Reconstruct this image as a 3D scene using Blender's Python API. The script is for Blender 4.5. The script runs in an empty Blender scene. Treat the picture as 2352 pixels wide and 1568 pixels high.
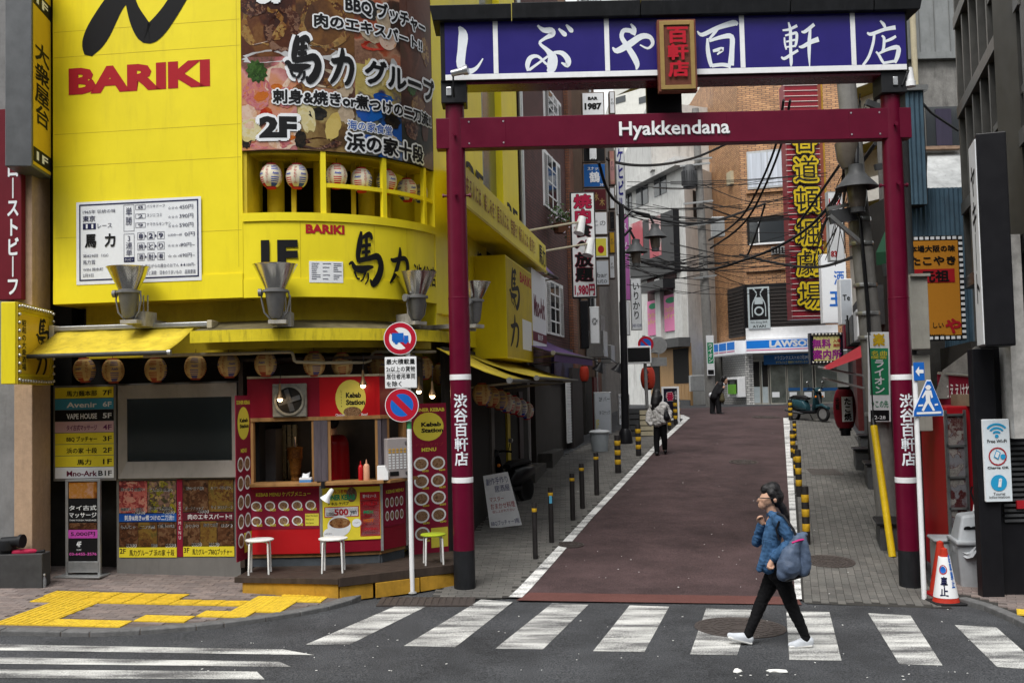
import bpy, bmesh, math, random
from mathutils import Vector, Matrix
random.seed(7)
RAD=math.radians
sc=bpy.context.scene
COL=sc.collection
FW=2352.0
CAM=Vector((0, 0, 2.6))
PITCH, ROLL=RAD(2.82), RAD(1.35)
_f=Vector((0, math.cos(PITCH), math.sin(PITCH)))
_u0=Vector((0, -math.sin(PITCH), math.cos(PITCH)))
_r0=Vector((1, 0, 0))
_up=_u0*math.cos(ROLL)+_r0*math.sin(ROLL)
_rt=_r0*math.cos(ROLL)-_u0*math.sin(ROLL)
cam=bpy.data.cameras.new('camera')
cam.sensor_width=36;cam.lens=36;cam.clip_start=.1;cam.clip_end=3000
camo=bpy.data.objects.new('camera', cam);COL.objects.link(camo)
m3=Matrix((_rt, _up, -_f)).transposed()
camo.matrix_world=Matrix.Translation(CAM)@m3.to_4x4()
sc.camera=camo
SUN_EL, SUN_AZ=RAD(58), RAD(205)
w=bpy.data.worlds.new('World');sc.world=w;w.use_nodes=True
nt=w.node_tree;nt.nodes.clear()
sky=nt.nodes.new('ShaderNodeTexSky');sky.sky_type='NISHITA';sky.sun_disc=False
sky.sun_elevation=SUN_EL;sky.sun_rotation=SUN_AZ;sky.air_density=2.0;sky.dust_density=1.0;sky.ozone_density=1.0
hs=nt.nodes.new('ShaderNodeHueSaturation');hs.inputs['Saturation'].default_value=.12
bg=nt.nodes.new('ShaderNodeBackground');bg.inputs['Strength'].default_value=.1
ow=nt.nodes.new('ShaderNodeOutputWorld')
nt.links.new(sky.outputs[0], hs.inputs['Color']);nt.links.new(hs.outputs[0], bg.inputs['Color']);nt.links.new(bg.outputs[0], ow.inputs['Surface'])
sl=bpy.data.lights.new('sun', 'SUN');sl.energy=1.5;sl.angle=RAD(28);sl.color=(1, .97, .93)
so=bpy.data.objects.new('sun', sl);COL.objects.link(so)
_sd=Vector((math.sin(SUN_AZ)*math.cos(SUN_EL), math.cos(SUN_AZ)*math.cos(SUN_EL), math.sin(SUN_EL)))
so.rotation_euler=_sd.to_track_quat('Z', 'Y').to_euler();so.location=(0, -20, 40)
sc.view_settings.view_transform='Standard';sc.view_settings.look='None'
sc.view_settings.exposure=1.12;sc.view_settings.gamma=1.0;sc.view_settings.use_curve_mapping=False
sc.cycles.use_denoising=True
sc.cycles.max_bounces=6;sc.cycles.diffuse_bounces=3;sc.cycles.glossy_bounces=3;sc.cycles.transmission_bounces=4
sc.cycles.transparent_max_bounces=8;sc.cycles.caustics_reflective=False;sc.cycles.caustics_refractive=False
sc.cycles.sample_clamp_indirect=6
def ray(px, py):
 return _f+_rt*((px-1176)/FW)+_up*((784-py)/FW)
def at(px, py, Y):
 d=ray(px, py);return CAM+d*(Y/d.y)
def clamp(v, a=0.0, b=1.0):return max(a, min(b, v))
SLOPE=[(-50, 0), (12.9, 0), (13.6, .03), (27, 1.1), (34, 1.56), (38.5, 1.78), (41, 1.84), (400, 1.84)]
def prof(y):
 for(a, za), (b, zb)in zip(SLOPE, SLOPE[1:]):
  if y<=b:return za+(zb-za)*(y-a)/(b-a)
 return SLOPE[-1][1]
def gz(x, y):
 return-.02*(clamp(x, -14, 14)+.6)*clamp((26-y)/12)+prof(y)
def gnd(px, py, dz=0.0):
 d=ray(px, py);lo, t=0, 2.0
 while t<300:
  p=CAM+d*t
  if p.z<gz(p.x, p.y)+dz:break
  lo=t;t*=1.03
 for _ in range(40):
  mid=(lo+t)/2;p=CAM+d*mid
  if p.z<gz(p.x, p.y)+dz:t=mid
  else:lo=mid
 return CAM+d*t
class Fr:
 """upright wall plane from p0 to p1 (seen left to right); local x along it, -y out of it, z up"""
 def __init__(s, p0, p1, z=0.0):
  s.p0=Vector((p0[0], p0[1], z));s.d=Vector((p1[0]-p0[0], p1[1]-p0[1], 0));s.len=s.d.length;s.d.normalize()
  s.a=math.atan2(s.d.y, s.d.x);s.n=Vector((s.d.y, -s.d.x, 0))
 def uv(s, px, py, off=0.0):
  r=ray(px, py);o=s.p0+s.n*off
  t=(o-CAM).dot(s.n)/r.dot(s.n);p=CAM+r*t
  return(p-s.p0).dot(s.d), p.z-s.p0.z
 def rect(s, x0, y0, x1, y1, off=0.0):
  """pixel box -> (u0, u1, z0, z1), measured along its middle lines"""
  ym, xm=(y0+y1)/2, (x0+x1)/2
  return s.uv(x0, ym, off)[0], s.uv(x1, ym, off)[0], s.uv(xm, y1, off)[1], s.uv(xm, y0, off)[1]
 def pt(s, u, z=0.0, off=0.0):return s.p0+s.d*u+s.n*off+Vector((0, 0, z))
_mats={}
def M(name, c, rough=.6, var=.12, scale=6.0, bump=0.0, metal=0.0, dirt=0.0, dcol=(.03, .028, .025), dscale=3.0, emit=0.0, spec=.22, bscale=None, stretch=1.0, coat=0.0, trans=0.0):
 if name in _mats:return _mats[name]
 m=bpy.data.materials.new(name);m.use_nodes=True;n=m.node_tree;b=n.nodes['Principled BSDF'];L=n.links.new
 b.inputs['Roughness'].default_value=rough;b.inputs['Metallic'].default_value=metal;b.inputs['Specular IOR Level'].default_value=spec
 c4=(*c, 1)
 tc=n.nodes.new('ShaderNodeTexCoord');src=tc.outputs['Object']
 if var>0 or dirt>0 or bump>0:
  mp=n.nodes.new('ShaderNodeMapping');mp.inputs['Scale'].default_value=(1, 1, 1/stretch);L(src, mp.inputs[0])
  inf=n.nodes.new('ShaderNodeObjectInfo');ad=n.nodes.new('ShaderNodeVectorMath');ad.operation='ADD'
  ml=n.nodes.new('ShaderNodeMath');ml.operation='MULTIPLY';ml.inputs[1].default_value=37.0;L(inf.outputs['Random'], ml.inputs[0])
  L(mp.outputs[0], ad.inputs[0]);L(ml.outputs[0], ad.inputs[1]);src=ad.outputs[0]
 out=None
 if var>0:
  nz=n.nodes.new('ShaderNodeTexNoise');nz.inputs['Scale'].default_value=scale;nz.inputs['Detail'].default_value=6;nz.inputs['Roughness'].default_value=.65;L(src, nz.inputs['Vector'])
  r=n.nodes.new('ShaderNodeValToRGB');r.color_ramp.elements[0].position=.3;r.color_ramp.elements[1].position=.7
  r.color_ramp.elements[0].color=tuple(x*(1-var)for x in c)+(1, );r.color_ramp.elements[1].color=tuple(min(1, x*(1+var))for x in c)+(1, )
  L(nz.outputs['Fac'], r.inputs[0]);out=r.outputs[0]
  rr=n.nodes.new('ShaderNodeMapRange');rr.inputs['To Min'].default_value=clamp(rough-.1, .02, 1);rr.inputs['To Max'].default_value=clamp(rough+.12, .05, 1)
  L(nz.outputs['Fac'], rr.inputs[0]);L(rr.outputs[0], b.inputs['Roughness'])
 if dirt>0:
  mp2=n.nodes.new('ShaderNodeMapping');mp2.inputs['Scale'].default_value=(dscale*2.2, dscale*2.2, dscale*.35);L(src, mp2.inputs[0])
  n2=n.nodes.new('ShaderNodeTexNoise');n2.inputs['Scale'].default_value=1.6;n2.inputs['Detail'].default_value=8;n2.inputs['Roughness'].default_value=.7;L(mp2.outputs[0], n2.inputs['Vector'])
  r2=n.nodes.new('ShaderNodeMapRange');r2.inputs['From Min'].default_value=.52;r2.inputs['From Max'].default_value=.8;r2.inputs['To Max'].default_value=dirt;L(n2.outputs['Fac'], r2.inputs[0])
  mx=n.nodes.new('ShaderNodeMix');mx.data_type='RGBA';mx.inputs['B'].default_value=(*dcol, 1);mx.inputs['A'].default_value=c4
  L(r2.outputs[0], mx.inputs['Factor'])
  if out is not None:L(out, mx.inputs['A'])
  out=mx.outputs['Result']
 if out is not None:L(out, b.inputs['Base Color'])
 else:b.inputs['Base Color'].default_value=c4
 if bump>0:
  n3=n.nodes.new('ShaderNodeTexNoise');n3.inputs['Scale'].default_value=bscale or scale*8;n3.inputs['Detail'].default_value=5;L(src, n3.inputs['Vector'])
  bp=n.nodes.new('ShaderNodeBump');bp.inputs['Strength'].default_value=bump;bp.inputs['Distance'].default_value=.01;L(n3.outputs['Fac'], bp.inputs['Height']);L(bp.outputs[0], b.inputs['Normal'])
 if emit:
  b.inputs['Emission Color'].default_value=c4;b.inputs['Emission Strength'].default_value=emit
 if coat:b.inputs['Coat Weight'].default_value=coat;b.inputs['Coat Roughness'].default_value=.15
 if trans:b.inputs['Transmission Weight'].default_value=trans
 _mats[name]=m;return m
def PRINT(name, c):return M(name, c, .6, .04, 20, spec=.18)
def FOOD(name, ramp, scale=5.0, seed=0.0, gloss=.35):
 """printed food photograph: cellular blobs of several colours with fine grain"""
 if name in _mats:return _mats[name]
 m=bpy.data.materials.new(name);m.use_nodes=True;n=m.node_tree;b=n.nodes['Principled BSDF'];L=n.links.new
 b.inputs['Roughness'].default_value=gloss+.1;b.inputs['Specular IOR Level'].default_value=.25;ramp=[tuple(x**1.25*.8 for x in c)for c in ramp]
 tc=n.nodes.new('ShaderNodeTexCoord');mp=n.nodes.new('ShaderNodeMapping');mp.inputs['Location'].default_value=(seed, seed*.7, seed*1.3);L(tc.outputs['Object'], mp.inputs[0])
 nz=n.nodes.new('ShaderNodeTexNoise');nz.inputs['Scale'].default_value=scale*.6;nz.inputs['Detail'].default_value=3;L(mp.outputs[0], nz.inputs['Vector'])
 ad=n.nodes.new('ShaderNodeMix');ad.data_type='VECTOR';ad.inputs['Factor'].default_value=.35;L(mp.outputs[0], ad.inputs['A']);L(nz.outputs['Color'], ad.inputs['B'])
 vo=n.nodes.new('ShaderNodeTexVoronoi');vo.inputs['Scale'].default_value=scale;vo.feature='SMOOTH_F1';vo.inputs['Smoothness'].default_value=.3;L(ad.outputs['Result'], vo.inputs['Vector'])
 n2=n.nodes.new('ShaderNodeTexNoise');n2.inputs['Scale'].default_value=scale*5;n2.inputs['Detail'].default_value=8;n2.inputs['Roughness'].default_value=.75;L(mp.outputs[0], n2.inputs['Vector'])
 sp=n.nodes.new('ShaderNodeSeparateColor');L(vo.outputs['Color'], sp.inputs[0])
 mm=n.nodes.new('ShaderNodeMath');mm.operation='MULTIPLY_ADD';mm.inputs[1].default_value=.62;L(sp.outputs[0], mm.inputs[0])
 m2=n.nodes.new('ShaderNodeMath');m2.operation='MULTIPLY';m2.inputs[1].default_value=.4;L(n2.outputs['Fac'], m2.inputs[0]);L(m2.outputs[0], mm.inputs[2])
 r=n.nodes.new('ShaderNodeValToRGB');e=r.color_ramp.elements
 k=len(ramp)
 e[0].position=.12;e[0].color=(*ramp[0], 1);e[1].position=.9;e[1].color=(*ramp[-1], 1)
 for i in range(1, k-1):
  q=e.new(.12+.78*i/(k-1));q.color=(*ramp[i], 1)
 L(mm.outputs[0], r.inputs[0]);L(r.outputs[0], b.inputs['Base Color'])
 _mats[name]=m;return m
def GLASS(name, tint=(.02, .025, .03), rough=.05):
 return M(name, tint, rough, 0, spec=.8)
class MB:
 def __init__(s):s.v, s.f, s.mi, s.m=[], [], [], 0
 def add(s, vs, fs):
  b=len(s.v);s.v+=[tuple(x)for x in vs]
  for f in fs:s.f.append(tuple(b+i for i in f));s.mi.append(s.m)
  return s
 def box(s, x0, x1, y0, y1, z0, z1):
  return s.add([(x0, y0, z0), (x1, y0, z0), (x1, y1, z0), (x0, y1, z0), (x0, y0, z1), (x1, y0, z1), (x1, y1, z1), (x0, y1, z1)], [(3, 2, 1, 0), (4, 5, 6, 7), (0, 1, 5, 4), (1, 2, 6, 5), (2, 3, 7, 6), (3, 0, 4, 7)])
 def obox(s, c, ax, ay, az):
  """box about c with three half-axis vectors"""
  c, ax, ay, az=Vector(c), Vector(ax), Vector(ay), Vector(az)
  return s.add([c-ax-ay-az, c+ax-ay-az, c+ax+ay-az, c-ax+ay-az, c-ax-ay+az, c+ax-ay+az, c+ax+ay+az, c-ax+ay+az], [(3, 2, 1, 0), (4, 5, 6, 7), (0, 1, 5, 4), (1, 2, 6, 5), (2, 3, 7, 6), (3, 0, 4, 7)])
 def bar(s, a, b, w, h=None, up=(0, 0, 1)):
  a, b=Vector(a), Vector(b);d=(b-a);l=d.length;d.normalize();h=h or w;up=Vector(up)
  if abs(d.dot(up))>.98:up=Vector((0, 1, 0))
  x=d.cross(up).normalized();z=x.cross(d).normalized()
  return s.obox((a+b)/2, x*w/2, d*l/2, z*h/2)
 def poly(s, pts):return s.add(pts, [tuple(range(len(pts)))])
 def prism(s, pts, y0, y1):
  """outline in x,z (counter-clockwise seen from -y), from y0 (front) to y1"""
  n=len(pts);v=[(x, y0, z)for x, z in pts]+[(x, y1, z)for x, z in pts]
  return s.add(v, [tuple(range(n)), tuple(range(2*n-1, n-1, -1))]+[(i, i+n, (i+1)%n+n, (i+1)%n)for i in range(n)])
 def slab(s, pts, z0, z1):
  """outline in x,y (counter-clockwise from above); z0, z1 numbers or functions of x,y"""
  f0=z0 if callable(z0)else(lambda x, y:z0);f1=z1 if callable(z1)else(lambda x, y:z1);n=len(pts)
  v=[(x, y, f1(x, y))for x, y in pts]+[(x, y, f0(x, y))for x, y in pts]
  return s.add(v, [tuple(range(n)), tuple(range(2*n-1, n-1, -1))]+[(i+n, (i+1)%n+n, (i+1)%n, i)for i in range(n)])
 def cyl(s, a, b, r0, r1=None, n=12, caps=True):
  a, b=Vector(a), Vector(b);r1=r0 if r1 is None else r1;d=(b-a).normalized()
  x=d.orthogonal().normalized();y=d.cross(x)
  v=[]
  for p, r in((a, r0), (b, r1)):v+=[p+(x*math.cos(2*math.pi*i/n)+y*math.sin(2*math.pi*i/n))*r for i in range(n)]
  f=[(i, (i+1)%n, (i+1)%n+n, i+n)for i in range(n)]
  if caps:f+=[tuple(range(n-1, -1, -1)), tuple(range(n, 2*n))]
  return s.add(v, f)
 def tube(s, pts, r, n=6, closed=False):
  pts=[Vector(p)for p in pts];k=len(pts);v=[];prev=None
  for i, p in enumerate(pts):
   d=(pts[min(i+1, k-1)]-pts[max(i-1, 0)]).normalized()
   x=(prev-d*prev.dot(d)).normalized()if prev is not None and(prev-d*prev.dot(d)).length>1e-4 else d.orthogonal().normalized()
   prev=x;y=d.cross(x);rr=r[i]if isinstance(r, (list, tuple))else r
   v+=[p+(x*math.cos(2*math.pi*j/n)+y*math.sin(2*math.pi*j/n))*rr for j in range(n)]
  f=[(i*n+j, i*n+(j+1)%n, (i+1)*n+(j+1)%n, (i+1)*n+j)for i in range(k-1)for j in range(n)]
  f+=[tuple(range(n-1, -1, -1)), tuple(range((k-1)*n, k*n))]
  return s.add(v, f)
 def lathe(s, prof_, n=16, c=(0, 0, 0), sx=1.0, sy=1.0, rot=None):
  c=Vector(c);v=[]
  for r, z in prof_:
   for i in range(n):
    p=Vector((r*sx*math.cos(2*math.pi*i/n), r*sy*math.sin(2*math.pi*i/n), z))
    v.append(c+(rot@p if rot else p))
  k=len(prof_);f=[(i*n+j, i*n+(j+1)%n, (i+1)*n+(j+1)%n, (i+1)*n+j)for i in range(k-1)for j in range(n)]
  if prof_[0][0]>1e-4:f.append(tuple(range(n-1, -1, -1)))
  if prof_[-1][0]>1e-4:f.append(tuple(range((k-1)*n, k*n)))
  return s.add(v, f)
 def ball(s, c, r, n=10, k=7, sx=1, sy=1, sz=1):
  return s.lathe([(r*math.sin(math.pi*i/k)+1e-5, -r*sz*math.cos(math.pi*i/k))for i in range(k+1)], n, c, sx, sy)
 def disc(s, c, rx, rz, n=24, y=0):
  return s.poly([(c[0]+rx*math.cos(2*math.pi*i/n), y, c[1]+rz*math.sin(2*math.pi*i/n))for i in range(n)])
 def mesh(s, name='m'):
  me=bpy.data.meshes.new(name);me.from_pydata(s.v, [], s.f);me.polygons.foreach_set('material_index', s.mi);me.update();return me
 def build(s, name, mat, parent=None, smooth=False, bevel=0.0, weld=False, loc=None, rz=0.0):
  me=s.mesh(name)
  if bevel or weld:
   bm=bmesh.new();bm.from_mesh(me)
   if weld:bmesh.ops.remove_doubles(bm, verts=bm.verts, dist=1e-4)
   if bevel:bmesh.ops.bevel(bm, geom=[e for e in bm.edges if len(e.link_faces)==2 and e.calc_face_angle(0)>.5], offset=bevel, segments=2, affect='EDGES', profile=.5)
   bm.to_mesh(me);bm.free()
  return link(name, me, mat, parent, smooth, loc, rz)
def link(name, me, mat, parent=None, smooth=False, loc=None, rz=0.0):
 for x in(mat if isinstance(mat, (list, tuple))else[mat]):
  if x is not None:me.materials.append(x)
 if smooth:
  me.polygons.foreach_set('use_smooth', [True]*len(me.polygons))
  try:me.set_sharp_from_angle(angle=RAD(40))
  except Exception:pass
 o=bpy.data.objects.new(name, me);COL.objects.link(o)
 if parent is not None:o.parent=parent
 if loc is not None:o.location=loc
 if rz:o.rotation_euler[2]=rz
 return o
def inst(o, parent, loc=(0, 0, 0), rz=0.0, name=None, rot=None, scale=None):
 c=bpy.data.objects.new(name or o.name.split('.')[0], o.data);COL.objects.link(c);c.parent=parent;c.location=loc
 c.rotation_euler=rot if rot is not None else(0, 0, rz)
 if scale is not None:c.scale=scale
 return c
def tag(o, label=None, cat=None, group=None, kind=None):
 for k, v in(('label', label), ('category', cat), ('group', group), ('kind', kind)):
  if v:o[k]=v
 return o
def thing(name, label, cat, fr=None, loc=None, rz=0.0, group=None):
 o=bpy.data.objects.new(name, None);COL.objects.link(o);o.empty_display_size=.1
 if isinstance(fr, Fr):o.location=fr.p0;o.rotation_euler[2]=fr.a
 if loc is not None:o.location=loc;o.rotation_euler[2]=rz
 return tag(o, label, cat, group)
def copy_tree(o, parent=None, label=None):
 c=o.copy();COL.objects.link(c);c.parent=parent
 if label:c['label']=label
 for ch in list(o.children):copy_tree(ch, c)
 return c
def pieces(name, parent, boxes, mat, limit=300, rest='paving_rest', sub=None, keyfn=None, bevel=.004):
 """boxes: (centre, half-x-vec, half-y-vec, half-z-vec); the first `limit` become parts of their own, the rest one part"""
 cache={}
 boxes=sorted(boxes, key=keyfn)if keyfn else boxes
 for c, ax, ay, az in boxes[:limit]:
  k=(round(ax.length, 3), round(ay.length, 3), round(az.length, 3))
  x, y=ax.normalized(), ay.normalized();z=x.cross(y)
  if k not in cache:cache[k]=MB().box(-k[0], k[0], -k[1], k[1], -k[2], k[2]).mesh(name);cache[k].materials.append(mat)
  o=bpy.data.objects.new(name, cache[k]);COL.objects.link(o);o.parent=parent
  mw=Matrix((x, y, z)).transposed().to_4x4();mw.translation=c;o.matrix_local=mw
 if len(boxes)>limit:
  mb=MB()
  for c, ax, ay, az in boxes[limit:]:mb.obox(c, ax, ay, az)
  tag(mb.build(rest, mat, parent), kind='stuff')
_tc={}
def tdata(body, bold=0.0):
 k=(body, bold)
 if k not in _tc:
  c=bpy.data.curves.new('t', 'FONT');c.body=body;c.offset=bold;c.resolution_u=2
  o=bpy.data.objects.new('t', c);me=bpy.data.meshes.new_from_object(o)
  _tc[k]=([(v.co.x, v.co.y)for v in me.vertices], [tuple(p.vertices)for p in me.polygons])
  bpy.data.objects.remove(o);bpy.data.curves.remove(c);bpy.data.meshes.remove(me)
 return _tc[k]
VERT={'ー':'｜', '~':'｜', '〜':'｜'}
def cjk(t):return any(ord(c)>0x2E80 for c in t)
def shifts(b):
 """heavier CJK strokes: the same glyph laid several times side by side (outline offsetting breaks their dense counters)"""
 if b<=.004:return[(0, 0)]
 n_=4 if b<.03 else 8 if b<.08 else 12
 return[(0, 0)]+[(b*math.cos(2*math.pi*(i+.5)/n_), b*math.sin(2*math.pi*(i+.5)/n_))for i in range(n_)]
def tgeo(body, x0, x1, z0, z1, bold=0.0, vert=False, shear=0.0):
 V, Fs=[], []
 def put(vs, fs, fn, sh):
  for k, (dx, dz)in enumerate(sh):
   b=len(V);V.extend(fn(p[0]+dx, p[1]+dz)+(k, )for p in vs);Fs.extend(tuple(b+i for i in f)for f in fs)
 if vert:
  n=len(body);ch=(z1-z0)/n;wd=x1-x0
  for i, c in enumerate(body):
   c=VERT.get(c, c)
   if c in ' 　':continue
   vs, fs=tdata(c, 0 if cjk(c)else min(bold, .06));zz=z1-(i+1)*ch
   cx=.5 if ord(c)>255 else(min(p[0]for p in vs)+max(p[0]for p in vs))/2
   put(vs, fs, lambda a, b_:(x0+wd*(.5+(a-cx)), zz+ch*(b_+.12)), shifts(bold*.8)if cjk(c)else[(0, 0)])
 else:
  ck=cjk(body)or bold>.09;vs, fs=tdata(body, 0 if ck else bold)
  if not vs:return V, Fs
  xs=[p[0]for p in vs];ys=[p[1]for p in vs];a0, a1, b0, b1=min(xs), max(xs), min(ys), max(ys)
  sx, sz=(x1-x0)/max(a1-a0, 1e-6), (z1-z0)/max(b1-b0, 1e-6)
  put(vs, fs, lambda a, b_:(x0+(a-a0)*sx+(b_-b0)*sz*shear, z0+(b_-b0)*sz), shifts(bold*.8)if ck else[(0, 0)])
 return V, Fs
def txt(body, box, y, mat, parent, bold=.02, vert=False, shear=0.0, warp=None, outline=None, obold=.06, name='lettering', back=False):
 """flat lettering filling box = (x0, x1, z0, z1) on the plane y of its parent"""
 x0, x1, z0, z1=box
 if outline is not None:
  txt(body, box, y+.005, outline, parent, bold+obold, vert, shear, warp, name='lettering_outline')
 V, Fs=tgeo(body, x0, x1, z0, z1, bold, vert, shear)
 if warp:
  bm=bmesh.new();bv=[bm.verts.new((a, k*.0003, b))for a, b, k in V]
  for f in Fs:
   try:bm.faces.new([bv[i]for i in f])
   except ValueError:pass
  if x1-x0>.12:
   k=math.floor(x0/.12)
   while k*.12<x1:
    bmesh.ops.bisect_plane(bm, geom=bm.verts[:]+bm.edges[:]+bm.faces[:], plane_co=(k*.12, 0, 0), plane_no=(1, 0, 0));k+=1
  for v in bm.verts:v.co=warp(v.co.x, v.co.z, -y+v.co.y)
  me=bpy.data.meshes.new(name);bm.to_mesh(me);bm.free()
 else:
  me=bpy.data.meshes.new(name);me.from_pydata([(a, y-k*.0003, b)for a, b, k in V], [], Fs);me.update()
 return link(name, me, mat, parent)
def stroke_geo(pts, n=4):
 """brush stroke: [(x, z, width)...] smoothed -> vertices, faces (x,z)"""
 P=[Vector(p)for p in pts]
 if len(P)>2:
  Q=[]
  for i in range(len(P)-1):
   a, b, c, d=P[max(i-1, 0)], P[i], P[i+1], P[min(i+2, len(P)-1)]
   for j in range(n):
    t=j/n
    Q.append(.5*((2*b)+(c-a)*t+(2*a-5*b+4*c-d)*t*t+(3*b-a-3*c+d)*t**3))
  Q.append(P[-1]);P=Q
 V, Fs=[], []
 for i, p in enumerate(P):
  d=P[min(i+1, len(P)-1)]-P[max(i-1, 0)];d=Vector((d.x, d.y));d=d.normalized()if d.length>1e-6 else Vector((1, 0))
  nx, nz=-d.y, d.x;w_=max(p.z, .001)/2
  V+=[(p.x+nx*w_, p.y+nz*w_), (p.x-nx*w_, p.y-nz*w_)]
 for i in range(len(P)-1):Fs.append((2*i, 2*i+1, 2*i+3, 2*i+2))
 return V, Fs
def brush(strokes, box, y, mat, parent, name='lettering', warp=None, grow=0.0):
 """strokes on a unit square mapped to box"""
 x0, x1, z0, z1=box;mb=[];fs=[];k=0
 for s in strokes:
  V, Fq=stroke_geo([(a, b, c+grow)for a, b, c in s]);b=len(mb)
  for a, c in V:
   X, Z=x0+a*(x1-x0), z0+c*(z1-z0);yy=y-k*.0004
   mb.append(warp(X, Z, -yy)if warp else(X, yy, Z))
  fs+=[tuple(b+i for i in f)for f in Fq];k+=1
 me=bpy.data.meshes.new(name);me.from_pydata(mb, [], fs);me.update()
 return link(name, me, mat, parent)
BR={'し':[[(.3, 1.0, .05), (.4, .82, .24), (.36, .5, .22), (.33, .2, .22), (.5, .06, .14), (.72, .12, .08), (.9, .32, .03)]], 'ぶ':[[(.3, 1.0, .04), (.42, .9, .1), (.58, .88, .14), (.6, .8, .12), (.45, .72, .07), (.34, .62, .06), (.5, .46, .1), (.6, .3, .2), (.56, .08, .2), (.48, .02, .06)], [(.62, .3, .05), (.5, .16, .05), (.3, .34, .06), (.14, .32, .1), (.07, .18, .1), (.08, .04, .05)], [(.1, .06, .06), (.3, .2, .05), (.5, .34, .05)], [(.62, .42, .05), (.8, .4, .1), (.92, .26, .12), (.9, .14, .1), (.78, .2, .03)], [(.74, .92, .04), (.86, .8, .1), (.9, .76, .03)], [(.9, 1.0, .04), (1.0, .88, .1), (1.04, .84, .03)]], 'や':[[(.02, .5, .03), (.12, .42, .12), (.4, .55, .15), (.7, .72, .13), (.9, .7, .1), (.96, .56, .08), (.84, .46, .05), (.66, .54, .03)], [(.46, 1.0, .04), (.54, .88, .1), (.5, .76, .12)], [(.5, .84, .1), (.3, .86, .1), (.24, .72, .1), (.36, .52, .12), (.5, .3, .14), (.58, .12, .12), (.56, 0, .03)]], '百':[[(.02, .82, .03), (.14, .74, .09), (.5, .88, .1), (.9, .98, .13), (1.0, .94, .06)], [(.52, .88, .08), (.42, .76, .07), (.3, .64, .05)], [(.26, .66, .05), (.26, .4, .1), (.3, .16, .1), (.34, .04, .08)], [(.3, .6, .06), (.6, .68, .09), (.84, .68, .12), (.84, .4, .12), (.8, .06, .15)], [(.38, .38, .06), (.62, .42, .09), (.48, .3, .03)], [(.34, .06, .08), (.6, .08, .08), (.8, .04, .1)]], '軒':[[(.08, .82, .04), (.26, .84, .06), (.46, .92, .07)], [(.12, .66, .04), (.13, .5, .05), (.16, .38, .04)], [(.14, .7, .04), (.34, .74, .06), (.44, .74, .07), (.42, .54, .07), (.38, .44, .05)], [(.16, .56, .04), (.4, .6, .05)], [(.16, .44, .04), (.4, .46, .05)], [(.02, .22, .04), (.1, .18, .07), (.3, .28, .07), (.46, .36, .06)], [(.24, 1.0, .04), (.28, .8, .08), (.27, .4, .08), (.27, .1, .08), (.26, .0, .03)], [(.56, .78, .03), (.66, .78, .08), (.9, .94, .08)], [(.48, .44, .03), (.58, .44, .08), (.8, .54, .1), (1.0, .6, .12)], [(.8, .88, .05), (.76, .6, .09), (.74, .3, .08), (.74, -.02, .02)]], '店':[[(.5, 1.0, .04), (.58, .92, .08), (.62, .84, .06)], [(.16, .74, .04), (.26, .7, .08), (.6, .8, .08), (.88, .84, .1)], [(.34, .72, .06), (.3, .5, .07), (.18, .2, .07), (.02, .0, .06)], [(.52, .66, .04), (.58, .6, .07), (.56, .4, .07), (.52, .3, .06)], [(.58, .52, .05), (.76, .58, .07), (.88, .64, .06)], [(.36, .3, .04), (.42, .24, .06), (.5, .1, .07), (.56, .02, .05)], [(.44, .26, .05), (.7, .36, .08), (.92, .38, .11), (.9, .2, .11), (.82, .04, .08)], [(.54, .04, .06), (.84, .08, .06)]], '馬':[[(.34, 1.0, .06), (.3, .8, .14), (.24, .55, .12), (.26, .42, .1)], [(.36, .88, .06), (.56, .95, .12), (.64, .86, .06)], [(.34, .72, .07), (.6, .76, .07)], [(.34, .6, .07), (.58, .63, .06)], [(.48, .92, .08), (.46, .5, .08)], [(.24, .44, .1), (.55, .5, .1), (.78, .54, .14), (.88, .38, .16), (.8, .16, .17), (.64, .02, .14), (.56, .1, .03)], [(.0, .36, .04), (.08, .4, .07), (.16, .3, .12), (.36, .28, .15), (.52, .32, .1), (.66, .34, .04)], [(.14, .24, .05), (.2, .12, .04), (.28, .1, .03)], [(.44, .24, .06), (.36, .1, .04), (.3, .06, .03)], [(.5, .22, .05), (.5, .1, .04), (.42, .0, .03)]], '力':[[(.12, .66, .05), (.24, .62, .13), (.5, .68, .13), (.74, .7, .14), (.86, .56, .15), (.82, .3, .14), (.7, .08, .12), (.58, .02, .04)], [(.52, 1.0, .06), (.52, .8, .15), (.42, .5, .15), (.26, .2, .13), (.08, .0, .05)]], }
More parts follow.
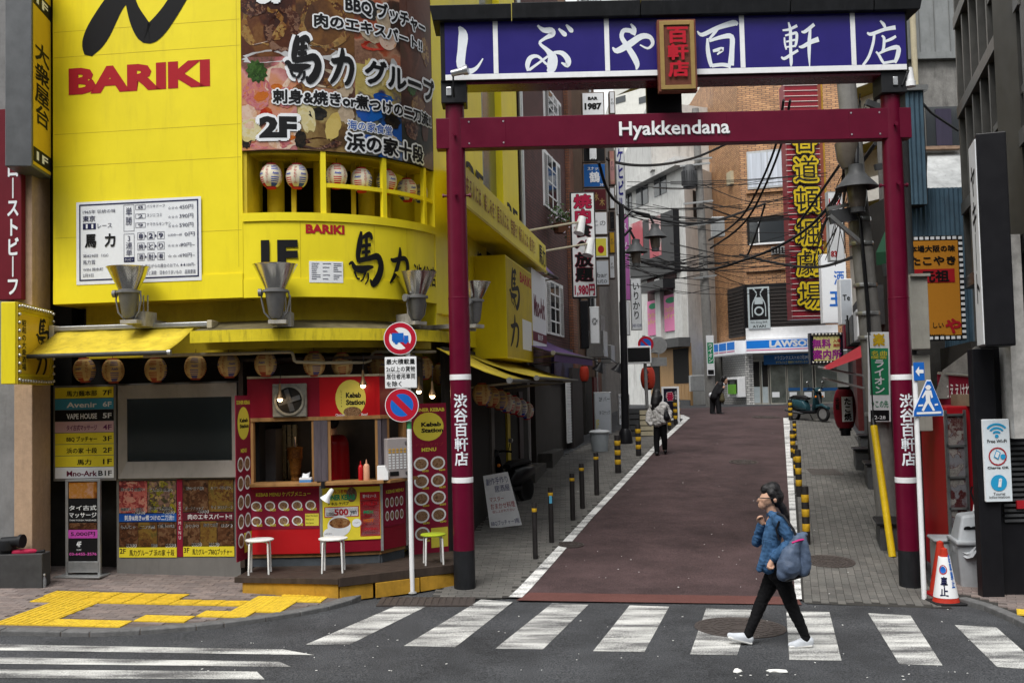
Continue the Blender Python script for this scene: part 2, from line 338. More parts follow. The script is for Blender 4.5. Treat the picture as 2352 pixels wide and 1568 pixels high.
# ================================================================ ground
def proj(p):
 d=Vector(p)-CAM;k=d.dot(_f)
 return 1176+d.dot(_rt)/k*FW, 784-d.dot(_up)/k*FW
def inpoly(x, y, P):
 c=False;n=len(P)
 for i in range(n):
  (ax, ay), (bx, by)=P[i], P[i-1]
  if(ay>y)!=(by>y)and x<(bx-ax)*(y-ay)/(by-ay)+ax:c=not c
 return c
def drape(name, pts, off, mat, parent=None, step=.5, skirt=0.0):
 bm=bmesh.new();f=bm.faces.new([bm.verts.new((p[0], p[1], 0))for p in pts]);f.normal_update()
 if f.normal.z<0:f.normal_flip()
 for ax in(0, 1):
  a=min(p[ax]for p in pts);b=max(p[ax]for p in pts);k=math.ceil(a/step)
  while k*step<b:
   co=[0, 0, 0];no=[0, 0, 0];co[ax]=k*step;no[ax]=1
   bmesh.ops.bisect_plane(bm, geom=bm.verts[:]+bm.edges[:]+bm.faces[:], plane_co=co, plane_no=no, dist=1e-5);k+=1
 for v in bm.verts:v.co.z=gz(v.co.x, v.co.y)+off
 if skirt:
  be=[e for e in bm.edges if len(e.link_faces)==1]
  r=bmesh.ops.extrude_edge_only(bm, edges=be)
  for v in[g for g in r['geom']if isinstance(g, bmesh.types.BMVert)]:v.co.z-=skirt
 me=bpy.data.meshes.new(name);bm.to_mesh(me);bm.free()
 return link(name, me, mat, parent)
def G2(px, py, dz=0.0):
 p=gnd(px, py, dz);return(p.x, p.y)
def asphalt(name, c1, c2, sc_=170, patch=.35, tint=None):
 m=bpy.data.materials.new(name);m.use_nodes=True;n=m.node_tree;b=n.nodes['Principled BSDF'];L=n.links.new
 tc=n.nodes.new('ShaderNodeTexCoord');o=tc.outputs['Object']
 a=n.nodes.new('ShaderNodeTexNoise');a.inputs['Scale'].default_value=sc_;a.inputs['Detail'].default_value=2;L(o, a.inputs['Vector'])
 r=n.nodes.new('ShaderNodeValToRGB');r.color_ramp.elements[0].position=.36;r.color_ramp.elements[1].position=.72
 r.color_ramp.elements[0].color=(*c1, 1);r.color_ramp.elements[1].color=(*c2, 1);L(a.outputs['Fac'], r.inputs[0])
 g=n.nodes.new('ShaderNodeTexNoise');g.inputs['Scale'].default_value=.8;g.inputs['Detail'].default_value=7;g.inputs['Roughness'].default_value=.7;L(o, g.inputs['Vector'])
 mr=n.nodes.new('ShaderNodeMapRange');mr.inputs['From Min'].default_value=.3;mr.inputs['From Max'].default_value=.72;mr.inputs['To Min'].default_value=1-patch;mr.inputs['To Max'].default_value=1+patch*.6;L(g.outputs['Fac'], mr.inputs[0])
 mu=n.nodes.new('ShaderNodeMix');mu.data_type='RGBA';mu.blend_type='MULTIPLY';mu.inputs['Factor'].default_value=1;L(r.outputs[0], mu.inputs['A']);L(mr.outputs[0], mu.inputs['B'])
 L(mu.outputs['Result'], b.inputs['Base Color'])
 v=n.nodes.new('ShaderNodeTexVoronoi');v.inputs['Scale'].default_value=sc_*.7;L(o, v.inputs['Vector'])
 bp=n.nodes.new('ShaderNodeBump');bp.inputs['Strength'].default_value=.6;bp.inputs['Distance'].default_value=.006;L(v.outputs['Distance'], bp.inputs['Height']);L(bp.outputs[0], b.inputs['Normal'])
 b.inputs['Roughness'].default_value=.78;b.inputs['Specular IOR Level'].default_value=.25
 _mats[name]=m;return m
MAsph=asphalt('asphalt', (.02, .022, .025), (.11, .113, .12), 75, .5)
MRed=asphalt('red_asphalt', (.045, .028, .029), (.115, .074, .074), 80, .55)
MBrickEdge=asphalt('brick_red_edge', (.1, .038, .032), (.17, .075, .065), 120, .25)
MConc=M('concrete', (.3, .3, .29), .85, .2, 5, .35, dirt=.45)
MKerb=M('kerb_concrete', (.13, .13, .13), .85, .28, 9, .5, dirt=.3, bscale=90)
MJoint=M('paver_joint', (.04, .038, .035), .95, .3, 30)
def tint_mat(name, cols, rough=.85, grain=.2):
 """one colour out of several for each object or position, with fine grain"""
 m=bpy.data.materials.new(name);m.use_nodes=True;n=m.node_tree;b=n.nodes['Principled BSDF'];L=n.links.new
 g=n.nodes.new('ShaderNodeNewGeometry');tc=n.nodes.new('ShaderNodeTexCoord');oi=n.nodes.new('ShaderNodeObjectInfo')
 ad=n.nodes.new('ShaderNodeMath');ad.operation='ADD';L(g.outputs['Random Per Island'], ad.inputs[0]);L(oi.outputs['Random'], ad.inputs[1])
 fr=n.nodes.new('ShaderNodeMath');fr.operation='FRACT';L(ad.outputs[0], fr.inputs[0])
 r=n.nodes.new('ShaderNodeValToRGB');e=r.color_ramp.elements;k=len(cols);e[0].color=(*cols[0], 1);e[1].color=(*cols[-1], 1)
 for i in range(1, k-1):q=e.new(i/(k-1));q.color=(*cols[i], 1)
 L(fr.outputs[0], r.inputs[0])
 nz=n.nodes.new('ShaderNodeTexNoise');nz.inputs['Scale'].default_value=60;nz.inputs['Detail'].default_value=4;L(g.outputs['Position'], nz.inputs['Vector'])
 n2=n.nodes.new('ShaderNodeTexNoise');n2.inputs['Scale'].default_value=1.3;n2.inputs['Detail'].default_value=6;L(g.outputs['Position'], n2.inputs['Vector'])
 s=n.nodes.new('ShaderNodeMath');s.operation='MULTIPLY';L(nz.outputs['Fac'], s.inputs[0]);L(n2.outputs['Fac'], s.inputs[1])
 mr=n.nodes.new('ShaderNodeMapRange');mr.inputs['From Min'].default_value=.1;mr.inputs['From Max'].default_value=.42;mr.inputs['To Min'].default_value=1-grain*1.8;mr.inputs['To Max'].default_value=1+grain*1.2;L(s.outputs[0], mr.inputs[0])
 mu=n.nodes.new('ShaderNodeMix');mu.data_type='RGBA';mu.blend_type='MULTIPLY';mu.inputs['Factor'].default_value=1;L(r.outputs[0], mu.inputs['A']);L(mr.outputs[0], mu.inputs['B']);L(mu.outputs['Result'], b.inputs['Base Color'])
 bp=n.nodes.new('ShaderNodeBump');bp.inputs['Strength'].default_value=.35;bp.inputs['Distance'].default_value=.004;L(nz.outputs['Fac'], bp.inputs['Height']);L(bp.outputs[0], b.inputs['Normal'])
 b.inputs['Roughness'].default_value=rough
 _mats[name]=m;return m
MPavBrown=tint_mat('paver_brown', [(.16, .125, .115), (.2, .16, .145), (.24, .19, .17), (.17, .14, .13), (.22, .18, .165)])
MPavGrey=tint_mat('paver_grey', [(.095, .092, .085), (.13, .126, .115), (.112, .106, .098), (.15, .143, .13)])
def paint(name, c, worn=.5, sc_=60):
 """worn road paint: paint flakes off in grains and streaks, showing dark asphalt"""
 m=bpy.data.materials.new(name);m.use_nodes=True;n=m.node_tree;b=n.nodes['Principled BSDF'];L=n.links.new
 g=n.nodes.new('ShaderNodeNewGeometry')
 a=n.nodes.new('ShaderNodeTexNoise');a.inputs['Scale'].default_value=sc_;a.inputs['Detail'].default_value=3;a.inputs['Roughness'].default_value=.8;L(g.outputs['Position'], a.inputs['Vector'])
 mp=n.nodes.new('ShaderNodeMapping');mp.inputs['Scale'].default_value=(1.0, 4.5, 1);L(g.outputs['Position'], mp.inputs[0])
 c2=n.nodes.new('ShaderNodeTexNoise');c2.inputs['Scale'].default_value=1.1;c2.inputs['Detail'].default_value=5;L(mp.outputs[0], c2.inputs['Vector'])
 ad=n.nodes.new('ShaderNodeMath');ad.operation='ADD';L(a.outputs['Fac'], ad.inputs[0]);L(c2.outputs['Fac'], ad.inputs[1])
 r=n.nodes.new('ShaderNodeValToRGB');r.color_ramp.elements[0].position=.4+worn*.09;r.color_ramp.elements[1].position=.4+worn*.09+.16
 mu=n.nodes.new('ShaderNodeMath');mu.operation='MULTIPLY';mu.inputs[1].default_value=.5;L(ad.outputs[0], mu.inputs[0]);L(mu.outputs[0], r.inputs[0])
 r.color_ramp.elements[0].color=(.07, .07, .072, 1);r.color_ramp.elements[1].color=(*c, 1)
 L(r.outputs[0], b.inputs['Base Color']);b.inputs['Roughness'].default_value=.75
 _mats[name]=m;return m
MZebra=paint('zebra_paint', (.66, .66, .63), .3, 85)
MLine=paint('line_paint', (.74, .74, .72), -.2, 40)
MCast=M('cast_iron', (.095, .08, .074), .6, .25, 20, .2, metal=.5)
xs=[-600, -250, -100, -50, -30, -20]+[i for i in range(-14, 15)]+[16, 20, 30, 50, 100, 250, 600]
ys=[-400, -150, -60, -25, -10, 0, 4]+[i*.5 for i in range(12, 84)]+[44, 50, 60, 80, 120, 200, 400, 900]
mb=MB();nx=len(xs)
for y in ys:
 for x in xs:mb.v.append((x, y, gz(x, y)-(.02 if y>12.9 else 0)))
for j in range(len(ys)-1):
 for i in range(nx-1):mb.f.append((j*nx+i, j*nx+i+1, (j+1)*nx+i+1, (j+1)*nx+i));mb.mi.append(0)
ground=mb.build('ground', MAsph);tag(ground, kind='structure', label='dark asphalt of the main street')
road_far=thing('main_road_markings', None, None, loc=(0, 0, 0));tag(road_far, kind='structure', label='worn white zebra stripes on the asphalt')
Z=[((905, 1393), (978, 1393), (803, 1480), (702, 1480)), ((1105, 1376), (1178, 1382), (1046, 1486), (928, 1483)), ((1268, 1385), (1352, 1388), (1247, 1491), (1138, 1489)), ((1446, 1390), (1537, 1393), (1480, 1497), (1362, 1495)), ((1622, 1397), (1727, 1400), (1693, 1505), (1585, 1502)), ((1806, 1403), (1905, 1405), (1933, 1517), (1813, 1515)), ((1994, 1408), (2091, 1413), (2165, 1528), (2066, 1525)), ((2193, 1435), (2288, 1440), (2402, 1540), (2290, 1531)), ((-80, 1478), (650, 1491), (722, 1504), (-80, 1492)), ((-80, 1508), (640, 1519), (668, 1531), (-80, 1523)), ((-80, 1536), (590, 1542), (608, 1560), (-80, 1556)), ((-80, 1570), (540, 1578), (560, 1600), (-80, 1592))]
for q in Z:drape('painted_stripe', [G2(*p)for p in q], .004, MZebra, road_far, 2.0)
LEFT=[(1168, 1372), (1254, 1280), (1281, 1250), (1347, 1186), (1420, 1110), (1466, 1064), (1504, 1028), (1569, 963)]
LEFT_IN=[(1199, 1373), (1275, 1282), (1296, 1255), (1361, 1188), (1434, 1110), (1479, 1064), (1517, 1028), (1585, 960)]
RIGHT_IN=[(1799, 960), (1801, 1035), (1812, 1135), (1824, 1229), (1830, 1300), (1828, 1377)]
RIGHT=[(1813, 960), (1816, 1035), (1829, 1135), (1843, 1229), (1849, 1300), (1843, 1377)]
def straight(A, B, n_=7):a, b=Vector(G2(*A)), Vector(G2(*B));return[tuple(a.lerp(b, i/n_))for i in range(n_+1)]
lp=straight(LEFT[0], (1347, 1186), 3)[:-1]+straight((1347, 1186), LEFT[-1], 4);lpi=straight(LEFT_IN[0], (1362.5, 1188), 3)[:-1]+straight((1362.5, 1188), LEFT_IN[-1], 4);rpi=straight(RIGHT_IN[0], (1827, 1377));rp=straight(RIGHT[0], (1842, 1377))
e0, e1=G2(1186, 1379), G2(1842, 1389)
red=drape('alley_road', [e0, lpi[0]]+lpi[1:]+[(5.4, 39.6), (12.5, 40.6)]+[(10.6, 37.6)]+rpi+[e1], .004, MRed);tag(red, kind='structure', label='reddish asphalt lane climbing the slope')
s0, s1=G2(1215, 1361), G2(1832, 1371)
drape('red_edge_strip', [e0, s0, s1, e1], .008, MBrickEdge, red)
for a, b in((lp, lpi), (rp, rpi)):
 for i in range(len(a)-1):drape('painted_line', [a[i], b[i], b[i+1], a[i+1]], .012, MLine, red)
drape('painted_line', [lp[-1], lpi[-1], G2(1570, 953.5), G2(1535, 952)], .012, MLine, red)
WL=[(-1.0, 13.35), (-.95, 15.6), (.3, 23.0), (3.0, 30.5), (5.0, 38.5)]
ws=drape('left_walk', [lp[0]]+lp[1:]+[(5.3, 39.4)]+WL[::-1]+[(-1.0, 13.0)], .0, MJoint);tag(ws, kind='structure', label='grey block paving on the left side of the lane')
WR=[(5.2, 12.55), (5.9, 15.6), (8.2, 24.0), (11.4, 35.5), (12.4, 38.2)]
wr=drape('right_walk', rp+[(rp[-1][0], 12.75), (5.2, 12.4)]+WR[1:]+[(11.3, 38.0)], .0, MJoint);tag(wr, kind='structure', label='grey block paving on the right side of the lane')
def pave(parent, poly, org, ang, lx, ly, mat, off, h=.012, gap=.006, limit=300, far=99, bond=.5, skip=None, key=None):
 dx, dy=Vector((math.cos(ang), math.sin(ang))), Vector((-math.sin(ang), math.cos(ang)));B=[]
 o=Vector(org);us=[(Vector(p)-o).dot(dx)for p in poly];vs=[(Vector(p)-o).dot(dy)for p in poly]
 j=math.floor(min(vs)/ly)
 while j*ly<max(vs):
  i=math.floor(min(us)/lx)-1
  while i*lx<max(us)+lx:
   c=o+dx*((i+.5+(bond if j%2 else 0))*lx)+dy*((j+.5)*ly)
   if inpoly(c.x, c.y, poly)and c.y<far and not(skip and skip(c)):
    e=.01;z=gz(c.x, c.y);sx=(gz(c.x+dx.x*e, c.y+dx.y*e)-z)/e;sy=(gz(c.x+dy.x*e, c.y+dy.y*e)-z)/e
    X=Vector((dx.x, dx.y, sx)).normalized();Y=Vector((dy.x, dy.y, sy)).normalized();N=X.cross(Y)
    jz=random.uniform(-.0015, .0015)
    B.append((Vector((c.x, c.y, z+off+jz)), X*(lx/2-gap/2), Y*(ly/2-gap/2), N*h))
   i+=1
  j+=1
 pieces('paver', parent, B, mat, limit, 'paver_field', keyfn=key or(lambda b:b[0].y))
 return B
inview=lambda c:not(-60<proj((c.x, c.y, gz(c.x, c.y)))[0]<2412 and proj((c.x, c.y, gz(c.x, c.y)))[1]<1600)
lw=[lp[0]]+lp[1:]+WL[::-1]+[(-1.0, 13.1)]
pave(ws, lw, (0, 13.1), RAD(-3), .2, .1, MPavGrey, -.004, far=31, skip=inview)
rw=rp+[(rp[-1][0], 12.85), (5.1, 12.6)]+WR[1:]
pave(wr, rw, (4, 13), RAD(75), .2, .1, MPavGrey, -.004, far=33, skip=inview, bond=.5)
KERB=[(-240, 1458), (0, 1458), (140, 1461), (206, 1462), (322, 1457), (451, 1447), (515, 1440), (611, 1427), (690, 1414), (755, 1401), (805, 1386), (850, 1364)]
kp=[G2(*p)for p in KERB];SH=.05
walk_poly=kp+[(-2.0, 14.2), (-2.0, 15.2), (-9, 15.2)]
walk=drape('main_walk', [(-30, kp[0][1]+2), kp[0]]+walk_poly[1:]+[(-30, 15.2)], SH-.006, M('paver_sand', (.12, .1, .09), .95, .3, 30), skirt=.1);tag(walk, kind='structure', label='brown brick paving in front of the yellow house')
def kerb(name, pts, wd, h, parent, inside=1):
 for a, b in zip(pts, pts[1:]):
  a2, b2=Vector(a), Vector(b);d=(b2-a2);n_=Vector((-d.y, d.x)).normalized()*inside;l=d.length;k=max(1, round(l/.6));a3=a2
  for i in range(k):
   p, q=a2+d*(i/k)+d.normalized()*.004, a2+d*((i+1)/k)-d.normalized()*.004
   m_=MB();P=[p-n_*.01, q-n_*.01, q+n_*wd, p+n_*wd]
   if inside<0:P.reverse()
   m_.slab([(v.x, v.y)for v in P], lambda x, y:gz(x, y)-.05, lambda x, y:gz(x, y)+h)
   m_.build('kerbstone', MKerb, parent, bevel=.012)
kerb('kerb', kp, .16, SH+.004, walk)
TACT=[[(19, 1432), (124, 1362), (232, 1364), (215, 1378), (105, 1436)], [(225, 1362), (575, 1376), (575, 1394), (205, 1380)], [(0, 1432), (105, 1430), (170, 1428), (240, 1430), (322, 1418), (400, 1413), (458, 1405), (520, 1398), (590, 1380), (645, 1358), (770, 1362), (762, 1372), (720, 1388), (640, 1400), (560, 1412), (445, 1433), (206, 1446), (30, 1443)]]
FA=RAD(-6.5)
ca, sa=math.cos(FA), math.sin(FA);tiles=[]
MYel=M('tactile_yellow', (.62, .42, .03), .7, .22, 14, .3, dirt=.5, dscale=9, dcol=(.16, .13, .1))
tb=MB().box(-.148, .148, -.148, .148, -.01, .006)
for i in range(5):
 for j in range(5):tb.lathe([(.02, .006), (.013, .0115)], 7, (-.116+.058*i, -.116+.058*j, 0))
dots=tb.mesh('tactile_tile');dots.materials.append(MYel)
tb=MB().box(-.148, .148, -.148, .148, -.01, .006)
for i in range(4):tb.box(-.111+.074*i-.013, -.111+.074*i+.013, -.13, .13, .005, .0115)
bars=tb.mesh('tactile_tile');bars.materials.append(MYel)
tset=[]
for i in range(-30, 20):
 for j in range(-10, 14):
  c=Vector((-5, 12.5))+Vector((ca, sa))*(i*.3)+Vector((-sa, ca))*(j*.3)
  z=gz(c.x, c.y)+SH;px, py=proj((c.x, c.y, z))
  hit=[k for k, P in enumerate(TACT)if inpoly(px, py, P)]
  if hit and all(inpoly(c.x+dx, c.y+dy, walk_poly)for dx in(-.2, .2)for dy in(-.24, .15)):
   o=bpy.data.objects.new('tactile_tile', bars if hit[0]<2 and 2 not in hit else dots);COL.objects.link(o);o.parent=walk
   o.location=(c.x, c.y, z+.002);o.rotation_euler=(0, -.0, FA+(RAD(90)if hit[0]==1 else 0));o.rotation_euler[1]=.02;tset.append(c)
def near_line(c, P, d):
 for a, b in zip(P, P[1:]):
  a, b=Vector(a), Vector(b);e=b-a;t=clamp((c-a).dot(e)/e.length_squared)
  if(a+e*t-c).length<d:return True
 return False
def on_tile(c):
 return any(abs((c-t).dot(Vector((ca, sa))))<.2 and abs((c-t).dot(Vector((-sa, ca))))<.17 for t in tset)
pave(walk, walk_poly, (-4, 12), FA, .2, .1, MPavBrown, SH-.01, skip=lambda c:inview(c)or on_tile(c)or near_line(c, kp, .25))
kr=[G2(2200, 1384), G2(2262, 1402), G2(2330, 1432), G2(2420, 1478)]
cw_poly=kr+[(9, kr[-1][1]), (9, 14), (5.6, 14)]
cw=drape('corner_walk', cw_poly, .055, MJoint, skirt=.1);tag(cw, kind='structure', label='brick paved corner at the right edge')
kerb('kerb', kr, .13, .07, cw)
pave(cw, cw_poly, (5, 12), RAD(-25), .2, .1, MPavBrown, .06, skip=lambda c:inview(c)or near_line(c, kr, .22))
for px, py in((2338, 1424), ):
 p=gnd(px, py, .06);o=bpy.data.objects.new('tactile_tile', dots);COL.objects.link(o);o.parent=cw;o.location=p+Vector((.3, .3, .012));o.rotation_euler=(0, .02, RAD(-25))
def cover(name, label, px, py, r, dz=.006, mat=None, slots=True):
 p=gnd(px, py);g=thing(name, label, 'manhole', loc=p+Vector((0, 0, dz)))
 g.rotation_euler=(math.atan((gz(p.x, p.y+.1)-gz(p.x, p.y))/.1), .02, 0)
 MB().lathe([(r, -.02), (r, .004), (r*.93, .006), (r*.92, .001)], 36).build('rim', MCast, g, True)
 m_=MB().lathe([(r*.915, -.02), (r*.915, .002), (.001, .002)], 36)
 for k, (ra, nb)in enumerate(((.8, 28), (.6, 20), (.42, 14), (.25, 9))):
  for i in range(nb):
   a=2*math.pi*i/nb+k*.2;c=Vector((math.cos(a), math.sin(a), 0));t=Vector((-c.y, c.x, 0))
   m_.obox(c*r*ra+Vector((0, 0, .004)), t*r*(.045 if k%2==0 else.09), c*r*(.08 if k%2==0 else.03), (0, 0, .003))
 m_.build('lid', MCast, g)
 return g
cover('manhole_cover', 'large round iron manhole cover in the zebra crossing', 1700, 1441, .5)
cover('manhole_cover', 'round iron manhole cover in the right-hand grey paving', 1905, 1290, .36, .012)
cover('manhole_cover', 'flat round iron cover in the middle of the red lane', 1708, 1061, .34)
cover('manhole_cover', 'small round iron cover crossing the left white line', 1312, 1252, .2, .016)
cover('manhole_cover', 'iron cover far up the red lane near the crest', 1762, 958, .5)
cover('manhole_cover', 'pale round cover in the brown paving at the left edge', 22, 1345, .3, SH+.008)
def grate(label, x0, x1, y0, y1, name='drain_grate', dz=.008):
 P=[gnd(x0, y1), gnd(x1, y1), gnd(x1, y0), gnd(x0, y0)];c=sum(P, Vector())/4;ax=(P[1]-P[0])/2;ay=(P[3]-P[0]);ay=ay-ax.normalized()*ay.dot(ax.normalized());ay=ay/2
 g=thing(name, label, 'drain grate', loc=c+Vector((0, 0, dz)));m_=MB().obox((0, 0, -.01), ax, ay, (0, 0, .008))
 m_.build('tray', MCast, g);m_=MB();n_=14
 for i in range(n_):m_.obox(ax*(-1+2*(i+.5)/n_), ax/n_*.55, ay*.94, (0, 0, .006))
 for k in(-1, 1):m_.obox(ay*k*.96, ax, ay*.04, (0, 0, .007))
 m_.build('bar_grid', MCast, g)
grate('iron drain grating in the right walk beside the bollards', 1858, 1930, 1078, 1091)
grate('rusty checker plate over the gutter beside the wooden deck', 868, 1092, 1373, 1392, 'gutter_plate')
MPaper=M('litter_paper', (.75, .75, .72), .8, .1, 20)
def paper(label, px, py, sx, sy, sz, a):
 p=gnd(px, py);random.seed(int(px));bm=bmesh.new();bmesh.ops.create_icosphere(bm, subdivisions=2, radius=1)
 for v in bm.verts:v.co=Vector((v.co.x*sx, v.co.y*sy, max(-.3, v.co.z)*sz))*random.uniform(.75, 1.15)
 me=bpy.data.meshes.new('paper_scrap');bm.to_mesh(me);bm.free()
 o=link('paper_scrap', me, MPaper, None, loc=p+Vector((0, 0, sz*.25)), rz=a);tag(o, label, 'litter')
paper('crumpled white paper scrap on the asphalt in front of the zebra', 1694, 1543, .045, .03, .03, .2)
paper('long white paper scrap on the asphalt, pointed at one end', 1786, 1543, .1, .022, .028, -.25)
mb=MB();random.seed(3)
for i in range(170):
 px, py=(random.uniform(420, 2300), random.uniform(1390, 1566))if i<90 else(random.uniform(1240, 2000), random.uniform(975, 1370))
 p=gnd(px, py);a=random.uniform(0, 6.3);s_=random.uniform(.003, .011);u_=Vector((math.cos(a), math.sin(a), 0));v_=Vector((-u_.y, u_.x, 0))
 mb.obox(p+Vector((0, 0, .012)), u_*s_, v_*s_*random.uniform(.25, .7), (0, 0, .002))
tag(mb.build('litter', MPaper), 'tiny white scraps of litter strewn over road and paving', 'litter', kind='stuff')
# ================================================================ the gate over the lane
MMar=M('maroon_paint', (.105, .002, .019), .38, .1, 4, dirt=.12, dcol=(.05, .006, .015), dscale=2, spec=.2)
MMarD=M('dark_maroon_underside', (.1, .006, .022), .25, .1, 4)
MBlk=M('black_metal', (.012, .013, .015), .5, .25, 6, dirt=.25, dcol=(.05, .05, .055))
MBlkS=M('black_satin', (.01, .01, .012), .35, .1, 6)
MBlue=M('sign_blue', (.02, .014, .15), .35, .08, 3, spec=.2)
MWhite=M('white_paint', (.78, .79, .8), .45, .06, 8, dirt=.18, dcol=(.3, .29, .27))
MLet=PRINT('lettering_white', (.72, .76, .8))
MSilver=M('brushed_silver', (.55, .56, .57), .3, .12, 20, metal=.9)
MDGrey=M('dark_grey_metal', (.06, .062, .065), .5, .15, 10)
GY=13.65
def gx(px, py):p=at(px, py, GY);return p.x, p.z
gate=thing('shopping_street_gate', 'maroon and blue torii-like gate with brushed white characters over the lane', 'gate', loc=(0, GY, 0))
xl, xr=gx(1056, 800)[0], gx(2068, 790)[0]
zb0, zb1=gx(1540, 333)[1], gx(1540, 264)[1]
zs0, zs1=gx(1540, 184)[1], gx(1540, 53)[1]
zr1=gx(1540, 21)[1]
for X, pxc in((xl, 1060), (xr, 2075)):
 zg=gz(X, GY)-.03
 lower=MB();lower.cyl((X, 0, zg), (X, 0, gx(pxc, 1262)[1]), .142, n=32);c=lower.build('column_base', MBlk, gate, True)
 zj=gx(pxc, 685)[1]
 m_=MB().cyl((X, 0, gx(pxc, 1262)[1]), (X, 0, zj), .141, .139, n=32).cyl((X, 0, zj), (X, 0, zs0-.27), .136, .126, n=32).lathe([(.139, zj-.012), (.143, zj), (.139, zj+.012)], 32, (X, 0, 0))
 c=m_.build('column', MMar, gate, True)
 for py in(866, 1101):
  z=gx(pxc, py)[1];MB().lathe([(.1405, z-.036), (.1435, z-.034), (.1435, z+.034), (.1405, z+.036)], 32, (X, 0, 0)).build('white_band', MWhite, c, True)
 z0, z1=gx(pxc, 1068)[1], gx(pxc, 903)[1]
 txt('渋谷百軒店', (-.095, .095, z0, z1), -.1445, MLet, c, .035, True, warp=lambda x, z, o, X=X:Vector((X+o*math.sin(x/.142), -o*math.cos(x/.142), z)))
 for z in(zb0+(zb1-zb0)*.42, zb0-.62):
  for a in(-90, 0, 180):m_=MB();m_.cyl((X, 0, z), (X+.18*math.cos(RAD(a)), .18*math.sin(RAD(a)), z), .016, n=8).cyl((X+.165*math.cos(RAD(a)), .165*math.sin(RAD(a)), z), (X+.19*math.cos(RAD(a)), .19*math.sin(RAD(a)), z), .028, n=8);m_.build('bolt', MMar, c, True)
 b=MB().box(X-.17, X+.17, -.17, .17, zs0-.29, zs0+.02).build('column_cap', MBlk, gate, bevel=.008)
 MB().box(X-.1 if X<2 else X-.02, X-.03 if X<2 else X+.05, -.19, -.168, zs0-.2, zs0-.08).build('junction_plate', MSilver, b, bevel=.01)
lb=MB().box(gx(1003, 310)[0], gx(2087, 285)[0], -.1, .1, zb0, zb1).build('lower_beam', MMar, gate, bevel=.006)
for a, b in((gx(1003, 310)[0], xl-.14), (xl+.14, xl+.7), (xr-.62, xr-.14), (xr+.14, gx(2087, 285)[0])):
 for x in((a+.05, b-.05)if b-a>.3 else()):
  for z in(zb0+.06, zb1-.06):MB().cyl((x, -.1, z), (x, -.108, z), .012, n=8).build('screw', MSilver, lb)
m_=MB()
for x in(xl+.68, xr-.6, -.2+(xl+xr)/2+.9):m_.box(x-.003, x+.003, -.1015, -.1, zb0+.01, zb1-.01)
m_.build('seam', MMarD, lb)
hx=gx(1420, 303), gx(1672, 303)
txt('Hyakkendana', (hx[0][0], hx[1][0], gx(1545, 324)[1], gx(1545, 282)[1]), -.118, MWhite, lb, .018)
txt('Hyakkendana', (hx[0][0]+.008, hx[1][0]+.008, gx(1545, 324)[1]-.008, gx(1545, 282)[1]-.008), -.103, M('letter_side', (.2, .2, .22), .6), lb, .018, name='lettering_back')
sx0, sx1=gx(1014, 120)[0], gx(2072, 110)[0]
MB().box(sx0, sx1, -.2, .22, zs0-.006, zs1).build('sign_box', MBlkS, gate, bevel=.006)
MB().box(sx0+.05, sx1-.05, -.16, .2, zs0-.05, zs0-.0065).build('sign_soffit', MMarD, gate)
MB().box(sx0+.06, sx1-.03, -.215, -.2005, zs0, zs0+.075).build('bottom_rail', MWhite, gate, bevel=.003)
seps=[gx(1139, 120)[0], gx(1391, 118)[0], gx(1697, 112)[0], gx(1948, 108)[0]]
for x in seps:MB().box(x-.032, x+.032, -.217, -.2005, zs0+.0755, zs1).build('mullion', MWhite, gate, bevel=.003)
ed=[sx0+.06]+seps+[sx1-.03]
for i in range(5):
 a, b=ed[i]+(.0325 if i else 0), ed[i+1]-(.0325 if i<4 else 0)
 MB().box(a, b, -.208, -.2005, zs0+.0755, zs1-.001).build('blue_panel', MBlue, gate)
for ch, (x0, x1, y0, y1)in zip('しぶや百軒店', ((1032, 1120, 74, 182), (1204, 1312, 71, 178), (1403, 1500, 68, 172), (1596, 1690, 65, 169), (1784, 1872, 64, 164), (1968, 2058, 61, 161))):
 brush(BR[ch], (gx(x0, y1)[0], gx(x1, y1)[0], gx((x0+x1)/2, y1)[1], gx((x0+x1)/2, y0)[1]), -.2105, MLet, gate)
rx0, rx1=gx(996, 45)[0], gx(2094, 30)[0]
cuts=[rx0, gx(1175, 40)[0], gx(1465, 40)[0], gx(1802, 35)[0], gx(1990, 35)[0], rx1]
for i in range(5):
 dz=(.0, .01, 0, .012, .004)[i]
 MB().add([(cuts[i]+.006, -.3, zs1), (cuts[i+1]-.006, -.3, zs1), (cuts[i+1]-.006, .32, zs1), (cuts[i]+.006, .32, zs1), (cuts[i]-(.03 if i==0 else-.006), -.34, zr1+dz), (cuts[i+1]+(.03 if i==4 else-.006), -.34, zr1+dz), (cuts[i+1]+(.03 if i==4 else-.006), .34, zr1+dz), (cuts[i]-(.03 if i==0 else-.006), .34, zr1+dz)], [(3, 2, 1, 0), (4, 5, 6, 7), (0, 1, 5, 4), (1, 2, 6, 5), (2, 3, 7, 6), (3, 0, 4, 7)]).build('roof_cap', MBlk, gate, bevel=.01)
MWoodR=M('plaque_wood', (.16, .05, .03), .6, .2, 12, .2)
MGold=M('plaque_gold', (.3, .2, .07), .45, .1, 12, metal=.3)
px0, px1, pz0, pz1=gx(1503, 150)[0], gx(1589, 150)[0], gx(1546, 228)[1], gx(1546, 67)[1]
pl=MB().box(px0, px1, -.36, -.24, pz0, pz1).build('plaque', MWoodR, gate, bevel=.006)
MB().box(px0+.05, px1-.05, -.24, -.2, pz0+.1, pz1-.1).build('plaque_bracket', MBlkS, pl)
m_=MB();t=.055;i_=.025
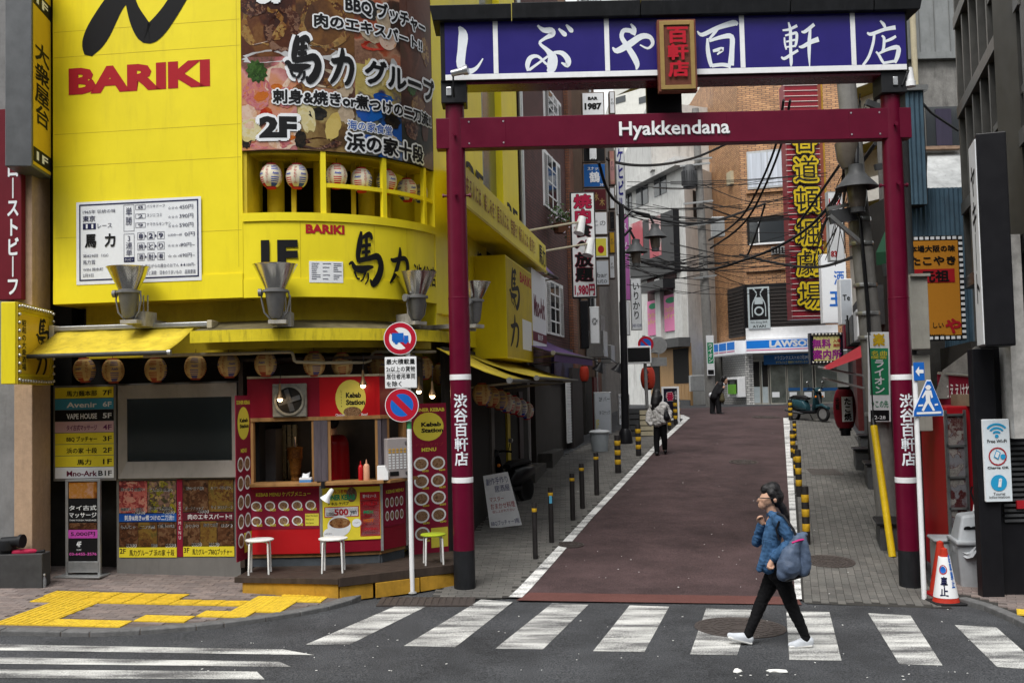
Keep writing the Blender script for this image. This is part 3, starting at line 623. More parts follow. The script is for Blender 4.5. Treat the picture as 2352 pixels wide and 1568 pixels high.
for a, b, c, d in((px0+i_, px0+i_+t, pz0+i_, pz1-i_), (px1-i_-t, px1-i_, pz0+i_, pz1-i_), (px0+i_+t, px1-i_-t, pz0+i_, pz0+i_+t), (px0+i_+t, px1-i_-t, pz1-i_-t, pz1-i_)):m_.box(a, b, -.38, -.3605, c, d)
m_.build('gold_frame', MGold, pl, weld=True, bevel=.004)
m_=MB();k=px0+.09
while k<px1-.09:m_.box(k, k+.006, -.366, -.3605, pz0+.09, pz1-.09);k+=.0135
m_.build('ribbing', MWoodR, pl)
MRedL=M('letter_red', (.42, .006, .02), .4, .1, 10)
for k in range(3):
 z1=pz1-.12-k*.225
 V, Fs=tgeo('百軒店'[k], px0+.13, px1-.12, z1-.2, z1, .05)
 m_=MB();m_.add([(a, -.392-k_*.0003, b)for a, b, k_ in V], Fs);m_.build('raised_character', MRedL, pl)
bx0, bx1=gx(1492, 240)[0], gx(1574, 240)[0]
MB().box(bx0, bx1, .26, .36, gx(1530, 247)[1]-.05, zs0+.3).build('rear_plaque', MBlkS, gate, bevel=.006)
def spot_on_gate(x, z, dirx, label):
 g=MB().tube([(x, -.2, z-.28), (x, -.3, z-.2), (x, -.32, z-.02)], .012, 8).build('spotlight_arm', MBlk, gate, True)
 MB().cyl((x-.02*dirx, -.32, z), (x+.14*dirx, -.36, z+.02), .042, .05, 16).cyl((x+.14*dirx, -.36, z+.02), (x+.2*dirx, -.375, z+.028), .062, .066, 16).build('spotlight_head', MSilver, g, True)
spot_on_gate(gx(1044, 190)[0], gx(1044, 186)[1], 1, '')
g=MB().tube([(xr+.1, -.18, zs0-.2), (xr+.16, -.2, zs0-.05), (xr+.22, -.18, zs0+.02)], .012, 8).build('spotlight_arm', MBlk, gate, True)
MB().cyl((gx(2078, 180)[0], -.15, gx(2078, 165)[1]), (gx(2080, 180)[0], -.15, gx(2080, 195)[1]), .05, .055, 16).cyl((gx(2080, 180)[0], -.15, gx(2080, 195)[1]), (gx(2080, 180)[0], -.15, gx(2080, 207)[1]), .07, .07, 16).build('spotlight_head', MWhite, g, True)
# ================================================================ the yellow corner house
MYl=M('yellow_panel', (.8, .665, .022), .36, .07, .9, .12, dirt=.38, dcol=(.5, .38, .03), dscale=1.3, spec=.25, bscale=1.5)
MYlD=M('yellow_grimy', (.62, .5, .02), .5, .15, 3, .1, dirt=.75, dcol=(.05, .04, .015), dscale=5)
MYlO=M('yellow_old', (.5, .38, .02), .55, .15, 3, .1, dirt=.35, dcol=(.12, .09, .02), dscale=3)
MInk=PRINT('ink_black', (.006, .006, .007))
MNavy=PRINT('ink_navy', (.012, .014, .06))
MRedT=PRINT('ink_red', (.36, .012, .02))
MPaperW=PRINT('print_white', (.72, .74, .76))
MDark=M('dark_interior', (.012, .011, .01), .8, .2, 4)
MDarkW=M('dark_wall', (.03, .028, .026), .8, .25, 4, .2)
MCream=M('cream_pipe', (.45, .4, .28), .5, .12, 8, dirt=.3)
MGreyP=M('grey_panel', (.17, .165, .155), .5, .1, 3, dirt=.35, dcol=(.07, .065, .06))
MAlu=M('aluminium', (.42, .43, .43), .35, .1, 14, metal=.7, dirt=.25)
A0, A1=Vector((-6.28, 13.95)), Vector((-3.56, 13.6))
FAf=Fr(A0, A1);LA=FAf.len;H0=FAf.a;RA=2.27;SE=RA*RAD(79)
_n0=Vector((-math.sin(H0), math.cos(H0)));AC=A1+_n0*RA
def arcp(s, off=0.0):
 """plan point and outward normal at run s: s<0 on the flat front, 0..SE round the corner, beyond along the lane front"""
 if s<0:p=A1+Vector((math.cos(H0), math.sin(H0)))*s;n_=Vector((math.sin(H0), -math.cos(H0)))
 elif s<=SE:h=H0+s/RA;n_=Vector((math.sin(h), -math.cos(h)));p=AC+n_*RA
 else:h=H0+SE/RA;n_=Vector((math.sin(h), -math.cos(h)));p=AC+n_*RA+Vector((math.cos(h), math.sin(h)))*(s-SE)
 return p+n_*off, n_
def warpA(s, z, o):p, _=arcp(s, o);return Vector((p.x, p.y, z))
def spx(px, py, off=0.0):
 """pixel -> (s, z) on the curved front"""
 lo, hi=-4.0, SE+4
 for _ in range(50):
  m_=(lo+hi)/2;p, _n=arcp(m_, off);z=at(px, py, p.y).z
  if proj((p.x, p.y, z))[0]<px:lo=m_
  else:hi=m_
 p, _n=arcp(lo, off);return lo, at(px, py, p.y).z
def sweep(s0, s1, prof_, name, mat, parent, step=.12, smooth=True):
 """profile [(off, z)...] (closed) swept along the front"""
 n_=max(1, math.ceil((s1-s0)/step));mb_=MB();k=len(prof_)
 for i in range(n_+1):
  s=s0+(s1-s0)*i/n_
  for o, z in prof_:mb_.v.append(tuple(warpA(s, z, o)))
 for i in range(n_):
  for j in range(k):
   mb_.f.append((i*k+j, (i+1)*k+j, (i+1)*k+(j+1)%k, i*k+(j+1)%k));mb_.mi.append(0)
 mb_.f+=[tuple(range(k)), tuple(range(n_*k+k-1, n_*k-1, -1))];mb_.mi+=[0, 0]
 me=mb_.mesh(name);bm=bmesh.new();bm.from_mesh(me);bmesh.ops.recalc_face_normals(bm, faces=bm.faces);bm.to_mesh(me);bm.free()
 return link(name, me, mat, parent, smooth)
def rr(o0, o1, z0, z1):return[(o1, z0), (o1, z1), (o0, z1), (o0, z0)]
house=thing('corner_restaurant', 'bright yellow corner restaurant building with rounded food billboard front', 'building', loc=(0, 0, 0))
zp=FAf.uv(400, 687)[1]
SL=FAf.uv(122, 400)[0]-LA
TOP=9.6
S=lambda px, py:spx(px, py)[0]
zbb, zsill, z1f=spx(600, 345)[1], spx(600, 491)[1], spx(600, 681)[1]
cw_=[arcp(s, -.75)[0]for s in[SL+.02]+[SL+(0-SL)*i/4 for i in range(1, 4)]+[SE*i/12 for i in range(13)]+[SE+.9]]
pts=[(p.x, p.y)for p in cw_]+[(-2.2, 24.0), (-6.4, 24.0)]
MB().slab([(arcp(SL+.02, -.75)[0].x, arcp(SL+.02, -.75)[0].y), (arcp(-.1, -.75)[0].x, arcp(-.1, -.75)[0].y), (arcp(-.1, -.75)[0].x, 15.5), (arcp(SE, -.9)[0].x, 16.3)]+[(p.x, p.y)for p in cw_[-1:]]+[(-2.2, 24.0), (-6.4, 24.0)], -.05, 5.0).build('ground_floor_core', MDarkW, house)
MB().slab(pts, 5.95, 13.5).build('upper_core', MYlO, house)
MB().slab([((Vector(p)-Vector((-3, 17)))*.8+Vector((-3, 17)))[:]for p in pts], 5.0, 5.95).build('window_band_core', MDark, house)
fp=sweep(SL, -.004, rr(-.74, 0, zp, TOP), 'front_panel', MYl, house, 1.0, False)
sweep(SL+.01, -.006, rr(-.02, .02, zp-.012, FAf.uv(350, 636)[1]), 'panel_apron', MYl, fp, 1.0, False)
m_=MB()
for py in(63, 122, 300, 375, 540):
 u, z=FAf.uv(300, py);m_.add([tuple(warpA(SL+.02, z, .0012)), tuple(warpA(-.02, z, .0012)), tuple(warpA(-.02, z+.006, .0012)), tuple(warpA(SL+.02, z+.006, .0012))], [(0, 1, 2, 3)])
for px in(545, ):
 u=FAf.uv(px, 300)[0]-LA;m_.add([tuple(warpA(u, zp+.4, .0012)), tuple(warpA(u+.006, zp+.4, .0012)), tuple(warpA(u+.006, TOP, .0012)), tuple(warpA(u, TOP, .0012))], [(0, 1, 2, 3)])
m_.build('panel_seam', MYlO, fp)
fa=thing('dummy', None, None);bpy.data.objects.remove(fa)
def fu(px, py):u, z=FAf.uv(px, py);return u-LA, z
def fbox(x0, y0, x1, y1):
 a, z0=fu(x0, y1);b, _=fu(x1, y1);_, z1=fu(x0, y0);return a, b, z0, z1
def wbrush(stroke_px, mat, parent, y):
 V=[]
 for px, py, wd in stroke_px:s_, z_=fu(px, py);V.append((s_, z_, wd*13.7/FW))
 return brush([V], (0, 1, 0, 1), y, mat, parent, warp=warpA)
wbrush([(330, -60, 30), (290, -20, 48), (262, 10, 52), (228, 70, 62), (210, 105, 50), (203, 128, 20)], MInk, fp, -.004)
wbrush([(292, -40, 24), (302, 10, 27), (318, 50, 40), (338, 78, 46), (360, 66, 48), (392, 25, 42), (425, -30, 40)], MInk, fp, -.006)
a, b, z0, z1=fbox(158, 158, 483, 219)
txt('BARIKI', (a, b, z0, z1), -.004, MRedT, fp, .055, warp=warpA)
a, b, z0, z1=fbox(178, 466, 465, 655)
sh=sweep(a, b, rr(.021, .027, z0, z1), 'price_sheet', MPaperW, fp, 1.0, False)
def pbox(x0, y0, x1, y1):
 return a+(b-a)*x0, a+(b-a)*x1, z1-(z1-z0)*y1, z1-(z1-z0)*y0
def frame_w(x0, y0, x1, y1, t, mat, par, fill=None, o=.031):
 A, B, C, D=pbox(x0, y0, x1, y1);mb_=MB()
 for p, q, r, s in((A, A+t, C, D), (B-t, B, C, D), (A+t, B-t, C, C+t), (A+t, B-t, D-t, D)):
  mb_.add([tuple(warpA(p, r, o)), tuple(warpA(q, r, o)), tuple(warpA(q, s, o)), tuple(warpA(p, s, o))], [(0, 1, 2, 3)])
 if fill:mb_.add([tuple(warpA(A, C, o-.001)), tuple(warpA(B, C, o-.001)), tuple(warpA(B, D, o-.001)), tuple(warpA(A, D, o-.001))], [(0, 1, 2, 3)])
 mb_.build('printed_frame', mat, par)
frame_w(.025, .03, .98, .955, .018, MNavy, sh)
def pt(t, x0, y0, x1, y1, mat=MNavy, bold=.0, vert=False):txt(t, pbox(x0, y0, x1, y1), -.033, mat, sh, bold, vert, warp=warpA)
pt('1965年 伝統の味', .055, .1, .32, .145);pt('東京', .055, .17, .155, .24, bold=.02);frame_w(.055, .262, .16, .335, .004, MNavy, sh, True);txt('11', pbox(.08, .272, .14, .325), -.0335, MPaperW, sh, .03, warp=warpA)
pt('レース', .175, .27, .29, .325);pt('第829回（GI）', .055, .635, .26, .675);pt('馬力賞', .055, .705, .155, .76);pt('WIN 錦糸町', .055, .8, .22, .84);pt('2月5日', .055, .87, .14, .91)
pt('馬', .075, .4, .16, .55, MInk, .05);pt('力', .235, .4, .315, .55, MInk, .05)
frame_w(.385, .06, .47, .38, .005, MNavy, sh);pt('単勝', .4, .085, .455, .31, vert=True);frame_w(.385, .41, .47, .75, .005, MNavy, sh);pt('3連単', .4, .42, .455, .68, vert=True);frame_w(.385, .69, .47, .75, .005, MNavy, sh, True)
txt('ホッピー', pbox(.393, .705, .462, .735), -.0335, MPaperW, sh, .0, warp=warpA)
for i, (n_, t_, c_)in enumerate((('8', 'バリキドーフ', '450円'), ('2', 'スジニコミ', '390円'), ('9', 'ナマホルモンサシ', '590円'))):
 y=.065+i*.108;frame_w(.48, y, .56, y+.06, .005, MNavy, sh);pt(n_, .5, y+.012, .54, y+.05);pt(t_, .57, y+.005, .57+.024*len(t_), y+.045);pt('☆☆☆', .74, y+.04, .82, y+.075);pt(c_, .83, y+.025, .94, y+.08)
for i, (t_, r_, c_)in enumerate((('829', '☆的中一杯', '0円'), ('焼とり', '☆☆☆☆', '90円~'), ('酒酎肴', '☆☆☆', '190円~'))):
 y=.4+i*.125
 for k in range(3):
  x=.495+k*.08;frame_w(x, y, x+.055, y+.09, .005, MNavy, sh);pt(t_[k], x+.01, y+.015, x+.045, y+.075, bold=.02)
  if k<2:pt('▶', x+.06, y+.025, x+.075, y+.065)
 pt(r_, .735, y+.03, .85, y+.065);pt(c_, .87 if i==0 else.84, y+.02, .95, y+.07)
pt('★★ 昔ながらの屋台のおでん ★★100円~', .5, .785, .955, .83);pt('んと演歌　日本のうまいもの　品揃豊富', .56, .865, .955, .915)
MEAT1=FOOD('print_glazed_meat', [(.02, .005, .004), (.06, .015, .008), (.14, .045, .015), (.22, .1, .03), (.34, .2, .08)], 4.2, 1, .25)
MEAT2=FOOD('print_golden_meat', [(.07, .025, .008), (.16, .07, .02), (.26, .13, .035), (.36, .2, .06), (.4, .3, .18)], 3.4, 4)
SEA=FOOD('print_seafood', [(.02, .02, .012), (.12, .05, .03), (.5, .3, .2), (.45, .12, .05), (.06, .07, .03)], 3.0, 8)
MEAT3=FOOD('print_brown_meat', [(.05, .02, .012), (.12, .05, .03), (.2, .09, .06), (.16, .07, .05), (.1, .08, .04)], 3.4, 12)
SASH=FOOD('print_sashimi', [(.03, .07, .02), (.45, .16, .17), (.65, .36, .33), (.62, .3, .12), (.72, .6, .54)], 3.0, 15)
GRILL=FOOD('print_grilled', [(.05, .03, .012), (.16, .09, .03), (.3, .2, .08), (.45, .36, .16), (.16, .2, .05)], 4.0, 18)
TOFU=FOOD('print_tofu', [(.02, .02, .1), (.08, .08, .16), (.55, .45, .16), (.66, .56, .25), (.1, .08, .08)], 3.2, 21)
BLUEP=FOOD('print_blue_plate', [(.02, .12, .42), (.02, .16, .5), (.03, .05, .06), (.4, .38, .3), (.02, .2, .6)], 3.0, 24)
DKP=FOOD('print_dark_plate', [(.01, .01, .012), (.04, .04, .03), (.1, .07, .05), (.3, .2, .17), (.05, .07, .02)], 3.4, 27)
bb=sweep(-.0, SE, rr(-.05, .0, zbb, TOP), 'billboard_backing', MInk, house)
cs=[-.0]+[S(px, 240)for px in(682, 816, 921)]+[SE]
zr=[zbb, spx(600, 240)[1], spx(600, 131)[1], TOP]
def curved(s0, s1, z0, z1, o, name, mat, parent):return sweep(s0+.0, s1-.0, rr(.001, o, z0, z1), name, mat, parent)
foods=[[SASH, GRILL, BLUEP, DKP], [SASH, SEA, TOFU, MEAT3], [MEAT1, MEAT2, SEA, MEAT3]]
for r_ in range(3):
 for c_ in range(4):curved(cs[c_]+(.001 if c_ else.0), cs[c_+1]-.001, zr[r_]+.001, zr[r_+1]-.001, .006+.0008*((r_+c_)%2), 'food_print', foods[r_][c_], bb)
def blob(px, py, wx, wy, rot, mat, lay_, jag=.12, teeth=0):
 s0, z0=spx(px, py);k=13.8/FW;V=[];n_=26 if not teeth else teeth*2;c, d=math.cos(RAD(rot)), math.sin(RAD(rot))
 for i in range(n_):
  a=2*math.pi*i/n_;r=1+random.uniform(-jag, jag)if not teeth else(1 if i%2 else.78);u, v=wx*k*r*math.cos(a)/2, wy*k*r*math.sin(a)/2;S2=s0+u*c-v*d
  V.append(tuple(warpA(clamp(S2, .005, SE-.005), max(zbb+.01, z0+u*d+v*c), .009+lay_*.0007)))
 MB().poly(V).build('printed_shape', mat, bb)
random.seed(77);_g=lambda n_, r, s, sd:FOOD('print_'+n_, r, s, sd, .22)
PKF=_g('tuna', [(.4, .1, .12), (.55, .2, .22), (.62, .3, .3), (.6, .2, .06), (.7, .5, .45)], 16, 1);SCA=_g('scallop', [(.6, .38, .28), (.72, .55, .45), (.75, .62, .52), (.62, .3, .1)], 12, 3);LEM=_g('lemon', [(.6, .5, .2), (.7, .62, .36), (.72, .68, .5)], 14, 5);LEAF=_g('shiso', [(.02, .05, .01), (.05, .12, .02), (.1, .2, .05)], 20, 7);ROE=_g('roe', [(.5, .1, .02), (.6, .2, .03), (.65, .3, .06)], 60, 9);BRN=_g('crust', [(.05, .015, .008), (.16, .06, .02), (.3, .15, .04), (.42, .28, .1), (.1, .04, .015)], 14, 11);DBR=_g('glaze', [(.02, .005, .004), (.07, .018, .008), (.12, .04, .02), (.3, .18, .12), (.05, .012, .006)], 18, 13);WHP=_g('plate', [(.5, .5, .5), (.6, .6, .6), (.66, .66, .68)], 5, 2);ONI=_g('onion', [(.45, .36, .26), (.6, .5, .38), (.35, .25, .14)], 12, 6);SKY_=_g('blue', [(.02, .1, .4), (.02, .14, .5), (.03, .2, .55)], 6, 3);REDP=_g('pepper', [(.35, .02, .01), (.5, .05, .02), (.55, .14, .03)], 8, 3);EGG=_g('egg', [(.6, .45, .12), (.7, .58, .24), (.72, .64, .4)], 8, 1);BLK=_g('char', [(.01, .01, .01), (.03, .025, .02), (.07, .05, .03)], 18, 2)
for i, (px, py, wx, wy, ro, mt)in enumerate(((620, 130, 130, 30, 4, WHP), (600, 60, 110, 90, 10, BRN), (650, 70, 80, 110, -10, DBR), (580, 10, 70, 60, 0, DBR), (745, 50, 120, 130, 8, BRN), (760, 20, 90, 60, -20, MEAT2), (755, 125, 120, 28, -10, WHP), (860, 105, 70, 26, 10, REDP), (850, 80, 60, 36, -20, ONI), (890, 90, 60, 50, 30, SCA), (850, 25, 70, 46, 15, BLK), (880, 50, 40, 70, 10, ONI), (950, 60, 60, 130, 10, MEAT3), (975, 120, 40, 70, 10, BRN), (590, 165, 50, 60, 30, LEAF), (640, 180, 60, 74, -25, SCA), (590, 215, 66, 76, 12, PKF), (655, 225, 44, 50, -10, PKF), (572, 268, 40, 60, 20, SCA), (574, 300, 56, 50, -15, LEM), (650, 310, 78, 66, 0, SCA), (620, 330, 100, 30, 4, PKF), (600, 222, 34, 22, 20, ROE), (636, 200, 26, 14, 0, ROE), (660, 318, 40, 12, 10, ROE), (612, 260, 30, 26, 0, REDP), (566, 325, 26, 34, 0, BLK), (740, 180, 90, 46, -8, ONI), (770, 190, 60, 30, 10, BRN), (700, 205, 50, 24, 0, BRN), (790, 205, 46, 36, 40, ONI), (705, 270, 36, 70, 12, LEM), (765, 290, 34, 70, -14, EGG), (735, 330, 100, 26, 4, DBR), (690, 320, 26, 40, 0, BLK), (730, 262, 40, 30, 0, BLK), (795, 262, 40, 46, 0, ONI), (850, 165, 34, 60, 5, EGG), (880, 170, 30, 60, 5, EGG), (905, 165, 26, 60, 5, WHP), (860, 205, 90, 28, -8, TOFU), (880, 225, 60, 20, 0, SKY_), (850, 262, 70, 40, 10, SKY_), (900, 280, 50, 36, 0, BLK), (850, 330, 60, 40, 0, SKY_), (895, 325, 50, 36, 10, ONI), (945, 200, 40, 50, 0, LEAF), (960, 245, 60, 50, 0, BRN), (945, 300, 50, 46, 0, DBR), (975, 300, 30, 60, 0, MEAT3))):blob(px, py, wx, wy, ro, mt, i%5, teeth=11 if mt is LEAF else 0)
def ctxt(t, x0, x1, xa, y0, y1, mat=MInk, out=MPaperW, bold=.05, ob=.13, o=.022, par=bb):
 """lettering on the curve from pixel x0 to x1; height read at pixel column xa"""
 s0, z0=spx(xa, y1);_, z1=spx(xa, y0);txt(t, (S(x0, (y0+y1)/2), S(x1, (y0+y1)/2), z0, z1), -o, mat, par, bold, warp=warpA, outline=out, obold=ob)
ctxt('BBQ ブッチャー', 793, 972, 800, -8, 30);ctxt('3F', 596, 655, 600, -55, 0)
ctxt('肉のエキスパート!!', 722, 965, 725, 33, 62)
s0, zz0=spx(660, 186);_, zz1=spx(660, 82)
for ch, x0, x1, ya, yb in(('馬', 655, 740, 82, 186), ('力', 752, 815, 108, 192)):
 bx=(S(x0, 140), S(x1, 140), spx(x0, yb)[1], spx(x0, ya)[1])
 brush(BR[ch], bx, -.016, MPaperW, bb, 'lettering_outline', warpA, .2);brush(BR[ch], bx, -.026, MInk, bb, warp=warpA, grow=.03)
ctxt('グループ', 838, 992, 838, 136, 190)
ctxt('刺身&焼きor煮つけの二刀流!!', 628, 986, 632, 207, 238)
ctxt('2F', 596, 682, 600, 268, 318, bold=.06, ob=.07);ctxt('海の家食堂', 798, 898, 800, 276, 298, PRINT('ink_blue', (.02, .1, .4)), bold=.01);ctxt('浜の家十段', 796, 968, 800, 305, 345)
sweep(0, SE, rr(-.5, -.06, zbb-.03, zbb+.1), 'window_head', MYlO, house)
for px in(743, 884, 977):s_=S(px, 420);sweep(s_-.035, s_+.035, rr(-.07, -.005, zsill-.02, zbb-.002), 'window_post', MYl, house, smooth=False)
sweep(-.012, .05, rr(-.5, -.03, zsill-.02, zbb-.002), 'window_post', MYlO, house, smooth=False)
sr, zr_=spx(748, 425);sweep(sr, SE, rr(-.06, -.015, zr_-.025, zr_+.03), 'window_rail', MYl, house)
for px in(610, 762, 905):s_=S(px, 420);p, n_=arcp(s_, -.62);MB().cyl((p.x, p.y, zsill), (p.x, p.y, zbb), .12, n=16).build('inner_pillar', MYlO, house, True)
for px in(672, 842, 940):s_=S(px, 420);p, n_=arcp(s_, -.4);MB().box(p.x-.03, p.x+.03, p.y-.03, p.y+.03, zsill, zbb).build('inner_post', MYlO, house)
ap=sweep(0, SE, rr(-.74, 0, z1f, zsill), 'curved_panel', MYl, house)
sweep(.002, SE, rr(-.02, .022, zsill-.1, zsill+.012), 'sill_lip', MYl, ap)
sweep(.002, SE, rr(-.02, .014, z1f-.012, spx(600, 640)[1]), 'panel_apron', MYl, ap)
m_=MB()
for px in(690, 860, 935):
 s_=S(px, 600);m_.add([tuple(warpA(s_, z1f+.02, .003)), tuple(warpA(s_+.005, z1f+.02, .003)), tuple(warpA(s_+.005, zsill-.11, .003)), tuple(warpA(s_, zsill-.11, .003))], [(0, 1, 2, 3)])
m_.build('panel_seam', MYlO, ap)
txt('1F', (S(600, 580), S(684, 580), spx(600, 622)[1], spx(600, 552)[1]), -.018, MInk, ap, .05, warp=warpA)
txt('BARIKI', (S(702, 525), S(791, 525), spx(702, 536)[1], spx(702, 515)[1]), -.006, MRedT, ap, .05, warp=warpA)
sa0, sa1, sz0, sz1=S(710, 620), S(787, 620), spx(710, 649)[1], spx(710, 600)[1]
ps=curved(sa0, sa1, sz0, sz1, .018, 'small_price_sheet', MPaperW, ap)
m_=MB();random.seed(5)
for i in range(9):
 for j in range(3):
  if random.random()<.85:
   x=sa0+(sa1-sa0)*(.07+.32*j);z=sz1-(sz1-sz0)*(.12+.09*i);wd=(sa1-sa0)*random.uniform(.12, .26)
   m_.add([tuple(warpA(x, z, .021)), tuple(warpA(x+wd, z, .021)), tuple(warpA(x+wd, z+.008, .021)), tuple(warpA(x, z+.008, .021))], [(0, 1, 2, 3)])
m_.build('printed_lines', MNavy, ps)
for ch, x0, x1, ya, yb in(('馬', 800, 882, 530, 652), ('力', 888, 940, 565, 650)):
 brush(BR[ch], (S(x0, 590), S(x1, 590), spx(x0, yb)[1], spx(x0, ya)[1]), -.022, MInk, ap, warp=warpA)
txt('渋谷店', (S(948, 620), S(998, 620), spx(948, 652)[1], spx(948, 606)[1]), -.018, MInk, ap, .03, warp=warpA)
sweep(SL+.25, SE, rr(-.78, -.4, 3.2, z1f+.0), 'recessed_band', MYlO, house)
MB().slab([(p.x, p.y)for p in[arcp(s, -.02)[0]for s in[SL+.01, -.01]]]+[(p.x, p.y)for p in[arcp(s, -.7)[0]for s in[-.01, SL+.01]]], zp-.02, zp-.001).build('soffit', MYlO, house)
s_end=SE+7.3
lane=sweep(SE+.004, SE+.75, rr(-.7, .01, z1f-.15, TOP), 'corner_pilaster', MYl, house, 1, False)
MReflect=M('polished_reflector', (.62, .6, .56), .18, .08, 9, metal=1.0)
MLampG=M('lamp_grey', (.2, .2, .2), .45, .1, 12, metal=.3, dirt=.2)
def flood(px, py_rim, py_neck, py_foot, off, wpx, label, turn=0.0):
 p=None;s_, z=spx(px, py_rim, off);q, n_=arcp(s_, off);y=q.y;k=y/FW
 g=thing('flood_lamp', label, 'flood lamp', loc=(q.x, q.y, 0), rz=math.atan2(n_.y, n_.x)+RAD(90), group='flood lamps along the yellow panels')
 zr_, zn, zf=z, at(px, py_neck, y).z, at(px, py_foot, y).z;R_=wpx/2*k
 MB().lathe([(R_*.42, zn-.02), (R_*.44, zn+.02), (R_*.94, zr_-.02), (R_, zr_), (R_*.985, zr_), (R_*.92, zr_-.03), (R_*.4, zn+.04)], 28).build('reflector', MReflect, g, True)
 h=MB().lathe([(R_*.18, zf+.02), (R_*.3, zf+.06), (R_*.46, zn-.02), (R_*.5, zn), (R_*.46, zn+.015)], 24).build('lamp_housing', MLampG, g, True)
 MB().lathe([(R_*.5, zn-.02), (R_*.56, zn-.018), (R_*.56, zn+.012), (R_*.5, zn+.014)], 24).build('clamp_ring', MLampG, g, True)
 m_=MB()
 for sg in(-1, 1):m_.tube([(sg*R_*.56, 0, zn), (sg*R_*.62, 0, zn-.1), (sg*R_*.5, 0, zf+.1), (sg*R_*.2, .02, zf)], .012, 6)
 m_.cyl((-R_*.6, 0, zn-.02), (-R_*.75, 0, zn-.02), .05, n=14)
 m_.build('yoke', MLampG, g, True)
 m_=MB().box(-.09, .14, -.06, .3, zf-.05, zf).box(.0, .18, .1, .42, zf-.08, zf+.12).box(.02, .12, .3, off+.42, zf-.03, zf+.03)
 for x in(.03, .1, .16):m_.box(x-.008, x+.008, .2, .216, zf+.1, zf+.34)
 m_.build('wall_bracket', M('bracket_dirty', (.33, .31, .27), .6, .3, 9, .2, dirt=.6), g, bevel=.004)
flood(295, 614, 670, 735, .42, 100, 'flood lamp below the price sheet, with open silver cone')
flood(632, 608, 668, 735, .42, 104, 'flood lamp in front of the 1F lettering')
flood(955, 626, 682, 738, .3, 98, 'flood lamp just left of the maroon gate post')
flood(1090, 648, 690, 745, .9, 76, 'flood lamp half hidden behind the maroon gate post')
MLW=M('lantern_paper', (.72, .66, .52), .7, .08, 8);MLR=M('lantern_red', (.5, .03, .04), .7, .08, 8);MLB=M('lantern_blue', (.04, .08, .42), .7, .08, 8)
MLA=M('lantern_amber_paper', (.56, .38, .15), .7, .15, 8);MLR2=M('lantern_dull_red', (.34, .06, .03), .7, .1, 8);MLB2=M('lantern_dull_blue', (.1, .09, .22), .7, .1, 8)  # second lantern set: amber paper, duller red and blue stripes
def lantern_proto(MLW, MLR, MLB, what):
 g=thing('paper_lantern', 'x', 'lantern', loc=(0, 0, 0), group=what)
 n_, k=32, 26;mb_=MB();prof_=[]
 for i in range(k+1):
  t=i/k;a=-1.12+2.24*t;r=.148*math.cos(a)**.8*(1+(.012 if i%2 else-.012));prof_.append((r, .15*math.sin(a)/math.sin(1.12)))
 for r, z in prof_:
  for j in range(n_):mb_.v.append((r*math.cos(2*math.pi*j/n_), r*math.sin(2*math.pi*j/n_), z))
 for i in range(k):
  for j in range(n_):
   q=(j//4)%4;t=i/k
   m_=0
   if q in(0, 2):
    stripe=t<.17 or(i%2==0 and(.17<t<.44 or.62<t<.86))
    if stripe:m_=1 if(q==0)else 2
   mb_.f.append((i*n_+j, i*n_+(j+1)%n_, (i+1)*n_+(j+1)%n_, (i+1)*n_+j));mb_.mi.append(m_)
 sh_=mb_.build('paper_shade', [MLW, MLR, MLB], g, True)
 MB().lathe([(.07, .148), (.066, .172), (.05, .174)], 20).build('top_ring', MLR, g, True);MB().lathe([(.05, -.172), (.066, -.17), (.07, -.148)], 20).build('bottom_ring', MLR, g, True)
 MB().cyl((0, 0, .17), (0, 0, .25), .004, n=5).build('hanger', MBlk, g)
 def sph(a0):return lambda x, z, o:Vector(((.153*math.cos(math.asin(clamp(z/.17, -1, 1)))**.8)*math.cos(a0+x/.15), (.153*math.cos(math.asin(clamp(z/.17, -1, 1)))**.8)*math.sin(a0+x/.15), z))
 for q in(1, 3, 5, 7):
  a0=2*math.pi*(q*4+2)/n_;txt('アサヒビール', (-.026, .026, -.12, .12), 0, MLR, sh_, .02, True, warp=sph(a0))
 for q in(0, 2, 4, 6):
  a0=2*math.pi*(q*4+2)/n_;txt('Asahi', (-.045, .045, .005, .035), 0, MLB, sh_, .04, warp=sph(a0), shear=.2)
 return g
LPS=[lantern_proto(MLW, MLR, MLB, 'striped paper lanterns of the yellow restaurant'), lantern_proto(MLA, MLR2, MLB2, 'amber paper lanterns under the canopy and awning')];_lfirst=[True, True]
def lantern(p, label, rz=None, k=0):
 if _lfirst[k]:g=LPS[k];_lfirst[k]=False;g['label']=label
 else:g=copy_tree(LPS[k], None, label)
 g.location=p;g.rotation_euler=(random.uniform(-.05, .05), random.uniform(-.05, .05), random.uniform(0, 6.3)if rz is None else rz)
 return g
random.seed(11)
lab2=['first lantern from the left in the upstairs window band', 'second lantern from the left in the upstairs window band', 'third lantern in the upstairs window band, right of the first post', 'fourth lantern in the upstairs window band', 'lantern behind the middle post of the upstairs window band', 'lantern right of the middle post in the upstairs window band', 'second last lantern at the right end of the window band', 'last lantern at the right end of the upstairs window band']
for(px, py), l, a in zip(((623, 405), (682, 405), (773, 405), (830, 414), (888, 418), (935, 437), (968, 447), (987, 453)), lab2, (.2, .25, 1.0, .3, 1.1, .9, 1.2, 1.0)):
 s_, z=spx(px, py, -.22);p, n_=arcp(s_, -.22);lantern((p.x, p.y, z), l, a+math.atan2(n_.y, n_.x)+RAD(90))
low=(194, 850), (260, 851), (358, 849), (449, 843), (526, 839), (610, 836), (722, 836), (786, 838), (868, 840), (974, 846), (1014, 859)
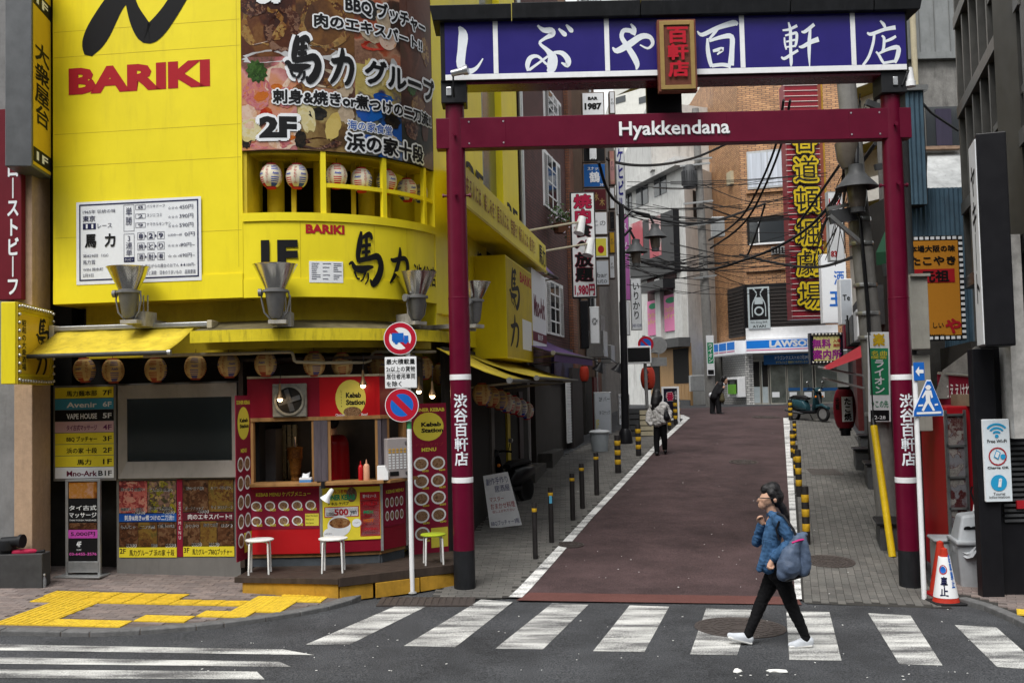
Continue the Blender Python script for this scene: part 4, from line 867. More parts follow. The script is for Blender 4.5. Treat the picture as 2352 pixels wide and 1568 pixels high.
ll=['leftmost lantern under the yellow awning', 'second lantern from the left under the yellow awning', 'lantern under the middle of the yellow awning', 'lantern above the dark shop window, right of the awning', 'lantern above the right end of the dark shop window', 'lantern above the extractor fan', 'lantern above the red kebab fascia, left one of two', 'lantern right above the yellow kebab oval', 'lantern left of the no-trucks sign plate', 'lantern right of the no-trucks sign plate', 'lantern beside the gate post, above the menu banner']
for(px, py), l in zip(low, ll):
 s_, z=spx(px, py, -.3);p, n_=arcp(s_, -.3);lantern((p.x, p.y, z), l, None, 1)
s0=S(460, 770);zc1, zc0=spx(600, 755, .32)[1], spx(600, 783, .32)[1]
can=thing('canopy', 'grimy yellow fascia canopy curving round above the kebab stall', 'canopy', loc=(0, 0, 0))
sweep(s0, S(985, 770)+.12, rr(.28, .32, zc0, zc1), 'fascia', MYlD, can)
sweep(s0+.01, S(985, 770)+.1, [(.279, zc1-.03), (.279, zc1-.01), (-.395, zc1+.16), (-.395, zc1+.14)], 'canopy_roof', M('canopy_top_dirty', (.12, .1, .05), .7, .4, 6, dirt=.5), can)
sweep(s0+.01, S(985, 770)+.1, rr(-.05, -.02, zc0-.08, zc0+.02), 'inner_batten', MYlO, can)
MAwn=M('awning_yellow', (.56, .43, .035), .6, .22, 5, .15, dirt=.65, dcol=(.12, .1, .03), dscale=2.2)
aw=thing('awning', 'faded yellow roll-out awning with silver cassette, left of the canopy', 'awning', loc=(0, 0, 0))
a_l, a_r=arcp(fu(128, 755)[0], .06)[0], arcp(fu(488, 746)[0], .06)[0]
zc=fu(300, 751)[1];dn=FAf.n
MB().bar((a_l.x, a_l.y, zc), (a_r.x, a_r.y, zc), .09, .07).build('cassette', MAlu, aw, bevel=.012)
for q in(a_l, a_r):MB().box(q.x-.035, q.x+.035, q.y-.06, q.y+.25, zc-.22 if q is a_l else zc-.06, zc+.05).build('end_bracket', MCream, aw, bevel=.01)
dd=(a_r-a_l).normalized();wl, wr_=a_l+dd*.08, a_r-dd*.22;out=.86
fz=at(240, 814, 12.95).z;N2=12;mb=MB()
for j in range(6):
 t=j/5
 for i in range(N2+1):
  q=wl+(wr_-wl)*(i/N2)+Vector((dn.x, dn.y))*out*t
  mb.v.append((q.x, q.y, zc-.03+(fz+.02-zc+.03)*t-.035*math.sin(math.pi*t)+.006*math.sin(i*2.1+j)))
for j in range(5):
 for i in range(N2):mb.f.append((j*13+i, (j+1)*13+i, (j+1)*13+i+1, j*13+i+1));mb.mi.append(0)
o=mb.build('awning_cloth', MAwn, aw, True);md=o.modifiers.new('s', 'SOLIDIFY');md.thickness=.006
q0, q1=wl+Vector((dn.x, dn.y))*out, wr_+Vector((dn.x, dn.y))*out
MB().cyl((q0.x-.05, q0.y, fz), (q1.x+.03, q1.y, fz), .028, n=12).build('front_bar', M('bar_dark', (.06, .06, .055), .5, .2, 9), aw, True)
MB().cyl((q0.x-.07, q0.y, fz), (q0.x-.045, q0.y, fz), .036, n=12).cyl((q1.x+.03, q1.y, fz), (q1.x+.07, q1.y, fz), .036, n=12).build('bar_cap', MAlu, aw, True)
for t in(.2, .8):
 q=wl+(wr_-wl)*t;e=q+Vector((dn.x, dn.y))*out*.98;k=(q+e)/2+dd*.2*(1 if t<.5 else-1);MB().tube([(q.x, q.y, zc-.05), (k.x, k.y, (zc+fz)/2-.08), (e.x, e.y, fz)], .018, 6).build('folding_arm', MAlu, aw, True)
pp=[]
for px, py in((330, 818), (400, 815), (530, 812), (666, 808), (672, 811), (676, 828), (681, 831), (735, 833), (838, 832), (850, 828), (855, 812), (862, 808), (1000, 808)):
 s_, z=spx(px, py, -.12);pp.append(tuple(warpA(s_, z, -.12)))
mb=MB().tube(pp, .022, 8);tag(mb.build('conduit_pipe', MCream, None, True), 'cream conduit pipe with two bends above the lanterns', 'pipe')
_lb=arcp(SL, -.42)[0];_rb=arcp(0, -.42)[0]
FBf=Fr(_lb, _rb)
gw=FBf.rect(270, 1096, 548, 1330)
zg0=gz(-4.5, 14)+SH-.02
fw=MB();u0, u1=FBf.uv(268, 1200)[0], FBf.uv(552, 1200)[0]
sf=thing('shopfront_unit', 'grey steel shop front below the awning with a wide dark window', 'shop front', FBf)
MB().box(u0, u1, 0, .3, zg0, FBf.uv(400, 878)[1]).build('front_panel', MGreyP, sf)
x0, x1, z0, z1=FBf.rect(276, 882, 548, 1096)
gx0, gx1, gz0, gz1=FBf.rect(293, 913, 533, 1058)
mb=MB();y0=-.06
V=[(x0, y0, z0), (x1, y0, z0), (x1, y0, z1), (x0, y0, z1), (gx0, -.012, gz0), (gx1, -.012, gz0), (gx1, -.012, gz1), (gx0, -.012, gz1)]
mb.add(V, [(0, 1, 5, 4), (1, 2, 6, 5), (2, 3, 7, 6), (3, 0, 4, 7)]);mb.add([(x0, y0, z0), (x1, y0, z0), (x1, y0, z1), (x0, y0, z1), (x0, 0, z0), (x1, 0, z0), (x1, 0, z1), (x0, 0, z1)], [(4, 5, 1, 0), (5, 6, 2, 1), (6, 7, 3, 2), (7, 4, 0, 3)])
mb.build('window_frame', M('window_surround', (.26, .24, .215), .5, .1, 4, dirt=.3), sf)
MB().box(gx0-.002, gx1+.002, -.011, -.004, gz0-.002, gz1+.002).build('window_pane', GLASS('dark_glass', (.012, .016, .016), .06), sf)
x0, x1, z0, z1=FBf.rect(276, 1104, 408, 1262)
P4=[FOOD('print_menu%d'%i, r, 17, i*3.1)for i, r in enumerate(([(.05, .02, .02), (.4, .08, .08), (.6, .25, .2), (.55, .4, .3)], [(.5, .45, .02), (.05, .05, .03), (.35, .22, .18), (.6, .55, .05)], [(.03, .015, .01), (.12, .05, .02), (.2, .1, .05), (.3, .2, .12)], [(.05, .02, .01), (.2, .1, .03), (.3, .2, .05), (.1, .1, .03)]))]
def poster(x0p, y0p, x1p, y1p, grid, foot, ribbon, rib_mat, yel):
 a, b, z0, z1=FBf.rect(x0p, y0p, x1p, y1p);h=z1-z0;w_=b-a
 g=MB().box(a, b, -.008, -.0005, z0, z1).build('menu_poster', MInk, sf)
 zz=lambda f:z1-h*f
 for i, k in enumerate(grid[0]):MB().box(a+w_*i/2+.004, a+w_*(i+1)/2-.004, -.0105, -.0085, zz(.42), zz(.005)).build('food_print', P4[k], g)
 MB().box(a, b, -.0108, -.0085, zz(.535), zz(.43)).build('ribbon', rib_mat, g);txt(ribbon, (a+w_*.1, b-w_*.04, zz(.52), zz(.45)), -.0115, MPaperW, g, .02)
 for i, k in enumerate(grid[1]):MB().box(a+w_*i/3+.004, a+w_*(i+1)/3-.004, -.0105, -.0085, zz(.86), zz(.545)).build('food_print', P4[k], g)
 MB().box(a, b, -.0108, -.0085, z0, zz(.87)).build('footer', yel, g)
 t, f=foot;txt(t, (a+.01, a+w_*.12, zz(.95), zz(.885)), -.0115, MInk, g, .02);txt(f, (a+w_*.18, b-w_*.04, zz(.98), zz(.9)), -.0115, MInk, g, .02)
 for(fx, fy, t, s_)in(grid[2]):txt(t, (a+w_*fx, a+w_*(fx+s_), zz(fy+.045), zz(fy)), -.0125, MInk, g, .02, outline=MPaperW, obold=.09)
MYel2=PRINT('print_yellow', (.72, .6, .03))
poster(274, 1103, 406, 1279, ([0, 1], [2, 3, 2], [(.03, .09, '海の幸十点盛り!', .42), (.53, .1, 'どんぶり茶碗も', .4), (.03, .35, '海鮮刺し十点盛り', .4), (.54, .34, 'はまぐり茶碗蒸し', .4), (.27, .395, '¥980', .18), (.78, .395, '¥590', .18), (.02, .58, 'もんじゃ', .26), (.36, .58, '二刀流', .26), (.68, .57, '自慢の味', .28), (.12, .82, '¥390', .18), (.56, .82, '時価', .1), (.8, .82, '¥590', .18)]), ('2F', '馬力グループ 浜の家 十段'), '刺身&焼きor煮つけの二刀流!!', PRINT('print_blue', (.03, .13, .42)), MYel2)
a, b, z0, z1=FBf.rect(407, 1100, 420, 1278);rm=MB().box(a, b, -.009, -.0005, z0, z1).build('menu_strip', PRINT('print_crimson', (.22, .008, .03)), sf);txt('オススメMENU', (a+.015, b-.015, z0+(z1-z0)*.22, z1-(z1-z0)*.28), -.0105, MPaperW, rm, .0, True)
poster(421, 1100, 538, 1277, ([2, 3], [2, 3, 2], [(.05, .09, '銀のモチ豚!', .36), (.55, .09, 'ハラミ・切り落とし', .42), (.04, .35, 'ポークチョップ', .36), (.55, .34, 'サイコロステーキ', .42), (.3, .395, '¥980', .2), (.04, .58, 'かりかり', .26), (.4, .57, '海老と野菜', .28), (.74, .58, 'BBQ', .22), (.16, .82, '¥690', .2), (.5, .82, '¥590', .2)]), ('3F', '馬力グループBBQブッチャー'), '肉のエキスパート!!', PRINT('print_maroon', (.1, .008, .02)), MYel2)
x0, x1, z0, z1=FBf.rect(128, 884, 271, 1103)
di=thing('floor_directory', 'eight-row floor directory sign in a grey frame under the awning', 'sign', FBf)
MB().box(x0, x1, -.06, .06, z0, z1).build('frame', MGreyP, di, bevel=.006)
rows=[('馬力麺本部', '7F', MYel2, MInk), ('Avenir', '6F', PRINT('print_cyan', (.05, .27, .42)), MPaperW), ('VAPE HOUSE', '5F', MInk, MPaperW), ('タイ古式マッサージ', '4F', PRINT('print_pink', (.55, .36, .38)), PRINT('ink_plum', (.13, .02, .09))), ('BBQ ブッチャー', '3F', MYel2, MInk), ('浜の家 十段', '2F', MYel2, MInk), ('馬力', '1F', MYel2, MInk), ('Mno-Ark', 'B1F', MPaperW, PRINT('ink_wine', (.12, .01, .03)))]
a, b=x0+.03, x1-.03;hh=(z1-z0-.06)/8
for i, (t, f, bm_, tm)in enumerate(rows):
 zt=z1-.03-i*hh;r=MB().box(a, b, -.066, -.0605, zt-hh+.008, zt).build('directory_row', bm_, di);w_=b-a
 txt(t, (a+w_*(.38 if len(t)<4 else.2), a+w_*(.62 if len(t)<4 else.72), zt-hh*.78, zt-hh*.3), -.068, tm, r, .025);txt(f, (b-w_*(.26 if i>6 else.18), b-w_*.03, zt-hh*.75, zt-hh*.3), -.068, tm if i!=7 else MInk, r, .02)
p=gnd(192, 1322, SH);st=thing('stand_sign', 'narrow black and pink massage stand sign on the paving under the directory', 'sign', loc=(p.x, p.y, p.z), rz=H0)
w_=78*p.y/FW/2;h_=at(192, 1100, p.y).z-p.z
m_=MB()
for sg in(-1, 1):m_.box(sg*w_-.02, sg*w_+.02, -.02, .02, 0, h_)
m_.box(-w_, w_, -.02, .02, h_-.03, h_);m_.box(-w_-.1, w_+.1, -.18, .12, .0, .02);m_.box(-w_, w_, -.02, .02, .05, .2)
m_.build('frame', MAlu, st, bevel=.004)
pn=MB().box(-w_+.021, w_-.021, -.012, .012, .201, h_-.031).build('panel', MInk, st)
ph=h_-.23;Z=lambda f:h_-.03-ph*f
MB().box(-w_+.03, w_-.03, -.014, -.0125, Z(.21), Z(.01)).build('photo_print', FOOD('print_gold_flower', [(.02, .005, .03), (.4, .16, .02), (.5, .25, .05), (.7, .55, .6)], 6, 40), pn)
MB().box(-w_+.03, w_-.03, -.014, -.0125, Z(.6), Z(.52)).build('photo_print', P4[2], pn)
MB().box(-w_+.021, w_-.021, -.014, -.0125, Z(.71), Z(.605)).build('price_band', PRINT('print_magenta', (.42, .06, .34)), pn)
for t, f0, f1, wf, mt, bo in(('タイ古式', .3, .36, .85, MPaperW, .02), ('マッサージ', .39, .45, .85, MPaperW, .02), ('THAI YOGA MASSAGE', .475, .495, .85, MPaperW, 0), ('5,000円', .63, .685, .75, MInk, .02), ('4F', .75, .82, .4, MPaperW, .02), ('渋谷本店', .845, .865, .4, MPaperW, 0), ('03-6455-3576', .89, .925, .85, PRINT('ink_magenta', (.6, .1, .4)), .01)):
 txt(t, (-w_*wf, w_*wf if wf>.5 else-w_*.1, Z(f1), Z(f0)), -.0155, mt, pn, bo)
# ================================================================ left edge: neighbour house and projecting signs
def pz(px, py, z):
 d=ray(px, py);t=(z-CAM.z)/d.z;return CAM+d*t
MBeige=M('beige_stucco', (.4, .28, .19), .9, .12, 14, .6, dirt=.3, bscale=60)
MGreyW=M('grey_plaster', (.2, .2, .2), .85, .2, 3, .4, dirt=.35)
nb=thing('neighbour_house', 'dark neighbouring house at the left edge with beige stucco pillar', 'building', loc=(0, 0, 0))
q0, q1=at(32, 1100, 13.75), at(74, 1100, 13.75)
MB().box(q0.x, q1.x, 13.75, 14.3, 0, 9.5).build('pillar', MBeige, nb, bevel=.01)
MB().box(-9.5, q0.x-.004, 13.95, 14.4, 0, 9.5).build('side_wall', MGreyW, nb)
MB().box(-9.5, -6.33, 14.7, 22, 0, 13).build('house_body', MDarkW, nb)
l1=Vector((at(97, 1300, 13.5).x, 13.5, 0))
MB().box(-9.5, l1.x, l1.y, 13.745, .02, at(60, 1272, l1.y).z).build('ledge', M('ledge_stone', (.05, .05, .05), .6, .2, 6), nb, bevel=.01)
lz=at(60, 1272, l1.y).z
um=thing('folded_umbrella', 'folded crimson umbrella lying on the dark ledge', 'umbrella', loc=at(56, 1267, l1.y+.1))
MB().lathe([(.01, -.17), (.035, -.15), (.042, 0), (.035, .14), (.012, .17)], 12, rot=Matrix.Rotation(RAD(88), 3, 'Y')).build('canopy', M('umbrella_red', (.35, .01, .05), .6, .25, 30), um, True)
MB().cyl((.16, 0, 0), (.27, 0, .01), .018, n=8).build('handle', MBlkS, um, True)
sp=thing('standpipe', 'dark iron standpipe with round hose outlet at the left edge', 'standpipe', loc=(at(14, 1300, 13.62).x, 13.62, 0))
zz=lambda py:at(18, py, 13.62).z
MB().cyl((0, 0, lz-.02), (0, 0, zz(1245)), .08, n=16).lathe([(.12, zz(1262)), (.13, zz(1252)), (.12, zz(1240))], 16).build('riser', MBlk, sp, True)
MB().cyl((-.05, 0, zz(1245)), (.2, -.03, zz(1242)), .07, n=16).cyl((.2, -.03, zz(1242)), (.24, -.035, zz(1242)), .09, n=16).build('outlet', MBlk, sp, True)
bt=thing('water_bottle', 'small clear plastic water bottle standing by the ledge corner', 'bottle', loc=(at(101, 1320, 13.55).x, 13.55, gz(-6, 13.5)+SH))
MB().lathe([(.028, 0), (.03, .02), (.03, .11), (.014, .15), (.013, .165)], 12).build('bottle_body', M('bottle_plastic', (.5, .52, .55), .15, .1, 20, trans=.6), bt, True);MB().lathe([(.016, .165), (.016, .185)], 12).build('cap', MWhite, bt)
rb=Fr((at(-30, 500, 13.7).x, 13.7), (at(50, 500, 13.65).x, 13.65))
g=thing('vertical_shop_sign', 'dark red vertical sign with white katakana at the left edge', 'sign', rb)
x0, x1, z0, z1=rb.rect(-14, 250, 49, 688);MB().box(x0, x1, 0, .2, z0, z1).build('board', M('sign_crimson', (.12, .006, .014), .5, .1, 4), g, bevel=.008)
a, b, c, d=rb.rect(15, 365, 45, 680);txt('ローストビーフ', (a, b, c, d), -.004, MPaperW, g, .04, True)
b0, b1=Vector((-6.2, 13.2)), Vector((-6.3, 13.98))
fs=Fr(b0, b1);g=thing('projecting_sign', 'tall projecting box sign with silver edge and yellow face of black characters', 'sign', fs)
z0, z1=fs.uv(76, 384)[1], 8.6
MB().box(0, fs.len, 0, .33, z0, z1).build('cabinet', M('cabinet_steel', (.13, .135, .14), .4, .1, 5, metal=.5, dirt=.2), g, bevel=.01)
f_=MB().box(.05, fs.len-.02, -.006, -.0005, z0+.04, z1).build('face', M('sign_amber', (.62, .42, .02), .4, .06, 3), g)
for y0, y1 in((349, 382), (-6, 28)):
 zz1, zz0=fs.uv(95, y0)[1], fs.uv(95, y1)[1];q=MB().box(.05, fs.len-.02, -.01, -.0065, zz0, zz1).build('floor_plate', MInk, g);txt('1F', (.16, fs.len-.16, zz0+.04, zz1-.04), -.012, MPaperW, q, .03)
txt('大衆屋台', (.1, fs.len-.08, fs.uv(95, 292)[1], fs.uv(95, 102)[1]), -.008, MInk, f_, .035, True)
b0, b1=Vector((-6.13, 12.62)), Vector((-6.3, 14.0))
fs=Fr(b0, b1);g=thing('bulb_sign', 'yellow projecting sign framed with small bulbs, black brushed characters', 'sign', fs)
z0, z1=fs.uv(60, 882)[1], fs.uv(60, 699)[1];L_=fs.len
MB().box(0, L_, 0, .17, z0, z1).build('cabinet', MYl, g, bevel=.008)
m_=MB();t=.1
for a, b, c, d in((.02, t, z0, z1), (L_-t, L_, z0, z1), (t, L_-t, z0, z0+t), (t, L_-t, z1-t, z1)):m_.box(a, b, -.02, -.0005, c, d)
m_.build('bulb_rim', MYlO, g)
MB().box(t+.04, L_-t-.03, -.008, -.0006, z0+t+.03, z1-t-.03).build('face', M('sign_amber', (.62, .42, .02)), g)
MBulb=M('clear_bulb', (.5, .48, .42), .08, .05, 5, metal=.6)
bmsh=MB().ball((0, 0, 0), .023, 8, 6).mesh('bulb');bmsh.materials.append(MBulb);bmsh.polygons.foreach_set('use_smooth', [True]*len(bmsh.polygons))
bl=[(.05, z0+.05+(z1-z0-.1)*i/9)for i in range(10)]+[(L_-.04, z0+.05+(z1-z0-.1)*i/9)for i in range(10)]+[(.05+(L_-.1)*i/13, z)for i in range(1, 13)for z in(z0+.04, z1-.04)]
for x, z in bl:
 o=bpy.data.objects.new('bulb', bmsh);COL.objects.link(o);o.parent=g;o.location=(x, -.035, z)
txt('昭和の大衆酒場', (.2, .36, z0+.17, z1-.2), -.01, MInk, g, .02, True)
brush(BR['馬'], (L_*.52, L_*.93, z0+(z1-z0)*.5, z1-.14), -.011, MInk, g);brush(BR['力'], (L_*.48, L_*.86, z0+.13, z0+(z1-z0)*.46), -.011, MInk, g)
# ================================================================ kebab stall
MRedP=M('stall_red', (.42, .008, .012), .3, .06, 3, coat=.2);MRedD=M('stall_darkred', (.2, .006, .018), .4, .1, 3);MMaroon=PRINT('menu_maroon', (.2, .008, .03))
MWood=M('stall_wood', (.3, .16, .06), .55, .25, 9, .2, stretch=6);MWoodD=M('stall_wood_dark', (.045, .032, .025), .7, .35, 9, .3, stretch=5)
MOchre=M('ochre_board', (.42, .23, .025), .7, .18, 8, .3, dirt=.55, dcol=(.08, .05, .02), dscale=4)
DZ=.32
deck=thing('wooden_deck', 'low dark timber deck with ochre skirting in front of the kebab stall', 'deck', loc=(0, 0, 0))
dl, dc, dr=pz(540, 1325, DZ), pz(778, 1329, DZ), pz(1046, 1297, DZ)
def plank(a, b, n_=8):
 pass
back_l, back_r=Vector((dl.x+.1, 14.5)), Vector((dr.x-.1, 15.0))
for i in range(7):
 t0, t1=i/7, (i+1)/7
 A=[dl.to_2d().lerp(back_l, t0), dc.to_2d().lerp(Vector((dc.x+.3, 14.6)), t0), dc.to_2d().lerp(Vector((dc.x+.3, 14.6)), t1), dl.to_2d().lerp(back_l, t1)]
 MB().slab([(p.x, p.y)for p in A], DZ-.03, DZ-.002*(i%2)).build('plank', MWoodD, deck, bevel=.003)
 B=[dc.to_2d().lerp(Vector((dc.x+.3, 14.6)), t0), dr.to_2d().lerp(back_r, t0), dr.to_2d().lerp(back_r, t1), dc.to_2d().lerp(Vector((dc.x+.3, 14.6)), t1)]
 MB().slab([(p.x, p.y)for p in B], DZ-.03, DZ-.002*((i+1)%2)).build('plank', MWoodD, deck, bevel=.003)
MB().bar((dl.x, dl.y-.01, DZ-.03), (dc.x, dc.y-.01, DZ-.03), .03, .07).build('deck_edge', MWoodD, deck, bevel=.004)
MB().bar((dc.x, dc.y-.012, DZ-.04), (dr.x, dr.y-.012, DZ-.04), .03, .11).build('deck_edge', MWoodD, deck, bevel=.004)
def skirt(a, b, top):
 m_=MB();d=Vector((b.x-a.x, b.y-a.y, 0)).normalized();n_=Vector((-d.y, d.x, 0))*.03
 za, zb=gz(a.x, a.y), gz(b.x, b.y)
 P=[a, b, b+n_, a+n_];zs=[za, zb, zb, za]
 m_.add([(p.x, p.y, z)for p, z in zip(P, zs)]+[(p.x, p.y, top)for p in P], [(3, 2, 1, 0), (4, 5, 6, 7), (0, 1, 5, 4), (1, 2, 6, 5), (2, 3, 7, 6), (3, 0, 4, 7)])
 m_.build('skirting_board', MOchre, deck, bevel=.003)
e=(dc-dl).normalized();dl2=dl+e*.1
skirt(dl2, dc-e*.01, DZ-.066)
f=(dr-dc);skirt(dc+f*.01, dc+f*.28, DZ-.1);skirt(dc+f*.31+Vector((0, -.05, 0)), dc+f*.68+Vector((0, -.05, 0)), DZ-.1);skirt(dc+f*.69+Vector((0, -.04, 0)), dc+f*.99, DZ-.1)
W=[at(571, 1200, 13.95), at(738, 1200, 13.93), at(877, 1200, 14.05), at(934, 1200, 14.5)]
F1, F2, F3=Fr(W[0], W[1]), Fr(W[1], W[2]), Fr(W[2], W[3])
stall=thing('kebab_stall', 'red kebab stall with wooden service windows under the yellow canopy', 'food stall', loc=(0, 0, 0))
def sub(fr, name='stall_side'):
 return fr
def onf(fr, o):o.location=fr.p0;o.rotation_euler[2]=fr.a;return o
zc_=F1.uv(650, 1109)[1]
for fr, x0, x1 in((F1, 571, 738), (F2, 738, 877), (F3, 877, 934)):
 a, b, z0, z1=fr.rect(x0, 1120, x1, 1272);zt=z1
 onf(fr, MB().box(.002, fr.len-.002, .0, .05, F1.uv(650, 1272)[1], zc_-.05).build('counter_front', MRedP if fr is F1 else MRedD, stall, bevel=.004))
 onf(fr, MB().box(.0, fr.len, .03, .08, DZ+.12, F1.uv(650, 1272)[1]).build('plinth', MWood, stall));onf(fr, MB().box(0, fr.len, .05, .1, DZ, DZ+.12).build('plinth_base', M('slate_board', (.06, .07, .08), .7, .2, 8), stall))
 onf(fr, MB().box(-.05 if fr is not F1 else-.12, fr.len+.03, -.2, .16, zc_-.03, zc_+.012).build('counter_shelf', MWood, stall, bevel=.004))
 onf(fr, MB().box(fr.len-.018, fr.len+.018, -.012, .0, F1.uv(650, 1272)[1], zc_-.05).build('edge_trim', MAlu, stall))
onf(F1, MB().box(-.012, .012, -.012, .0, F1.uv(650, 1272)[1], zc_-.05).build('edge_trim', MAlu, stall))
MYelT=PRINT('menu_yellow', (.62, .55, .06));FD=[FOOD('print_kebab%d'%i, [(.06, .02, .01), (.2, .1, .04), (.36, .22, .12), (.5, .36, .24), (.14, .06, .03)], 40, i*5.3)for i in range(3)]
def board(fr, x0, y0, x1, y1, mat, name='menu_board', off=.006, par=None):
 a, b, z0, z1=fr.rect(x0, y0, x1, y1);o=onf(fr, MB().box(a, b, -off, -.001, z0, z1).build(name, mat, par or stall));return o, a, b, z0, z1
def lay(o, a, b, z0, z1, y=-.008):
 """returns helpers that place print on a board by fractions (x right, y down)"""
 B=lambda x0, y0, x1, y1:(a+(b-a)*x0, a+(b-a)*x1, z1-(z1-z0)*y1, z1-(z1-z0)*y0)
 def T(t, x0, y0, x1, y1, mat=MInk, bold=.02, vert=False):return txt(t, B(x0, y0, x1, y1), y-.002, mat, o, bold, vert)
 def Rct(x0, y0, x1, y1, mat, name='print_block'):
  p, q, r, s=B(x0, y0, x1, y1);return MB().box(p, q, y, y+.0018, r, s).build(name, mat, o)
 def D(cx, cy, rx, mat, ry=None, name='print_disc'):
  if name=='dish_print':D(cx, cy, rx, MPaperW, ry, 'plate_print');rx, ry=rx*.78, (ry or rx)*.74
  p, q, r, s=B(cx-rx, cy-(ry or rx), cx+rx, cy+(ry or rx));return MB().disc(((p+q)/2, (r+s)/2), (q-p)/2, (s-r)/2, 24, y-.0004-.0008*(name!='plate_print')-.0002*random.random()).build(name, mat, o)
 return B, T, Rct, D
o, a, b, z0, z1=board(F1, 573, 1122, 733, 1214, MMaroon);B, T, Rc, D=lay(o, a, b, z0, z1)
T('KEBAB MENU ケバブメニュー', .1, .07, .88, .18, MYelT, .03)
for i in range(5):
 for j in range(2):
  if j==1 and i==4:continue
  cx, cy=.1+i*.195, .42+j*.38;D(cx, cy, .075, FD[(i+j)%3], .12, 'dish_print');T(('¥500', '¥550', '¥580', '¥600', '¥550', '¥600', '¥650', '¥680', '¥700')[i+5*j], cx+.0, cy+.06, cx+.085, cy+.13, MYelT, .02)
Rc(.8, .63, .995, .93, MYelT);T('Select The Sauce', .81, .66, .98, .7, MInk, 0);T('Mild Sauce', .81, .75, .92, .79, MInk, 0);T('Hot Sauce', .81, .84, .92, .88, MInk, 0)
o, a, b, z0, z1=board(F2, 741, 1118, 875, 1239, PRINT('poster_yellow', (.7, .58, .04)), 'price_poster', .012);B, T, Rc, D=lay(o, a, b, z0, z1, -.014)
T('トルコ名物', .15, .04, .42, .11, MRedT, .03);T('DONER KEBAB', .03, .13, .56, .24, PRINT('ink_green', (.02, .22, .1)), .05);T('ドネル ケバブ', .1, .27, .45, .33, MInk, .03)
Rc(.03, .36, .62, .56, MRedT);Rc(.045, .375, .605, .545, MPaperW);T('500', .2, .4, .44, .53, MRedT, .04);T('yen', .47, .44, .58, .54, MInk, .02)
Rc(.06, .46, .2, .53, PRINT('kebab_brown', (.2, .08, .03)))
D(.28, .73, .2, MPaperW, .2);D(.29, .67, .18, FOOD('print_kebab_meat', [(.1, .03, .01), (.22, .09, .03), (.4, .2, .08), (.5, .36, .2)], 20, 3), .1);D(.09, .87, .085, MPaperW, .1);D(.58, .68, .08, MPaperW, .08);T('お持ち帰り', .03, .85, .15, .88, MInk, 0);T('こんがり', .53, .66, .63, .69, MInk, 0)
D(.5, .14, .09, FOOD('print_kebab_meat2', [(.1, .05, .03), (.2, .12, .08), (.3, .2, .14), (.3, .2, .14)], 20, 9), .14)
Rc(.64, .1, .985, .94, MRedT);Rc(.655, .25, .97, .925, MPaperW);T('選べるソース', .69, .15, .92, .21, MPaperW, .02)
for i, (t, m_, s_)in enumerate((('MILD', MRedT, 'マイルド'), ('MIX', PRINT('ink_green', 0), 'ミックス'), ('HOT', PRINT('ink_orange', (.55, .14, .02)), 'ホット'), ('ORIGINAL', MRedT, 'オリジナル'))):
 y=.29+i*.16;T(t, .7, y, .7+.06*min(len(t), 4.2), y+.065, m_, .04);T(s_, .72, y+.085, .9, y+.12, MInk, 0)
o, a, b, z0, z1=board(F3, 881, 1118, 931, 1205, MMaroon);B, T, Rc, D=lay(o, a, b, z0, z1)
T('KEBAB MENU', .1, .05, .9, .14, MYelT, .02)
for i in range(4):
 for j in range(2):D(.14+i*.22, .38+j*.35, .08, FD[(i+j)%3], .13, 'dish_print')
zl=F1.uv(650, 967)[1];zf1=F1.uv(650, 868)[1]
def post(fr, x0, x1, mat, y0=0, y1=.1, name='post', zt=None):
 a, b=fr.uv(x0, 1030)[0], fr.uv(x1, 1030)[0];return onf(fr, MB().box(a, b, y0, y1, zc_+.012, zt or zl).build(name, mat, stall, bevel=.003))
MPlum=M('plum_grey_wood', (.1, .085, .1), .7, .3, 14, .3, stretch=8)
post(F1, 566, 582, MWood);post(F1, 716, 721, MWood);post(F1, 721, 738, MPlum, -.01, .1);post(F2, 738, 753, MPlum, -.01, .1);post(F2, 753, 760, MWood);post(F2, 862, 868, MWood);post(F2, 868, 876, MPlum);post(F3, 878, 890, MPlum);post(F3, 890, 895, MWood);post(F3, 928, 934, MWood)
for fr in(F1, F2, F3):
 onf(fr, MB().box(-.02, fr.len, -.015, .1, zl, zl+.05).build('lintel', MWood, stall, bevel=.003));onf(fr, MB().box(.0, fr.len, 0, .06, zl+.05, zf1).build('fascia', MRedP if fr is F2 else MRedD, stall))
 onf(fr, MB().box(.0, fr.len, -.01, .06, zf1, zf1+.03).build('fascia_rail', MCream, stall))
o, a, b, z0, z1=board(F2, 741, 871, 862, 962, MRedP, 'name_board', .008);B, T, Rc, D=lay(o, a, b, z0, z1, -.01)
D(.53, .48, .29, PRINT('oval_yellow', (.62, .55, .1)), .47, 'yellow_oval');T('Kebab', .44, .33, .73, .47, MInk, .05);T('Station', .44, .51, .8, .65, MInk, .05);T('Little', .33, .25, .38, .7, MInk, .01, True);D(.56, .82, .17, FD[0], .13, 'bowl_print');D(.56, .77, .14, FOOD('print_kebab_meat', []), .07);T('Chicken', .24, .86, .41, .92, MPaperW, .01);T('Beef', .73, .86, .85, .92, MPaperW, .01)
x0, x1, z0, z1=F1.rect(628, 881, 706, 957);fan=onf(F1, MB().box(x0, x1, -.06, -.0, z0, z1).build('extractor_fan', M('fan_grime', (.2, .19, .16), .8, .35, 12, .4, dirt=.6), stall, bevel=.012))
cx, cz, rr_=(x0+x1)/2, (z0+z1)/2, (x1-x0)*.38
MB().lathe([(rr_+.03, -.0), (rr_+.03, .02), (rr_, .02), (rr_, -.002)], 24, (cx, -.06, cz), rot=Matrix.Rotation(RAD(90), 3, 'X')).build('fan_ring', M('fan_grime', 0), fan, True)
MB().disc((cx, cz), rr_, rr_, 24, -.0615).build('fan_opening', MDark, fan)
